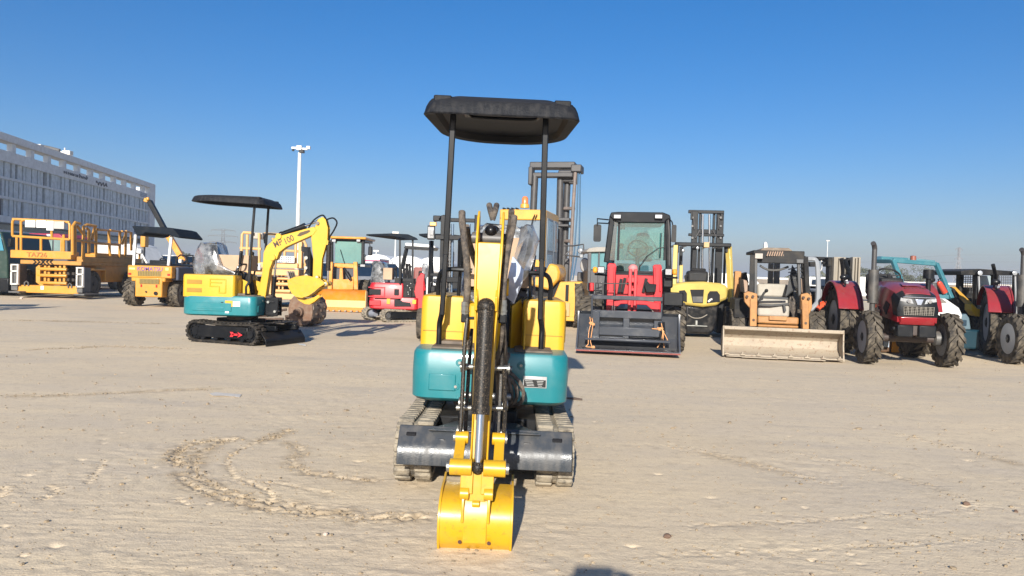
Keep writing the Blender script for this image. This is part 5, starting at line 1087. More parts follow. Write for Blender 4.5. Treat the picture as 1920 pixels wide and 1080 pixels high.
FB('mast_clamp', MGY, t, [(1046, 408, 1068, 414, DM-.2, DM+.3), (1046, 420, 1066, 425, DM-.2, DM+.3)], .02)
TB('mast_ladder_pole', mat('grimy_pole', (.13, .11, .10), .6, dirt=(.3, .2, .15), damt=.4), t, [[(1079, 320, DM-.2), (1075, 385, DM-.2), (1070, 480, DM-.2), (1064, 560, DM-.2)], [(1058, 391, DM), (1077, 391, DM-.2)], [(1060, 452, DM), (1072, 452, DM-.2)]], .055)
TB('lift_cable', mat('blue_cable', (.03, .09, .16), .5), t, [[(1084, 322, DM-.2), (1082, 400, DM-.2), (1077, 470, DM-.3), (1070, 525, DM-.3)], [(1088, 322, DM-.2), (1087, 400, DM-.2), (1086, 455, DM-.3), (1074, 525, DM-.3)]], .022)
TB('guard_rail', MGY, t, [[(1058, 461, D-.2), (1075, 461, D-.3), (1094, 458, D-.5), (1095, 478, D-.5)], [(1058, 478, D-.2), (1090, 482, D-.4)], [(1056, 482, D-.2), (1068, 470, D-.2)]], .02)
lamp(t, 1088, 470, D-.6, .15, .15, round_=True); lamp(t, 1090, 480, D-.6, .09, .1)
mb = MB(); mb.lathe([(0, 0), (0, .10), (.03, .12), (.06, 0)], 16, 'Y', (0, 0, 0)); mb.v = [(v[0], v[1], v[2]*1.6) for v in mb.v]; c_ = Q(1096, 497, -.7); mb.v = [(v[0]+c_.x, v[1]+c_.y, v[2]+c_.z) for v in mb.v]; mb.build('round_mirror', mat('mirror_back_grey', (.30, .28, .26), .3, .3), t)
FB('orange_tool_hanger', mat('orange_red_plastic', (.65, .10, .03), .4), t, [(1094, 512, 1098, 528, D-.6, D-.5), (1100, 512, 1103, 528, D-.6, D-.5)], .01); FB('cylinder_stub', MGY, t, [(1057, 484, 1066, 530, D+.3, D+.5), (1082, 510, 1094, 528, D, D+.4)], .03)

# ================================================================ tractor loader with cab behind the red loader
t = thing('tractor', 'tractor with dusty pale cab roof, half hidden left of the red wheel loader', 'tractor', at(1118, 560, 18.0))
D = 17.5; DGR = mat('dark_grey_panel', (.06, .06, .065), .5, dirt=DUST, damt=.2)
mb = MB(); mb.fp([(1100, 470), (1105, 465), (1120, 463), (1150, 463), (1150, 472), (1100, 473)], D, D+1.5); mb.build('cab_roof', mat('dusty_roof', (.30, .28, .25), .6, dirt=DUST, damt=.4), t, bev=.03)
FB('cab_frame', DGR, t, [(1102, 472, 1108, 545, D+.05, D+.2), (1121, 472, 1124, 545, D+.05, D+.2), (1102, 530, 1150, 545, D+.05, D+1.4), (1148, 472, 1152, 545, D+.05, D+.2)], .01)
FB('windscreen', mat('sky_blue_screen', (.13, .26, .28), .1, coat=.8), t, [(1108, 473, 1121, 505, D+.1, D+.12), (1124, 473, 1148, 505, D+.1, D+.12)], 0); FB('bonnet', DGR, t, [(1104, 505, 1150, 575, D+.1, D+1.6)], .05); FB('red_panel', RED, t, [(1106, 530, 1114, 546, D-.1, D+.1)], .02)
TB('hand_rail', MGY, t, [[(1117, 560, D-.5), (1117, 531, D-.5), (1145, 531, D-.5)], [(1130, 560, D-.5), (1130, 531, D-.5)]], .015)
for x in (-.25, .4): wheel(t, (x, -.6, .45), .45, .32, lugs=16); wheel(t, (x, 1.4, .6), .6, .35, lugs=16)

# ================================================================ red wheel loader with slate bucket
t = thing('wheel_loader', 'red wheel loader with black glass cab facing forward, dark slate bucket lowered on the sand', 'wheel loader', at(1185, 620, 14.6), R(-8))
D = 12.9; ry = t.location.y
ul, ur = L(1087, 583, D+.32), L(1273, 589, D+.32); ll, lr = L(1076, 655, D-.12), L(1275, 664, D-.12)
x0_, x1_ = (ul.x+ll.x)/2, (ur.x+lr.x)/2; zt = (ul.z+ur.z)/2; yf = D-.12-ry
pr = [(yf, .075), (yf+.30, .08), (yf+.48, .15), (yf+.56, .28), (yf+.52, zt-.03), (yf+.44, zt), (yf+.42, zt), (yf+.49, zt-.05), (yf+.53, .28), (yf+.45, .17), (yf+.29, .105), (yf, .10)]
mb = MB(); mb.sp(pr, x0_, x1_); bk = mb.build('bucket', NAVY, t, bev=.004)
for x in (x0_-.01, x1_-.02): mb = MB(); mb.sp([(yf, .065), (yf+.48, .09), (yf+.56, .28), (yf+.52, zt), (yf+.38, zt), (yf+.30, zt*.55), (yf+.02, .14)], x, x+.03); mb.build('bucket_side_plate', NAVY, bk, bev=.004)
mb = MB(); mb.bb(x0_, x1_, yf-.06, yf+.06, .062, .085); mb.build('cutting_edge', mat('red_brown_edge', (.20, .035, .025), .5), bk, bev=.003)
mb = MB()
for k in range(7): x = x0_+.12+k*(x1_-x0_-.24)/6; mb.cyl((x, yf+.03, .09), (x, yf+.03, .118), .022, 6)
mb.build('edge_bolts', BLK, bk)
FB('inner_frame', NAVY, bk, [(1110, 583, 1240, 597, D+.22, D+.30), (1110, 614, 1240, 630, D+.20, D+.30), (1110, 583, 1124, 634, D+.24, D+.30), (1168, 590, 1180, 634, D+.23, D+.30), (1226, 590, 1241, 634, D+.23, D+.30), (1124, 631, 1168, 634, D+.24, D+.3), (1180, 631, 1226, 634, D+.24, D+.3)], .01)
FB('step_lip', NAVY, bk, [(1096, 636, 1256, 641, D-.0, D+.2)], .015)
o = TB('load_guard', NAVY, bk, [[(1110, 596, D+.2), (1110, 556, D+.2)], [(1240, 600, D+.2), (1241, 560, D+.2)]], .018); FB('guard_bar', NAVY, o, [(1110, 555, 1242, 563, D+.16, D+.22)], .01)
TB('thin_rail', MGY, o, [[(1117, 555, D+.3), (1117, 531, D+.3), (1180, 532, D+.3)], [(1131, 555, D+.3), (1131, 531, D+.3)], [(1152, 557, D+.3), (1152, 531, D+.3)]], .010)
for pts in ([(1106, 594), (1108, 606), (1104, 622), (1103, 645), (1098, 650)], [(1110, 596), (1112, 608), (1107, 640), (1110, 650)], [(1232, 614), (1240, 616), (1247, 628), (1252, 638)], [(1222, 616), (1236, 617), (1243, 622), (1245, 652)], [(1240, 606), (1243, 622), (1240, 640), (1232, 652)], [(1099, 650), (1112, 651)]):
    mb = MB(); P = [L(x, y, D+.12) for x, y in pts]
    for p, q in zip(P[:-1], P[1:]): mb.bar(p, q, .012, .050, (0, 1, 0))
    mb.sphere(P[1], .035, 8, 6, (1, .6, .8), .15); mb.build('tie_strap', STRAP, bk)
TB('hydraulic_hose', BLK, t, [[(1236, 604, D+.15), (1241, 615, D+.12), (1238, 630, D+.1), (1241, 648, D+.1)], [(1244, 604, D+.15), (1246, 640, D+.1)]], .022)
# arms
DA = D+.75
mb = MB(); mb.fp([(1139, 497), (1142, 493), (1154, 494), (1156, 500), (1152, 540), (1150, 584), (1136, 583), (1139, 540)], DA, DA+.14)
for x in (1140, 1152): mb.fb(x-1.5, 500, x+1.5, 545, DA-.04, DA+.02)
mb.build('lift_arm', RED, t, bev=.01)
mb = MB(); mb.fp([(1224, 499), (1227, 496), (1239, 496), (1241, 500), (1242, 545), (1238, 587), (1226, 586), (1226, 540)], DA, DA+.14)
for x in (1227, 1239): mb.fb(x-1.5, 502, x+1.5, 547, DA-.04, DA+.02)
mb.build('lift_arm', RED, t, bev=.01)
PB('cross_plate', RED, t, [([(1154, 515), (1228, 517), (1230, 553), (1226, 560), (1196, 556), (1154, 556)], DA+.05, DA+.12), ([(1139, 566), (1176, 562), (1194, 562), (1238, 568), (1238, 586), (1228, 586), (1212, 572), (1194, 571), (1194, 584), (1178, 584), (1178, 570), (1164, 570), (1148, 583), (1138, 583)], DA-.02, DA+.06)], .01)
FB('tilt_link', RED, t, [(1178, 505, 1184, 584, DA-.12, DA-.02), (1188, 505, 1194, 584, DA-.12, DA-.02), (1176, 520, 1196, 530, DA-.1, DA), (1179, 540, 1193, 546, DA-.11, DA)], .01)
c_ = L(1187, 503, DA-.05); mb = MB(); mb.sphere(c_, .085, 12, 8, (1, .6, .9)); mb.build('bellcrank_boss', mat('dusty_pink_paint', (.42, .16, .16), .6), t)
for (x, y, x2, y2) in ((1165, 523, 1160, 550), (1172, 521, 1166, 550), (1212, 522, 1206, 548)): mb = MB(); mb.bar(L(x, y, DA-.0), L(x2, y2, DA-.0), .03, .05); mb.build('hose_slot', DK, t)
mb = MB(); mb.fp([(1214, 527), (1218, 532), (1231, 533), (1229, 548), (1212, 549), (1208, 535)], DA-.1, DA+.02); mb.build('black_box', BLK, t, bev=.01)
FB('side_step_panel', BLK, t, [(1244, 548, 1281, 574, D+.5, D+.56)], .02)
TB('chrome_pin', CHR, t, [[(1148, 573, DA-.08), (1148, 584, DA-.08)], [(1152, 573, DA-.08), (1152, 584, DA-.08)], [(1153, 556, DA-.06), (1168, 556, DA-.06)]], .012)
# cab
DC = 14.4
mb = MB()
for (a, b_) in (((1148, 405), (1137, 492)), ((1252, 408), (1254, 520))):
    for dd in (0, 1.15): mb.bar(L(*a, DC+dd), L(*b_, DC+dd), .085, .10)
mb.fp([(1143, 404), (1146, 398), (1160, 397), (1243, 398), (1256, 403), (1258, 410), (1250, 412), (1246, 418), (1160, 417), (1150, 412), (1146, 408)], DC-.08, DC+1.3)
mb.fb(1136, 508, 1256, 514, DC+.02, DC+1.2); cb = mb.build('cab', BLK, t, bev=.015)
mb = MB(); mb.fp([(1158, 418), (1247, 418), (1250, 508), (1150, 508)], DC+.02, DC+.03); mb.build('windscreen', GLS, cb)
mb = MB(); mb.fp([(1150, 412), (1158, 418), (1152, 488), (1139, 488)], DC+.015, DC+.03); mb.build('corner_pane', GLD, cb)
mb = MB(); mb.fp([(1160, 420), (1245, 420), (1246, 488), (1156, 488)], DC+1.18, DC+1.19); mb.build('rear_window', GLS, cb)
FB('windscreen_border', DK, cb, [(1158, 416, 1162, 488, DC, DC+.03), (1245, 416, 1250, 488, DC, DC+.03)], .003)
for x in (1157.5, 1235): lamp(cb, x, 406, DC-.16, .15, .085)
TB('mirror_arm', BLK, cb, [[(1143, 415, DC-.1), (1140, 419, DC-.15), (1120, 418, DC-.3), (1120, 410, DC-.3), (1141, 412, DC-.1)], [(1120, 418, DC-.3), (1120, 424, DC-.3)], [(1255, 410, DC-.1), (1260, 416, DC-.2), (1262, 425, DC-.25)]], .012)
for (x0m, x1m, y0m, y1m) in ((1113, 1127, 421, 453), (1259, 1268, 422, 454)):
    mb = MB(); a = L((x0m+x1m)/2, (y0m+y1m)/2, DC-.3); w_, h_ = (x1m-x0m)*DC/FOC/2, (y1m-y0m)*DC/FOC/2; mb.loft([[Vector((a.x+p.x, a.y, a.z+p.y)) for p in rrect(-w_, w_, -h_, h_, w_*.5, 0)], [Vector((a.x+p.x*.8, a.y+.06, a.z+p.y*.85)) for p in rrect(-w_, w_, -h_, h_, w_*.5, 0)]]); mb.build('mirror', BLK, cb)
TB('wiper', SEAT, cb, [[(1200, 500, DC-.03), (1215, 480, DC-.03), (1236, 465, DC-.03), (1247, 464, DC-.03)], [(1240, 437, DC-.02), (1238, 484, DC-.02)]], .010)
TB('door_strut', MGY, cb, [[(1253, 411, DC-.04), (1255, 440, DC-.04), (1255, 498, DC-.04)]], .02)
FB('seat', SEAT, cb, [(1194, 437, 1217, 462, DC+.7, DC+.85), (1186, 460, 1224, 490, DC+.6, DC+.8)], .05)
mb = MB(); P = [(1170, 488), (1176, 470), (1192, 445), (1197, 436), (1214, 436), (1222, 448), (1236, 470), (1240, 488)]; mb.fp([(x+rnd.uniform(-1, 1), y) for x, y in P], DC+.5, DC+.62); mb.build('plastic_cover', WRAP, cb, bev=.03)
mb = MB(); c_ = L(1196, 466, DC+.3); Rm = Matrix.Rotation(R(55), 3, 'X'); mb.tube([c_+Rm @ Vector((.19*math.cos(a), .19*math.sin(a), 0)) for a in [2*PI*k/20 for k in range(21)]], .016, 8, 0); mb.cyl(c_+Rm @ Vector((0, 0, -.02)), c_+Vector((0, .0, -.45)), .04, 10); mb.bar(c_+Rm @ Vector((-.18, 0, 0)), c_+Rm @ Vector((.18, 0, 0)), .03, .02); mb.build('steering_wheel', SEAT, cb)
FB('console', SEAT, cb, [(1160, 456, 1169, 466, DC+.2, DC+.3), (1156, 494, 1200, 512, DC+.3, DC+.6)], .02); FB('sun_visor', DK, cb, [(1160, 419, 1172, 430, DC+.1, DC+.14)], .01)
FB('front_frame', BLK, t, [(1134, 511, 1257, 560, DC-.0, DC+1.0), (1243, 505, 1262, 540, DC-.4, DC+.2)], .03)
for (wx, ax, y) in ((1127, 1116, 506), (1253.5, 1265, 510)):
    lamp(t, wx, y, DC-.55, .13, .13, .10); a = L(ax, y, DC-.54); mb = MB(); mb.box(a, (.085, .1, .11)); mb.build('turn_signal', AMB, t, bev=.03)
TB('lamp_bracket', BLK, t, [[(1116, 514, DC-.5), (1140, 516, DC-.3)], [(1248, 520, DC-.5), (1270, 521, DC-.5)]], .02)
lw = L(1108, 600, 14.0); rw = L(1262, 600, 13.95)
for (p, f) in ((lw, -1), (rw, 1)): wheel(t, (p.x, p.y, .46), .46, .40, lugs=18, lh=.035, face=f, tyre=RUB); wheel(t, (p.x, p.y+1.9, .46), .46, .40, lugs=18, lh=.035, face=f)
mb = MB(); mb.bb(-.4, .35, -.6, 2.0, .3, .75); mb.build('chassis', BLK, t, bev=.03)

# ================================================================ pale yellow forklift seen from behind
t = thing('forklift', 'pale yellow and black forklift seen from behind, tall double mast, right of the red loader', 'forklift', at(1315, 600, 18.2), R(-7))
D = 17.4; DM = 19.6
mb = MB(); mb.fp([(1252, 542), (1260, 533), (1285, 529), (1320, 528), (1350, 531), (1364, 536), (1366, 560), (1352, 566), (1346, 573), (1318, 576), (1286, 572), (1272, 566), (1258, 556)], D, D+1.6); bd = mb.build('counterweight_hood', PYEL, t, bev=.06)
for P in ([(1273, 545), (1284, 544), (1288, 550), (1288, 567), (1276, 563)], [(1294, 543), (1320, 543), (1318, 569), (1299, 568)], [(1331, 546), (1345, 546), (1350, 553), (1350, 566), (1325, 569), (1327, 552)]):
    PB('grille_opening', DK, bd, [(P, D-.012, D+.02)], .006)
PB('radiator_core', GREY, bd, [([(1298, 556), (1318, 556), (1317, 567), (1300, 567)], D-.02, D+.0)], 0); TB('hose', CREAM, bd, [[(1328, 566, D-.02), (1332, 562, D-.03), (1335, 561, D-.02)]], .025)
mb = MB(); mb.fp([(1285, 572), (1318, 577), (1348, 572), (1345, 600), (1338, 622), (1330, 627), (1285, 625)], D+.05, D+1.2); cw = mb.build('counterweight', mat('scuffed_black_paint', (.010, .010, .011), .35, dirt=(.12, .10, .08), damt=.28, dscale=10, coat=.2), t, bev=.05)
TB('scuff_groove', mat('pale_scuff', (.25, .22, .18), .7), cw, [[(1290, 590, D+.03), (1300, 596, D+.03), (1314, 596, D+.03), (1326, 590, D+.03)]], .012, sm=3)
FB('tow_pin', ZINC, cw, [(1304, 601, 1308, 610, D-.0, D+.06), (1288, 610, 1326, 612, D+.02, D+.06)], .005)
FB('dark_side_block', BLK, t, [(1262, 560, 1286, 628, D+.3, D+1.6), (1345, 560, 1370, 626, D+.3, D+1.6)], .04)  # black boxes: dark body side left, painted shade over the wheel right
for (a, b_) in (((1267.5, 460), (1264, 534)), ((1366, 462), (1371, 566))): mb = MB(); mb.bar(L(*a, D+.2), L(*b_, D+.1), .10, .12); mb.build('pillar', PYEL, t, bev=.01)
mb = MB(); mb.fb(1274, 496, 1280, 533, D+1.0, D+1.1); mb.build('pillar', PYEL, t, bev=.01)
FB('inner_pillar', BLK, t, [(1274, 462, 1280, 498, D+1.0, D+1.1), (1357, 464, 1361, 532, D+.9, D+1.0)], .01)
mb = MB(); mb.fb(1267, 455, 1370, 462, D+.1, D+.25); mb.fb(1275, 456, 1362, 461, D+1.9, D+2)
for k in range(5): mb.bb(L(1272+k*22, 458, D).x, L(1276+k*22, 458, D).x, D+.1-t.location.y, D+2-t.location.y, L(1318, 457, D).z-.03, L(1318, 457, D).z+.02)
mb.fb(1360, 456, 1370, 474, D+.15, D+.4); mb.fb(1267, 456, 1273, 474, D+.15, D+.4); mb.build('overhead_guard', BLK, t, bev=.015)
FB('tape_wrap', mat('tan_tape', (.45, .30, .14), .6), t, [(1320, 454, 1330, 464, D+.07, D+.3)], .01); lamp(t, 1308, 465, D+.05, .085, .085, round_=True); lamp(t, 1281, 470, D+.3, .08, .08, round_=True)
for (x0m, x1m) in ((1295, 1306), (1341, 1354)):
    mb = MB(); mb.fb(x0m, 396, x1m, 600, DM, DM+.14); o = mb.build('mast_rail', BLK, t, bev=.01); xm = x0m+3 if x0m < 1300 else x1m-3
    for y in (408, 424, 446): c_ = L(xm, y, DM-.02); MB().cyl(c_, c_+Vector((0, -.03, 0)), .03, 8).build('roller_bolt', GREY, o)
FB('mast_inner_rail', BLK, t, [(1309, 400, 1313, 560, DM+.05, DM+.2), (1335, 400, 1339, 560, DM+.05, DM+.2)], .005)
TB('lift_cylinder', CHR, t, [[(1318, 402, DM), (1316, 540, DM)], [(1330, 402, DM), (1331, 540, DM)]], .030, seg=12)
FB('mast_crossbar', BLK, t, [(1292, 394, 1357, 400, DM-.02, DM+.12), (1292, 438, 1357, 443, DM-.03, DM+.1), (1305, 430, 1342, 438, DM+.0, DM+.1), (1295, 396, 1299, 412, DM-.05, DM), (1351, 396, 1356, 412, DM-.05, DM)], .01)
TB('chain_anchor', MGY, t, [[(1304, 446, DM-.05), (1312, 432, DM-.05)], [(1344, 446, DM-.05), (1336, 432, DM-.05)], [(1300, 402, DM-.04), (1302, 430, DM-.04)], [(1346, 402, DM-.04), (1348, 430, DM-.04)]], .015)
FB('seat', SEAT, t, [(1296, 503, 1324, 509, D+.9, D+1.1), (1289, 508, 1328, 530, D+.8, D+1.2)], .06); TB('arm_rest', SEAT, t, [[(1287, 528, D+.9), (1285, 518, D+.9), (1290, 514, D+.9)], [(1330, 528, D+.9), (1335, 516, D+.9)]], .03)
for s in (L(1272, 600, D+.8).x, L(1360, 600, D+.8).x): wheel(t, (s, -.1, .38), .38, .26, lugs=0, face=1 if s > 0 else -1); wheel(t, (s, 1.9, .42), .42, .30, lugs=0, face=1 if s > 0 else -1)

# ================================================================ old skid steer with wide worn bucket
t = thing('skid_steer_loader', 'worn faded-orange skid steer loader with open cage and wide dented bare-steel bucket', 'skid steer loader', at(1462, 640, 14.6), R(-11))
D = 13.0; yo = t.location.y
ul, ur = L(1360, 612, D+.1), L(1576, 621, D+.1); x0_, x1_ = L(1359, 640, D).x, L(1579, 650, D).x; zt = (ul.z+ur.z)/2; yf = D-yo
pr = [(yf-.02, .03), (yf+.22, .05), (yf+.36, .16), (yf+.38, .32), (yf+.28, zt-.07), (yf+.08, zt-.01), (yf+.06, zt), (yf+.07, zt-.05), (yf+.25, zt-.10), (yf+.345, .32), (yf+.33, .18), (yf+.20, .085), (yf-.02, .055)]
mb = MB(); mb.sp(pr, x0_, x1_); bk = mb.build('bucket', WORN, t, bev=.004)
for x in (x0_-.012, x1_-.012): mb = MB(); mb.sp([(yf-.04, .02), (yf+.3, .05), (yf+.39, .18), (yf+.38, .36), (yf+.28, zt-.02), (yf+.05, zt+.015), (yf+.03, zt*.5)], x, x+.024); mb.build('bucket_side_plate', WORN, bk, bev=.003)
mb = MB(); mb.bb(x0_, x1_, yf+.02, yf+.09, zt-.05, zt+.012); mb.build('top_lip', WORN, bk, bev=.012)
for k in range(8):
    x = x0_+.06+k*(x1_-x0_-.12)/7; mb = MB(); mb.bb(x-.04, x+.04, yf-.05, yf+.03, .045, .07); mb.bb(x-.012, x+.012, yf-.04, yf, .06, .10); mb.build('edge_clip', WORN, bk, bev=.004)
mb = MB(); mb.bb(x0_+.05, x1_-.3, yf-.09, yf+.02, .015, .03); mb.bb(x0_+.3, x0_+.9, yf-.13, yf-.06, .012, .026); mb.build('wear_strip', WORN, bk, bev=.004)
D = 14.2
CG = mat('cage_black', (.010, .010, .011), .55, dirt=DUSTB, damt=.25, top=.4); CGL = mat('cage_grey', (.075, .075, .075), .5, dirt=DUSTB, damt=.3)
mb = MB(); mb.fb(1414, 470, 1506, 494, D, D+.12); mb.fb(1414, 470, 1506, 476, D+.05, D+1.25); mb.build('cage_roof', CG, t, bev=.015)
mb = MB(); mb.fp([(1424, 471), (1430, 465), (1436, 464), (1480, 465), (1487, 471)], D+.15, D+1.1); mb.build('roof_hump', mat('dusty_brown_roof', (.16, .12, .09), .8, dirt=DUST, damt=.5), t, bev=.02)
mb = MB()
for k in range(9): mb.bar(L(1438+k*4.4, 480, D-.01), L(1441+k*4.4, 471.5, D-.01), .014, .02)
mb.build('roof_slots', mat('rust_light', (.30, .2, .14), .7), t)
for x in (1423, 1495): lamp(t, x, 480, D-.05, .16, .12, lens=mat('dull_lens', (.35, .31, .27), .3), body=CG)
mb = MB(); mb.fp([(1432, 466), (1433, 455), (1436, 453), (1439, 457), (1440, 466)], D+1.2, D+1.3); mb.build('exhaust_stub', CREAM, t, bev=.01)
mb = MB()
for (a, b_, dd) in (((1411, 478), (1408, 560), 0), ((1510, 482), (1514, 560), 0), ((1413, 478), (1412, 560), 1.15), ((1506, 482), (1508, 560), 1.15)): mb.bar(L(*a, D+dd), L(*b_, D+dd), .07, .08)
for x, xx in ((1411, 1413), (1510, 1506)):
    for k in range(7): mb.bar(L(x, 490+k*10, D), L(xx, 490+k*10, D+1.15), .02, .02)
    for k in range(1, 7): dd = 1.15*k/7; mb.bar(L(x+(xx-x)*k/7, 480, D+dd), L(x+(xx-x)*k/7, 556, D+dd), .015, .015)
mb.build('cage_side', CG, t)
mb = MB(); mb.bar(L(1417, 486, D-.02), L(1416, 556, D-.02), .06, .05); mb.bar(L(1497, 490, D-.02), L(1499, 556, D-.02), .055, .05); mb.build('cage_pillar', CGL, t, bev=.01)
lamp(t, 1500, 490, D-.1, .13, .08, body=CGL, lens=CGL)
mb = MB()
for k in range(12): mb.bar(L(1474+k*1.6, 556-k*1.5, D+.3), L(1486+k*1.8, 498+k*3, D+.6), .016, .03)
for k in range(8): mb.bar(L(1478, 505+6*k, D+.5), L(1506, 500+6.5*k, D+.5), .014, .02)
mb.build('side_mesh', CGL, t)
mb = MB(); mb.fb(1421, 532, 1475, 557, D+.75, D+.85); mb.fb(1422, 560, 1477, 572, D+.2, D+.75); mb.fb(1422, 572, 1479, 594, D+.1, D+.25); mb.build('seat', mat('dusty_beige_seat', (.36, .33, .28), .75, dirt=(.25, .2, .15), damt=.3), t, bev=.04)
mb = MB(); mb.bb(L(1418, 560, D).x, L(1502, 560, D).x, D+.9-yo, D+1.2-yo, L(1460, 600, D).z, L(1460, 545, D).z); mb.build('rear_wall', CG, t)
TB('lap_bar', CGL, t, [[(1422, 557, D-.0), (1477, 560, D)], [(1422, 571, D+.05), (1445, 573, D+.05), (1478, 570, D+.05)], [(1426, 562, D), (1432, 550, D-.1), (1438, 545, D-.15)], [(1470, 571, D), (1472, 584, D)], [(1425, 498, D+.2), (1440, 506, D+.2), (1462, 506, D+.2), (1478, 500, D+.2)]], .022, sm=2)
mb = MB(); mb.sphere(L(1437, 545, D-.15), .035, 8, 6); mb.build('lever_knob', CG, t)
FB('cross_member', TAN, t, [(1422, 594, 1496, 608, D-.0, D+.15), (1422, 609, 1496, 615, D+.05, D+.2)], .03); FB('step_plate', TAN, t, [(1443, 593, 1475, 601, D-.05, D+.0)], .01)
for s, xo in ((-1, 0), (1, 0)):
    if s < 0:
        P1 = [(1378, 510), (1380, 508), (1390, 509), (1391, 540), (1384, 575), (1376, 590)]; sl_ = [(1394, 524), (1400, 526), (1411, 549), (1404, 553), (1396, 548)]; br = [(1395, 550), (1403, 546), (1420, 551), (1420, 578), (1406, 578), (1396, 566)]; dn = [(1407, 560), (1420, 560), (1419, 612), (1406, 612)]
    else:
        P1 = [(1508, 512), (1510, 511), (1516, 512), (1516, 552), (1506, 552)]; sl_ = [(1502, 522), (1507, 524), (1522, 553), (1512, 556), (1503, 548)]; br = [(1502, 552), (1514, 549), (1522, 555), (1523, 577), (1517, 590), (1502, 580)]; dn = [(1504, 562), (1517, 564), (1517, 618), (1505, 617)]
    PB('rear_tower', TAN, t, [(P1, D+1.1, D+1.4)], .01); PB('lift_arm', mat('scuffed_tan_arm', (.30, .20, .14), .6, dirt=DUST, damt=.4), t, [(sl_, D+.15, D+.9)], .01)
    o = PB('arm_bracket', TAN, t, [(br, D-.25, D-.1), (dn, D-.3, D-.12)], .01)
    for (x, y) in (((1401, 556), (1412, 556), (1413, 600)) if s < 0 else ((1507, 558), (1517, 560), (1511, 606))): c_ = L(x, y, D-.31); MB().cyl(c_+Vector((0, .08, 0)), c_, .025, 10).build('pin', RUSD, o)
PB('dark_arm_side', CG, t, [([(1392, 512), (1400, 510), (1404, 530), (1396, 548), (1405, 580), (1378, 592), (1388, 550)], D+.9, D+1.2), ([(1378, 560), (1408, 560), (1408, 596), (1376, 596)], D+.2, D+1.2)], .01)
mb = MB(); mb.bb(L(1408, 600, D).x, L(1508, 600, D).x, .0, 1.3, .22, .75); mb.build('chassis', CG, t, bev=.03)
mb = MB()
for k in range(8): mb.tube([L(1478+rnd.uniform(0, 14), 548+rnd.uniform(0, 20), D+.2), L(1480+rnd.uniform(0, 14), 575, D+.15), L(1482+rnd.uniform(0, 12), 600, D+.2)], .016, 6)
mb.build('hose', HOSE, t)
for x, f in ((L(1388, 620, D).x, -1), (L(1531, 620, D).x, 1)):
    for y in (-.05, 1.15): wheel(t, (x, y, .40), .40, .29, lugs=14, lh=.035, face=f)

FB('rear_post', GRLW, t, [(1441, 494, 1450, 534, D+1.5, D+1.6), (1452, 494, 1462, 534, D+1.5, D+1.6)], .005)
# ================================================================ grey forklift behind, mast towards the camera
t = thing('forklift', 'grey forklift with two weathered mast channels and orange-red fender, between skid steer and tractor', 'forklift', at(1560, 600, 17.2))
D = 16.5; GC = mat('pale_grey_guard', (.24, .25, .26), .45, dirt=DUST, damt=.2)
mb = MB()
for (a, b_) in ((1562, 1584), (1597, 1612)):
    mb.fb(a, 482, b_, 600, D+.06, D+.12); mb.fb(a, 482, a+3.5, 600, D-.03, D+.1); mb.fb(b_-3.5, 483, b_, 600, D-.03, D+.1); mb.fb((a+b_)/2-1.5, 484, (a+b_)/2+1.5, 600, D+.0, D+.1)
mb.build('mast_channel', GRLW, t, bev=.006); FB('mast_side', CG, t, [(1553, 483, 1563, 500, D+.1, D+.4), (1554, 500, 1560, 560, D+.1, D+.3), (1610, 486, 1613, 560, D+.1, D+.3), (1584, 486, 1598, 500, D+.25, D+.35)], .01)
TB('tilt_hose', BLK, t, [[(1583, 486, D-.05), (1590, 505, D-.05), (1595, 530, D-.05)]], .05); FB('lamp_box', CG, t, [(1519, 491, 1529, 500, D+.2, D+.4), (1543, 491, 1548, 495, D+.2, D+.3), (1582, 505, 1588, 516, D+.2, D+.3)], .01)
FB('overhead_guard', CG, t, [(1508, 482, 1598, 487, D+.3, D+.4), (1508, 482, 1598, 486, D+2, D+2.1)], .01); mb = MB()
for k in range(5): mb.bb(L(1512+k*19, 484, D+.3).x, L(1515+k*19, 484, D+.3).x, D+.3-t.location.y, D+2.1-t.location.y, L(1550, 486, D+.3).z, L(1550, 483, D+.3).z)
mb.build('guard_slats', CG, t)
TB('front_pillar', GC, t, [[(1510, 486, D+.3), (1526, 486, D+.3), (1532, 494, D+.25), (1534, 520, D+.2), (1534, 560, D+.1), (1528, 573, D+0), (1518, 582, D)]], .055, sm=3)
TB('wire', CREAM, t, [[(1540, 488, D+.3), (1541, 503, D+.3), (1536, 508, D+.3), (1528, 504, D+.3)]], .008, sm=3)
FB('seat_box', GC, t, [(1534, 542, 1550, 568, D+.5, D+1.5)], .04); FB('body', CG, t, [(1508, 548, 1600, 610, D+.6, D+2.2)], .05); FB('dashboard', CG, t, [(1545, 536, 1562, 546, D+.4, D+.8)], .03)
TB('grab_hoop', BLK, t, [[(1549, 572, D+.1), (1550, 548, D+.1), (1555, 545, D+.1), (1560, 548, D+.1)], [(1536, 575, D-.05), (1537, 562, D-.05), (1542, 560, D-.05), (1547, 564, D-.05), (1548, 575, D-.05)]], .014, sm=3)
mb = MB(); mb.tube([L(1531, 580, D), L(1540, 572, D), L(1550, 571, D), L(1558, 580, D), L(1560, 590, D)], .07, 6, 3); mb.build('fender', mat('orange_red_fender', (.60, .07, .02), .4, dirt=DUST, damt=.2), t)
for x in (1528, 1542, 1600): p = L(x, 600, D+.3); wheel(t, (p.x, p.y, .40), .40, .25, lugs=14, lh=.03)
t = thing('parked_truck', 'white truck cab glimpsed through the grey forklift, behind the skid steer', 'truck', at(1535, 540, 30))
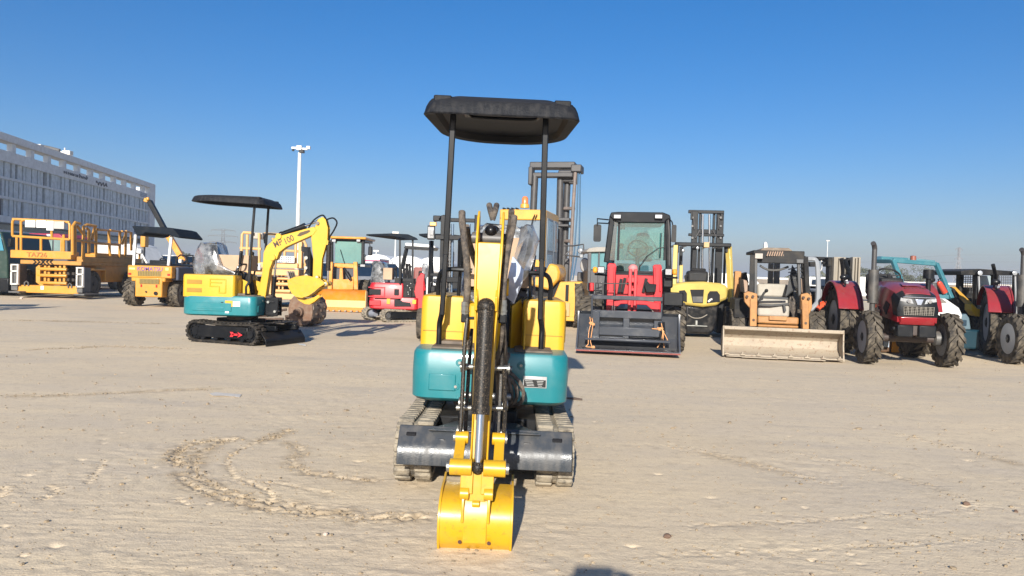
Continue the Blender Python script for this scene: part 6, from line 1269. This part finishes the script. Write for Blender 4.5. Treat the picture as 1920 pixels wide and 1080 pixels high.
mb = MB(); mb.fb(1515, 519, 1560, 560, 30, 32); cb = mb.build('cab', WHT, t, bev=.08); FB('windscreen', DWIN, cb, [(1536, 523, 1552, 541, 29.97, 30), (1522, 524, 1530, 534, 29.97, 30)], .01); mb = MB(); mb.bb(-.9, .9, 0, 4, .4, 1.2); mb.build('body', DGR, t)
for x in (-.7, .7): wheel(t, (x, .6, .4), .4, .25, lugs=0)

# ================================================================ red tractors
def build_tractor(label, loc, rz):
    t = thing('tractor', label, 'tractor', loc, rz, 'red tractors parked at the right')
    RIM = mat('pale_grey_rim', (.30, .31, .34), .35, .2, dirt=DUST, damt=.2)
    for s in (-1, 1):
        wheel(t, (s*.62, -.80, .455), .455, .245, rim=.27, lugs=15, lh=.045, rimm=RIM, face=s); wheel(t, (s*.66, .80, .66), .66, .33, rim=.36, lugs=17, lh=.05, rimm=RIM, face=s)
    # hood
    def ring(y, w, z0, z1, zs): return [Vector(p) for p in ((-w, y, z0), (-w-.01, y, zs), (-w+.03, y, z1-.08), (-w*.62, y, z1-.015), (-w*.2, y, z1), (w*.2, y, z1), (w*.62, y, z1-.015), (w-.03, y, z1-.08), (w+.01, y, zs), (w, y, z0))]
    mb = MB(); mb.loft([ring(-1.235, .25, .76, 1.12, .9), ring(-1.20, .30, .74, 1.22, .95), ring(-1.05, .33, .76, 1.30, 1.0), ring(-.6, .34, .80, 1.385, 1.05), ring(.05, .33, .88, 1.42, 1.1), ring(.12, .30, .9, 1.40, 1.1)]); hd = mb.build('hood', DRED, t)
    mb = MB(); mb.loft([ring(-1.262, .235, .84, 1.10, .92), ring(-1.225, .305, .84, 1.20, .95), ring(-1.10, .338, .86, 1.27, 1.0), ring(-1.0, .335, 1.10, 1.302, 1.15)]); mk = mb.build('nose_mask', BLK, hd)
    mb = MB(); mb.prism([(-.24, -1.262, 1.01), (.24, -1.262, 1.01), (.20, -1.262, .86), (-.20, -1.262, .86)], (0, .03, 0)); gr_ = mb.build('grille', mat('grille_recess', (.02, .02, .022), .5), hd)
    mb = MB()
    for k in range(14): x = -.22+.034*k; mb.bar((x, -1.268, .865), (x+(.01 if k % 2 else -.01), -1.268, 1.005), .007, .007)
    for k in range(6): mb.bar((-.22, -1.269, .875+.025*k), (.22, -1.269, .875+.025*k), .006, .006)
    mb.build('grille_mesh', mat('mesh_tan', (.20, .18, .15), .5, .4), gr_)
    for s in (-1, 1):
        mb = MB(); mb.prism([(s*.08, -1.272, 1.045), (s*.28, -1.235, 1.09), (s*.27, -1.235, 1.145), (s*.11, -1.265, 1.125)], (0, .04, 0)); o = mb.build('headlight', LGT, hd, bev=.006); mb = MB(); mb.cyl((s*.16, -1.268, 1.09), (s*.16, -1.285, 1.09), .028, 12); mb.build('bulb', CHR, o)
        mb = MB(); mb.prism([(s*.335, -.95, 1.02), (s*.335, -.75, 1.08), (s*.34, -.62, .95), (s*.34, -.78, .84)], (s*.012, 0, 0)); mb.build('side_vent', DK, hd)
        mb = MB(); mb.bb(s*.15, s*.30, -1.15, -.6, 1.30, 1.30); 
    mb = MB(); mb.prism([(-.07, -1.275, 1.13), (.07, -1.275, 1.13), (.03, -1.282, 1.03), (-.03, -1.282, 1.03)], (0, .04, 0)); mb.bar((-.25, -1.262, 1.155), (.25, -1.262, 1.155), .02, .02); mb.build('nose_badge', CHR, hd, bev=.006)
    mb = MB()
    for k in range(6): mb.box((-.14+.055*k, -1.03, 1.30), (.035, .03, .012))
    mb.build('hood_slots', DK, hd); mb = MB(); mb.prism([(-.16, -.95, 1.335), (.16, -.95, 1.335), (.12, -.7, 1.375), (-.12, -.7, 1.375)], (0, 0, .008)); mb.build('hood_scoop', DRED, hd, bev=.006)
    mb = MB(); mb.loft([[Vector(p) for p in ((-.25, -1.25, .76), (.25, -1.25, .76), (.27, -1.2, .70), (-.27, -1.2, .70))], [Vector(p) for p in ((-.27, -1.265, .83), (.27, -1.265, .83), (.30, -1.2, .84), (-.30, -1.2, .84))]]); mb.build('lower_nose', DRED, hd, bev=.01)
    mb = MB(); mb.bb(-.16, .16, -1.15, .9, .52, .82); mb.bb(-.22, .22, -.4, .4, .45, .95); mb.cyl((-.5, -.80, .46), (.5, -.80, .46), .07, 12); mb.cyl((-.5, .80, .66), (.5, .80, .66), .11, 12); mb.build('chassis', DKM, t, bev=.02)
    mb = MB(); mb.bb(-.30, -.05, -1.22, -1.02, .50, .70); mb.bb(.03, .30, -1.22, -1.02, .50, .70); mb.bb(-.34, .34, -1.12, -1.0, .60, .66); mb.build('front_weight', BLK, t, bev=.02)
    for s in (-1, 1): mb = MB(); mb.lathe([(s*.38, .05), (s*.42, .12), (s*.5, .13), (s*.54, .08)], 14, 'X', (0, -.80, .47)); mb.build('axle_hub', GREY, t)
    # exhaust and air intake
    mb = MB(); mb.cyl((-.44, -.35, 1.02), (-.44, -.35, 1.60), .085, 18); mb.cyl((-.44, -.35, .88), (-.44, -.35, 1.02), .05, 12); o = mb.build('muffler', mat('muffler_grey', (.05, .048, .045), .5, .1, dirt=(.2, .17, .14), damt=.3), t); mb = MB(); mb.tube([(-.44, -.35, 1.6), (-.44, -.35, 1.9), (-.44, -.35, 1.97), (-.46, -.38, 2.03), (-.49, -.42, 2.06)], .042, 12, 3); mb.build('exhaust_pipe', MGY, o)
    mb = MB(); mb.cyl((.42, -.45, 1.10), (.42, -.45, 1.50), .04, 14); mb.cyl((.42, -.45, 1.47), (.42, -.45, 1.62), .088, 18); mb.cyl((.42, -.45, 1.62), (.42, -.45, 1.63), .07, 18); mb.build('air_intake', BLK, t)
    # fenders
    for s in (-1, 1):
        P = []; Pi = []
        for k in range(11): a = R(18+13.5*k); P.append((.80-.74*math.cos(a)*1.0, .66+.74*math.sin(a))); Pi.append((.80-.71*math.cos(a), .66+.71*math.sin(a)))
        P = [(y, z) for y, z in P]; mb = MB(); mb.sp(P+Pi[::-1], s*.48 if s > 0 else -.88, s*.48+.40 if s > 0 else -.48); fd = mb.build('fender', DRED, t, bev=.01)
        mb = MB(); P2 = P+[(1.4, .72), (.2, .72)]; mb.sp(P2, s*.46-.012, s*.46+.012); mb.build('fender_side', DRED, fd)
        mb = MB(); mb.bar((s*.72, .35, 1.30), (s*.74, .35, 1.44), .03, .03); mb.sphere((s*.74, .34, 1.46), .07, 10, 8, (1.2, .6, .8)); mb.build('fender_lamp', BLK, fd); mb = MB(); mb.sphere((s*.70, .29, 1.36), .03, 8, 6); mb.build('lamp_lens', LGT, fd)
    mb = MB(); mb.tube([(-.70, .62, 1.35), (-.72, .55, 1.6), (-.78, .45, 1.80)], .035, 8, 3); mb.build('roll_bar_end', BLK, t)
    mb = MB(); mb.bb(-.24, .24, .75, .85, 1.15, 1.55); mb.bb(-.24, .24, .35, .8, 1.05, 1.17); mb.build('seat', SEAT, t, bev=.05)
    mb = MB(); Rm = Matrix.Rotation(R(38), 3, 'X'); c_ = Vector((0, .28, 1.52)); mb.tube([c_+Rm @ Vector((.20*math.cos(a), .20*math.sin(a), 0)) for a in [2*PI*k/20 for k in range(21)]], .017, 8, 0); mb.cyl(c_, (0, .12, 1.35), .03, 8); mb.bar(c_+Vector((-.19, 0, 0)), c_+Vector((.19, 0, 0)), .03, .02); mb.build('steering_wheel', SEAT, t)
    mb = MB(); mb.bb(-.2, .2, .06, .2, 1.3, 1.47); mb.build('dashboard', SEAT, t, bev=.04); mb = MB(); mb.bb(-.46, .46, .1, .8, .60, .64); mb.bb(-.52, -.40, -.05, .25, .5, .56); mb.build('footplate', DKM, t)
    mb = MB()
    for (x, z) in ((-.33, .9), (-.37, .82), (-.34, .75)): mb.sphere((x, -.35, z), .07, 8, 6)
    mb.tube([(-.36, -.5, .9), (-.40, -.3, .8), (-.34, 0, .8)], .025, 8); mb.build('engine_block', DKM, t)
    return t
tr1 = build_tractor('red tractor with chrome headlights and grille, muffler upright, right of the worn wide bucket', (6.80, 13.52, 0), R(-9))
FL = G(1893, 684); a = R(-23); off = Matrix.Rotation(a, 3, 'Z') @ Vector((-.62, -.80, 0))
tr2 = copy_tree(tr1); tr2.location = (FL.x-off.x+.12, FL.y-off.y+.1, 0); tr2.rotation_euler = (0, 0, a); [setattr(w_, 'rotation_euler', (0, 0, R(14))) for w_ in sc.collection.objects if w_.parent == tr2 and w_.name.startswith('wheel') and w_.location.y < 0]; tr2['label'] = 'red tractor cut off by the right edge of the picture'

t = thing('supply_box', 'dark brown box with yellow sheet and white sticker behind the front red tractor', 'box', at(1668, 655, 14.9))
FB('box_body', mat('dark_brown_wood', (.09, .045, .02), .6), t, [(1643, 636, 1694, 661, 14.9, 15.2)], .02); FB('yellow_sheet', mat('orange_yellow_sheet', (.80, .36, .02), .5), t, [(1673, 639, 1687, 661, 14.86, 14.89), (1685, 646, 1691, 661, 14.86, 14.89)], .005); FB('white_sticker', mat('bluish_white', (.5, .6, .72), .5), t, [(1657, 637, 1667, 651, 14.86, 14.89)], 0)

# ================================================================ teal truck with roll frame
t = thing('utility_truck', 'white-bonneted utility truck with open teal roll frame and beacon, behind the front red tractor', 'truck', at(1750, 620, 16.2))
D = 15.6; TLF = mat('teal_frame_paint', (.03, .14, .17), .4, dirt=(.2, .3, .3), damt=.2, top=.3)
mb = MB()
for a, b_ in (((1645, 490, D+.6), (1674, 490, D)), ((1649, 484, D+1.5), (1700, 487, D+1.5)), ((1645, 490, D+.6), (1649, 484, D+1.5)), ((1674, 488.5, D), (1755, 495, D)), ((1700, 487, D+1.5), (1752, 492, D+1.4)), ((1674, 488, D), (1690, 530, D-.3)), ((1755, 494, D), (1784, 560, D-.4)), ((1748, 555, D-.3), (1780, 557, D-.35)), ((1774, 556, D-.3), (1779, 540, D-.3))): mb.bar(L(*a), L(*b_), .085, .085)
mb.build('roll_frame', TLF, t, bev=.01)
c_ = L(1712, 488, D+.1); mb = MB(); mb.lathe([(0, .06), (.09, .055), (.10, .0)], 14, 'Z', c_); mb.build('beacon', mat('faded_red_beacon', (.25, .08, .05), .5), t)
mb = MB(); mb.cyl(L(1772, 549, D-.4), L(1761, 531, D-.4), .055, 12); mb.sphere(L(1761, 531, D-.4), .05, 10, 6); o = mb.build('fire_extinguisher', mat('extinguisher_red', (.5, .06, .03), .35), t); TB('extinguisher_valve', BLK, o, [[(1761, 530, D-.42), (1759, 524, D-.42), (1764, 522, D-.42)]], .012)
mb = MB(); mb.fp([(1715, 560), (1748, 558), (1775, 560), (1800, 577), (1806, 590), (1800, 640), (1715, 640)], D-1.2, D-.3); bn = mb.build('bonnet', WHT, t, bev=.05)
PB('bonnet_vent', mat('grey_brown_patch', (.16, .14, .12), .6), bn, [([(1752, 560), (1766, 560), (1776, 567), (1762, 568)], D-1.22, D-1.15)], 0); FB('side_lamp', GREY, bn, [(1746, 598, 1755, 609, D-1.25, D-1.18)], .01)
mb = MB(); mb.fp([(1797, 592), (1812, 588), (1818, 596), (1821, 618), (1797, 618)], D-1.1, D-.2); o = mb.build('headlamp_pod', mat('pale_teal_pod', (.10, .15, .18), .4), t, bev=.02); FB('headlamp', mat('dark_lens', (.03, .05, .07), .1), o, [(1800, 600, 1813, 611, D-1.13, D-1.09)], .01)
FB('body', mat('shaded_teal_paint', (.006, .03, .045), .4), t, [(1797, 618, 1838, 655, D-1.1, D+1.5), (1715, 640, 1800, 655, D-1.0, D+1.5)], .04); FB('dashboard', DGR, t, [(1748, 530, 1772, 556, D, D+.3)], .03)  # body teal darkened to carry the shadow low on the truck
for x in (-.5, .75): wheel(t, (x, -.6, .35), .35, .22, lugs=0)

# ================================================================ black and yellow skid steer at the right
t = thing('skid_steer_loader', 'black skid steer loader with mesh windows and slanted yellow arm, behind the rightmost tractor', 'skid steer loader', at(1855, 620, 16.6))
D = 15.8
mb = MB(); mb.fp([(1802, 508), (1836, 504), (1908, 509), (1910, 516), (1834, 516), (1802, 516)], D, D+1.3)
for (x, y) in ((1833, 0), (1866, .02), (1907, 0)): mb.fb(x-3.5, 512, x+3.5, 590, D+y, D+y+.12)
mb.fb(1830, 541, 1912, 556, D+.5, D+1.2); mb.fb(1800, 510, 1806, 565, D+1.1, D+1.25); mb.fb(1860, 512, 1873, 545, D+1.1, D+1.2); mb.fb(1836, 540, 1908, 560, D+1.1, D+1.2); mb.fb(1799, 505, 1834, 515, D+.55, D+.7); mb.fb(1799, 506, 1807, 566, D+.6, D+.75); mb.fb(1828, 506, 1835, 590, D+.5, D+.6); mb.fb(1799, 541, 1834, 566, D+.58, D+.7); cb = mb.build('cab', CG, t, bev=.015)
mb = MB(); a = L(1833, 516, D); b_ = L(1803, 516, D+1.2)
for k in range(7): z = a.z-.04-.045*k; mb.bar((a.x, a.y, z), (b_.x, b_.y, z), .012, .012)
for k in range(1, 7): q = k/7; mb.bar((a.x+(b_.x-a.x)*q, a.y+(b_.y-a.y)*q, a.z), (a.x+(b_.x-a.x)*q, a.y+(b_.y-a.y)*q, a.z-.38), .010, .010)
mb.build('window_mesh', CGL, cb); mb = MB()
for k in range(8): p, q = L(1873, 517+k*3.2, D+1.1), L(1899, 517+k*3.2, D+1.1); mb.bar(p, q, .010, .010)
for k in range(7): p, q = L(1874+k*4, 517, D+1.1), L(1874+k*4, 541, D+1.1); mb.bar(p, q, .010, .010)
mb.build('window_mesh', CGL, cb)
FB('rear_window', mat('pale_dusty_pane', (.25, .30, .31), .25, coat=.3), cb, [(1838, 517, 1859, 540, D+1.05, D+1.07)], .0)
for x in (1838, 1903): lamp(cb, x, 512, D-.1, .12, .11, round_=True)
TB('door_pillar', mat('bare_aluminium', (.38, .38, .38), .35, .6), cb, [[(1835, 518, D-.05), (1836, 550, D-.05), (1835, 582, D-.05)], [(1903, 518, D-.05), (1905, 590, D-.05)]], .022)
mb = MB(); mb.bar(L(1787, 540, D+.6), L(1830, 583, D-.2), .10, .07); o = mb.build('lift_arm', mat('amber_yellow_arm', (.55, .30, .05), .4, dirt=DUST, damt=.2), t, bev=.01); PB('arm_elbow', mat('bright_yellow_arm', (.72, .42, .02), .4), o, [([(1822, 570), (1832, 578), (1838, 580), (1837, 594), (1830, 592), (1822, 582)], D-.35, D-.1)], .01)
PB('arm_plate', CG, t, [([(1784, 538), (1790, 541), (1822, 580), (1834, 600), (1836, 625), (1805, 620), (1800, 575)], D+.3, D+.9)], .01); FB('body', CG, t, [(1800, 560, 1910, 640, D+.3, D+1.6)], .04); FB('seat', mat('dusty_brown_seat', (.14, .10, .08), .7), t, [(1838, 542, 1868, 585, D+.8, D+1.0)], .05)
for x in (-.6, .6):
    for y in (-.4, .9): wheel(t, (x, y, .38), .38, .26, lugs=14, lh=.03)
# ================================================================ poles, tents, trees, pylons in the distance
t = thing('floodlight_mast', 'tall white floodlight mast behind the raised yellow excavator arm', 'light mast', at(553, 495, 60))
mb = MB(); a, b_ = L(562, 286, 60), L(553, 500, 60); b_.x = a.x; b_.y = a.y; b_.z = 0; mb.cyl(b_, a, .19, 16, .13); mb.build('pole', WHT, t)
FB('floodlight', WHT, t, [(555.5, 272.5, 565, 281, 59.8, 60.1), (546, 275, 556, 279, 59.9, 60.1), (566, 277, 576, 281, 59.9, 60.1), (574, 273.5, 581, 279, 59.9, 60.2)], .03); FB('lamp_bracket', BLK, t, [(560, 280, 569, 286, 59.8, 60.2), (547, 279, 551, 283, 59.9, 60.1)], .03)
for (x, yt, D, r_, lb) in ((742, 437, 85, .10, 'slim white lamp post rising behind the black canopy of the red mini excavator'), (705.5, 471, 120, .12, 'short white post above the left white tent roof'), (1552, 452, 100, .06, 'thin grey lamp post standing behind the grey forklift')):
    t = thing('lamp_post', lb, 'lamp post', at(x, 500, D)); a = L(x, yt, D); mb = MB(); mb.cyl((a.x, a.y, 0), a, r_, 10, r_*.7); mb.build('pole', WHT, t); mb = MB(); mb.box(a+Vector((0, 0, .05)), (r_*7, r_*3, r_*2)); mb.build('lamp_head', CREAM, t)
TENT = mat('white_tent_fabric', (.78, .77, .74), .6)
for i, (xa, xb, yp, D, lb) in enumerate(((676, 735, 477, 150, 'left white rounded tent roof beside the orange loader mirror'), (728, 795, 479.5, 152, 'middle white rounded tent roof behind the red mini excavator'), (782, 850, 482, 154, 'right white rounded tent roof behind the black forklift mast'))):
    t = thing('tent', lb, 'tent', at((xa+xb)/2, 503, D), 0, 'white tents in the distance'); a = L((xa+xb)/2, yp, D); w_ = (xb-xa)*D/FOC/2; mb = MB(); n_ = 20; prof = [(-w_, .0)]+[(w_*math.cos(PI-PI*k/n_), 1.9+(a.z-1.9)*math.sin(PI*k/n_)**.75) for k in range(n_+1)]+[(w_, .0)]
    mb.prism([(x, 0, z) for x, z in prof], (0, 16, 0)); o = mb.build('tent_cover', TENT, t); mb = MB()
    for k in range(5): mb.box((-w_*.8+w_*.4*k, -.03, 1.1), (.12, .05, 2.2))
    mb.build('tent_poles', GREY, o)

def tree(label, px, pt, D, w_, seed, kind='tree', group='scrubby trees in the distance'):
    t = thing(kind, label, 'tree', at(px, 520, D), 0, group); rg = random.Random(seed); top = L(px, pt, D).z
    mb = MB()
    for k in range(5):
        a = rg.uniform(0, 6.28); mb.tube([(0, 0, 0), (.12*math.cos(a), .12*math.sin(a), top*.25), (w_*.35*math.cos(a), w_*.35*math.sin(a), top*.65)], lambda q: .13*(1-q*.7), 6, 2)
    mb.build('trunk', mat('grey_bark', (.10, .08, .06), .9), t)
    mb = MB()
    cl_ = [(rg.uniform(-1, 1)*w_*.75, rg.uniform(-1, 1)*w_*.5, top*rg.uniform(.45, .86), rg.uniform(.25, .42)*w_) for _ in range(10)]
    for (cx, cy, cz, cr) in cl_:
        for _ in range(130):
            v = Vector((rg.gauss(0, 1), rg.gauss(0, 1), rg.gauss(0, 1))).normalized()*cr*rg.uniform(.5, 1.05); p = Vector((cx, cy, cz))+Vector((v.x, v.y, v.z*.7)); s = rg.uniform(.05, .13); d1 = Vector((rg.gauss(0, 1), rg.gauss(0, 1), rg.gauss(0, 1))).normalized(); d2 = d1.orthogonal().normalized()
            mb.add([p+d1*s, p+d2*s*.6, p-d1*s, p-d2*s*.6], [(0, 1, 2, 3)])
    mb.build('crown', mat('dusty_green_leaves', (.085, .095, .05), .8, dirt=(.2, .18, .12), damt=.3, dscale=1.5, vary=.2), t, smooth=False); return t
tree('dark rounded tree seen through the teal roll frame, left of the pair', 1700, 496, 105, 2.4, 1); tree('pale green tree seen through the teal roll frame, right of the pair', 1724, 497, 108, 2.3, 2)
tree('tree just right of the upright tractor muffler', 1655, 492, 112, 1.9, 3); tree('small brownish tree showing between grey mast and tractor exhaust', 1622, 497, 112, 1.6, 4); tree('low tree directly behind the slanted left teal bar', 1672, 497, 110, 1.7, 5)

def pylon(label, px, pt, D, wb, arms, m):
    t = thing('pylon', label, 'pylon', at(px, 500, D), R(20)); H_ = L(px, pt, D).z; mb = MB(); r_ = .10*H_/20
    def wd(z): return wb/2*(1-.82*min(1, z/(H_*.72)))
    zs = [H_*q for q in (0, .16, .31, .45, .57, .68, .78, .88, 1)]
    for i in range(8):
        z0, z1 = zs[i], zs[i+1]; w0, w1 = wd(z0), wd(z1)
        for sx in (-1, 1):
            for sy in (-1, 1): mb.bar((sx*w0, sy*w0, z0), (sx*w1, sy*w1, z1), r_*2.2)
        for s in (-1, 1): mb.bar((-w0, s*w0, z0), (w1, s*w1, z1), r_*1.4); mb.bar((w0, s*w0, z0), (-w1, s*w1, z1), r_*1.4); mb.bar((s*w0, -w0, z0), (s*w1, w1, z1), r_*1.4); mb.bar((s*w0, w0, z0), (s*w1, -w1, z1), r_*1.4)
    mb.build('lattice_tower', m, t); mb = MB()
    for (q, w_) in arms:
        z = H_*q
        for s in (-1, 1):
            mb.bar((0, -wd(z), z), (s*w_, 0, z+.0), r_*1.6); mb.bar((0, wd(z), z), (s*w_, 0, z), r_*1.6); mb.bar((0, 0, z+H_*.045), (s*w_, 0, z), r_*1.6)
            for k in range(1, 5): mb.bar((s*w_*k/5, 0, z), (s*w_*k/5, 0, z+H_*.045*(1-k/5)), r_*1.2)
            mb.bar((s*w_*.97, 0, z), (s*w_*.97, 0, z-H_*.04), r_*1.6)
    mb.build('cross_arms', m, t); return t
PYM = mat('galvanised_lattice', (.22, .22, .22), .6)
pylon('faint lattice power pylon in the haze left of the excavator canopy post', 417, 430, 330, 6.0, ((.97, 5.0), (.82, 6.2), (.66, 5.6)), mat('near_lattice', (.10, .095, .09), .6))
pylon('faint narrow power pylon in the haze above the black skid steer cab', 1797, 464, 340, 3.4, ((.96, 2.2), (.74, 2.4), (.50, 2.4)), PYM)
t = thing('power_line', 'faint power cables crossing the hazy sky at the right', 'power line', at(1800, 500, 335)); mb = MB()
for (ya, yb) in ((470, 474), (483, 487), (497, 500)): mb.tube([L(1500, ya+26, 420), L(1650, ya+20, 380), L(1797, ya+8, 340), L(2100, yb+8, 335)], .05, 4, 3)
mb.build('cables', PYM, t)
# boundary wall, shrubs and vehicles along the horizon
t = thing('boundary_wall', 'long low pale wall with white coping along the horizon at the right', 'wall', at(1600, 520, 96)); mb = MB(); a, b_ = L(1352, 530, 96), L(2060, 540, 96)
mb.bb(a.x, b_.x, 0, .4, -.1, 1.55); mb.build('wall_face', mat('brown_block_wall', (.17, .14, .11), .8, dirt=DUST, damt=.4, dscale=.8), t); mb = MB(); mb.bb(a.x, b_.x, -.05, .45, 1.553, 1.80); mb.build('coping', CREAM, t)
t = thing('boundary_wall', 'long low grey block wall along the horizon at the left and centre', 'wall', at(500, 500, 118)); mb = MB(); a, b_ = L(300, 490, 118), L(1352, 520, 118); mb.bb(a.x, b_.x, 0, .4, -.1, 1.25); mb.build('wall_face', mat('grey_block_wall', (.26, .24, .22), .8, dirt=DUST, damt=.4, dscale=.8), t)
mb = MB(); rg = random.Random(12)
for k in range(2600):
    px = rg.choice([rg.uniform(340, 620), rg.uniform(340, 620), rg.uniform(1380, 1640)]); D = rg.uniform(150, 190); p = W(px, 500, D); h_ = 1.5+1.4*math.sin(px*.05)**2+.8*math.sin(px*.021); z = rg.uniform(0, max(.5, h_)); s = rg.uniform(.2, .5); d1 = Vector((rg.gauss(0, 1), rg.gauss(0, 1), rg.gauss(0, 1))).normalized(); d2 = d1.orthogonal().normalized(); c_ = Vector((p.x, p.y, z)); mb.add([c_+d1*s, c_+d2*s, c_-d1*s, c_-d2*s], [(0, 1, 2, 3)])
tag(mb.build('distant_shrubs', MC['dusty_green_leaves'], smooth=False), 'low hazy shrub line along the far horizon', 'shrubs', kind='stuff')
p = at(1625, 530, 60); car('parked_truck', 'white van glimpsed between the grey mast channels and the tractor exhaust', 'van', p, R(80), WHT, Lc=5.0, Hc=1.9, van=True)
p = at(1372, 520, 70); car('van', 'white van roof showing between the pale forklift pillar and the skid steer', 'van', p, R(75), WHT, Lc=5.2, Hc=1.95, van=True)

# ================================================================ things on the sand
def scrap(label, px, py, pts, m, name='paper_scrap', cat_='litter', h=.004):
    g = G(px, py); t = MB(); z = gz(g.x, g.y)+.006
    t.prism([(x, y, z+.004*math.sin(9*x+7*y)+.003*i % .006) for i, (x, y) in enumerate([(G(a, b).x, G(a, b).y) for a, b in pts])], (0, 0, h)); o = t.build(name, m, None, loc=(g.x, g.y, z)); tag(o, label, cat_); return o
PAP = mat('faded_paper', (.60, .55, .48), .8)
scrap('flat pale paper lying on the sand below the side-on excavator', 424, 740, [(392, 738), (405, 736), (425, 737), (453, 739), (449, 744), (420, 742), (398, 742)], PAP, h=.0012)
scrap('small white paper beside the black dozer blade of the side-on excavator', 567, 648, [(557, 646), (570, 647), (574, 650), (562, 649)], WHT)
scrap('thin brown stick lying right of the teal body of the foreground excavator', 1076, 750, [(1062, 748.5), (1078, 749.5), (1092, 751.5), (1091, 752.3), (1077, 750.8), (1062, 749.6)], RUSD, 'stick', 'stick', .012)
for (px, py, s, lb) in ((1251, 1008, .020, 'brown angular stone near the bottom right of the bucket'), (1812, 946, .022, 'dark stone far to the right on the sand'), (1905, 960, .014, 'small dark stone by the right edge of the picture'), (610, 1002, .014, 'small pale stone left of the yellow bucket'), (40, 560, .06, 'pale pinkish stone under the front scissor lift')):
    g = G(px, py); mb = MB(); mb.sphere((0, 0, 0), s, 7, 6, (1, .8, .7), .22); o = mb.build('stone', mat('brown_stone', (.13, .08, .055), .85, vary=.3) if s < .05 and 'pale' not in lb else mat('pale_stone', (.45, .36, .30), .85), None, smooth=False); o.location = (g.x, g.y, gz(g.x, g.y)+s*.4); tag(o, lb, 'stone')
# the same kind of machine just outside the left edge; its canopy throws the shadow on the sand at the left
m3_ = copy_tree(m2_); m3_.location = (-14.75, 15.35, 0); m3_.rotation_euler = (0, 0, R(95)); m3_['label'] = 'yellow and teal mini excavator just outside the left edge, its canopy shadow on the sand'

# ================================================================ the photographer crouching behind the camera
t = thing('person', 'person crouching behind the camera, holding a phone up in both hands', 'person', (.04, -.48, 0))
SK = mat('skin', (.42, .25, .17), .55); CLO = mat('navy_clothes', (.03, .04, .07), .8)
V = []; E_ = []; Rr = []
def chain(start, pts):
    prev = start
    for p, r_ in pts: V.append(p); Rr.append(r_); i = len(V)-1; (E_.append((prev, i)) if prev is not None else None); prev = i
    return prev
pel = chain(None, [((0, 0, .42), (.16, .12))]); ch = chain(pel, [((0, .03, .62), (.15, .11)), ((0, .06, .84), (.17, .11)), ((0, .07, 1.00), (.12, .09))]); nk = chain(ch, [((0, .09, 1.10), (.055, .055)), ((0, .10, 1.17), (.075, .085)), ((0, .11, 1.26), (.078, .095)), ((0, .10, 1.33), (.055, .07))])
for s in (-1, 1):
    sh = chain(ch, [((s*.17, .07, .98), (.065, .065)), ((s*.24, .16, .84), (.048, .048)), ((s*.20, .30, 1.00), (.042, .042)), ((s*.135 + (.03 if s > 0 else -.03), .40, 1.20), (.034, .034)), ((s*.125+(.02 if s > 0 else 0), .425, 1.28), (.030, .022))])
    for k, (dx, ln) in enumerate(((0, .9), (.0, 1.0), (.0, .95), (.0, .8))):
        z0 = 1.305+.018*k if s > 0 else 1.29+.018*k; chain(sh, [((s*.125+(.02 if s > 0 else -.0), .445, z0), (.009, .009)), ((s*.105, .47, z0+.008), (.0085, .0085)), ((s*.075*ln, .472, z0+.004), (.007, .007))])
    chain(sh, [((s*.11, .405, 1.30), (.011, .011)), ((s*.085, .415, 1.335), (.009, .009))])
    hip = chain(pel, [((s*.11, .05, .42), (.10, .10)), ((s*.20, .36, .52 if s < 0 else .30), (.068, .068)), ((s*.19, .26 if s < 0 else .02, .12 if s < 0 else .10), (.05, .05)), ((s*.19, .24 if s < 0 else -.1, .05), (.045, .04)), ((s*.20, .42 if s < 0 else -.02, .03), (.04, .025))])
me = bpy.data.meshes.new('body'); me.from_pydata(V, E_, []); bo = bpy.data.objects.new('body', me); link(bo); bo.parent = t
sk = bo.modifiers.new('skin', 'SKIN')
for i, r_ in enumerate(Rr): me.skin_vertices[0].data[i].radius = r_; me.skin_vertices[0].data[i].use_root = (i == pel)
bo.modifiers.new('sub', 'SUBSURF').render_levels = 2; me.materials.append(SK)
mb = MB(); mb.sphere((0, .085, 1.30), .100, 14, 10, (.86, .95, .85)); mb.build('hair', BLK, t)
mb = MB(); mb.lathe([(.40, .19), (.62, .165), (.84, .185), (1.0, .16), (1.06, .07)], 20, 'Z', (0, .045, 0)); mb.v = [(v[0]*1.05, .045+(v[1]-.045)*.78, v[2]) for v in mb.v]; mb.build('shirt', CLO, t)
ph = thing('phone', 'black phone held sideways in front of the crouching person', 'phone', (.02, -.028, 1.347)); mb = MB(); mb.bb(-.092, .088, -.004, .004, -.042, .048); mb.build('phone_body', BLK, ph, bev=.004); mb = MB(); mb.bb(-.085, .08, -.0055, -.0042, -.036, .042); mb.build('screen', DWIN, ph)

# ================================================================ haze
hz = MB(); hz.bb(-2600, 2600, -2100, 4300, -1.5, 26); ho_ = hz.build('haze', bpy.data.materials.new('haze_air'), None, smooth=False); ho_['kind'] = 'stuff'; tag(ho_, 'thin pale haze over the yard', 'haze')
hm = ho_.data.materials[0]; hm.use_nodes = True; n = hm.node_tree.nodes; n.remove(n['Principled BSDF']); pv = n.new('ShaderNodeVolumePrincipled')
pv.inputs['Color'].default_value = (.93, .96, .99, 1); pv.inputs['Density'].default_value = .0011; pv.inputs['Anisotropy'].default_value = .2; hm.node_tree.links.new(pv.outputs[0], n['Material Output'].inputs['Volume'])
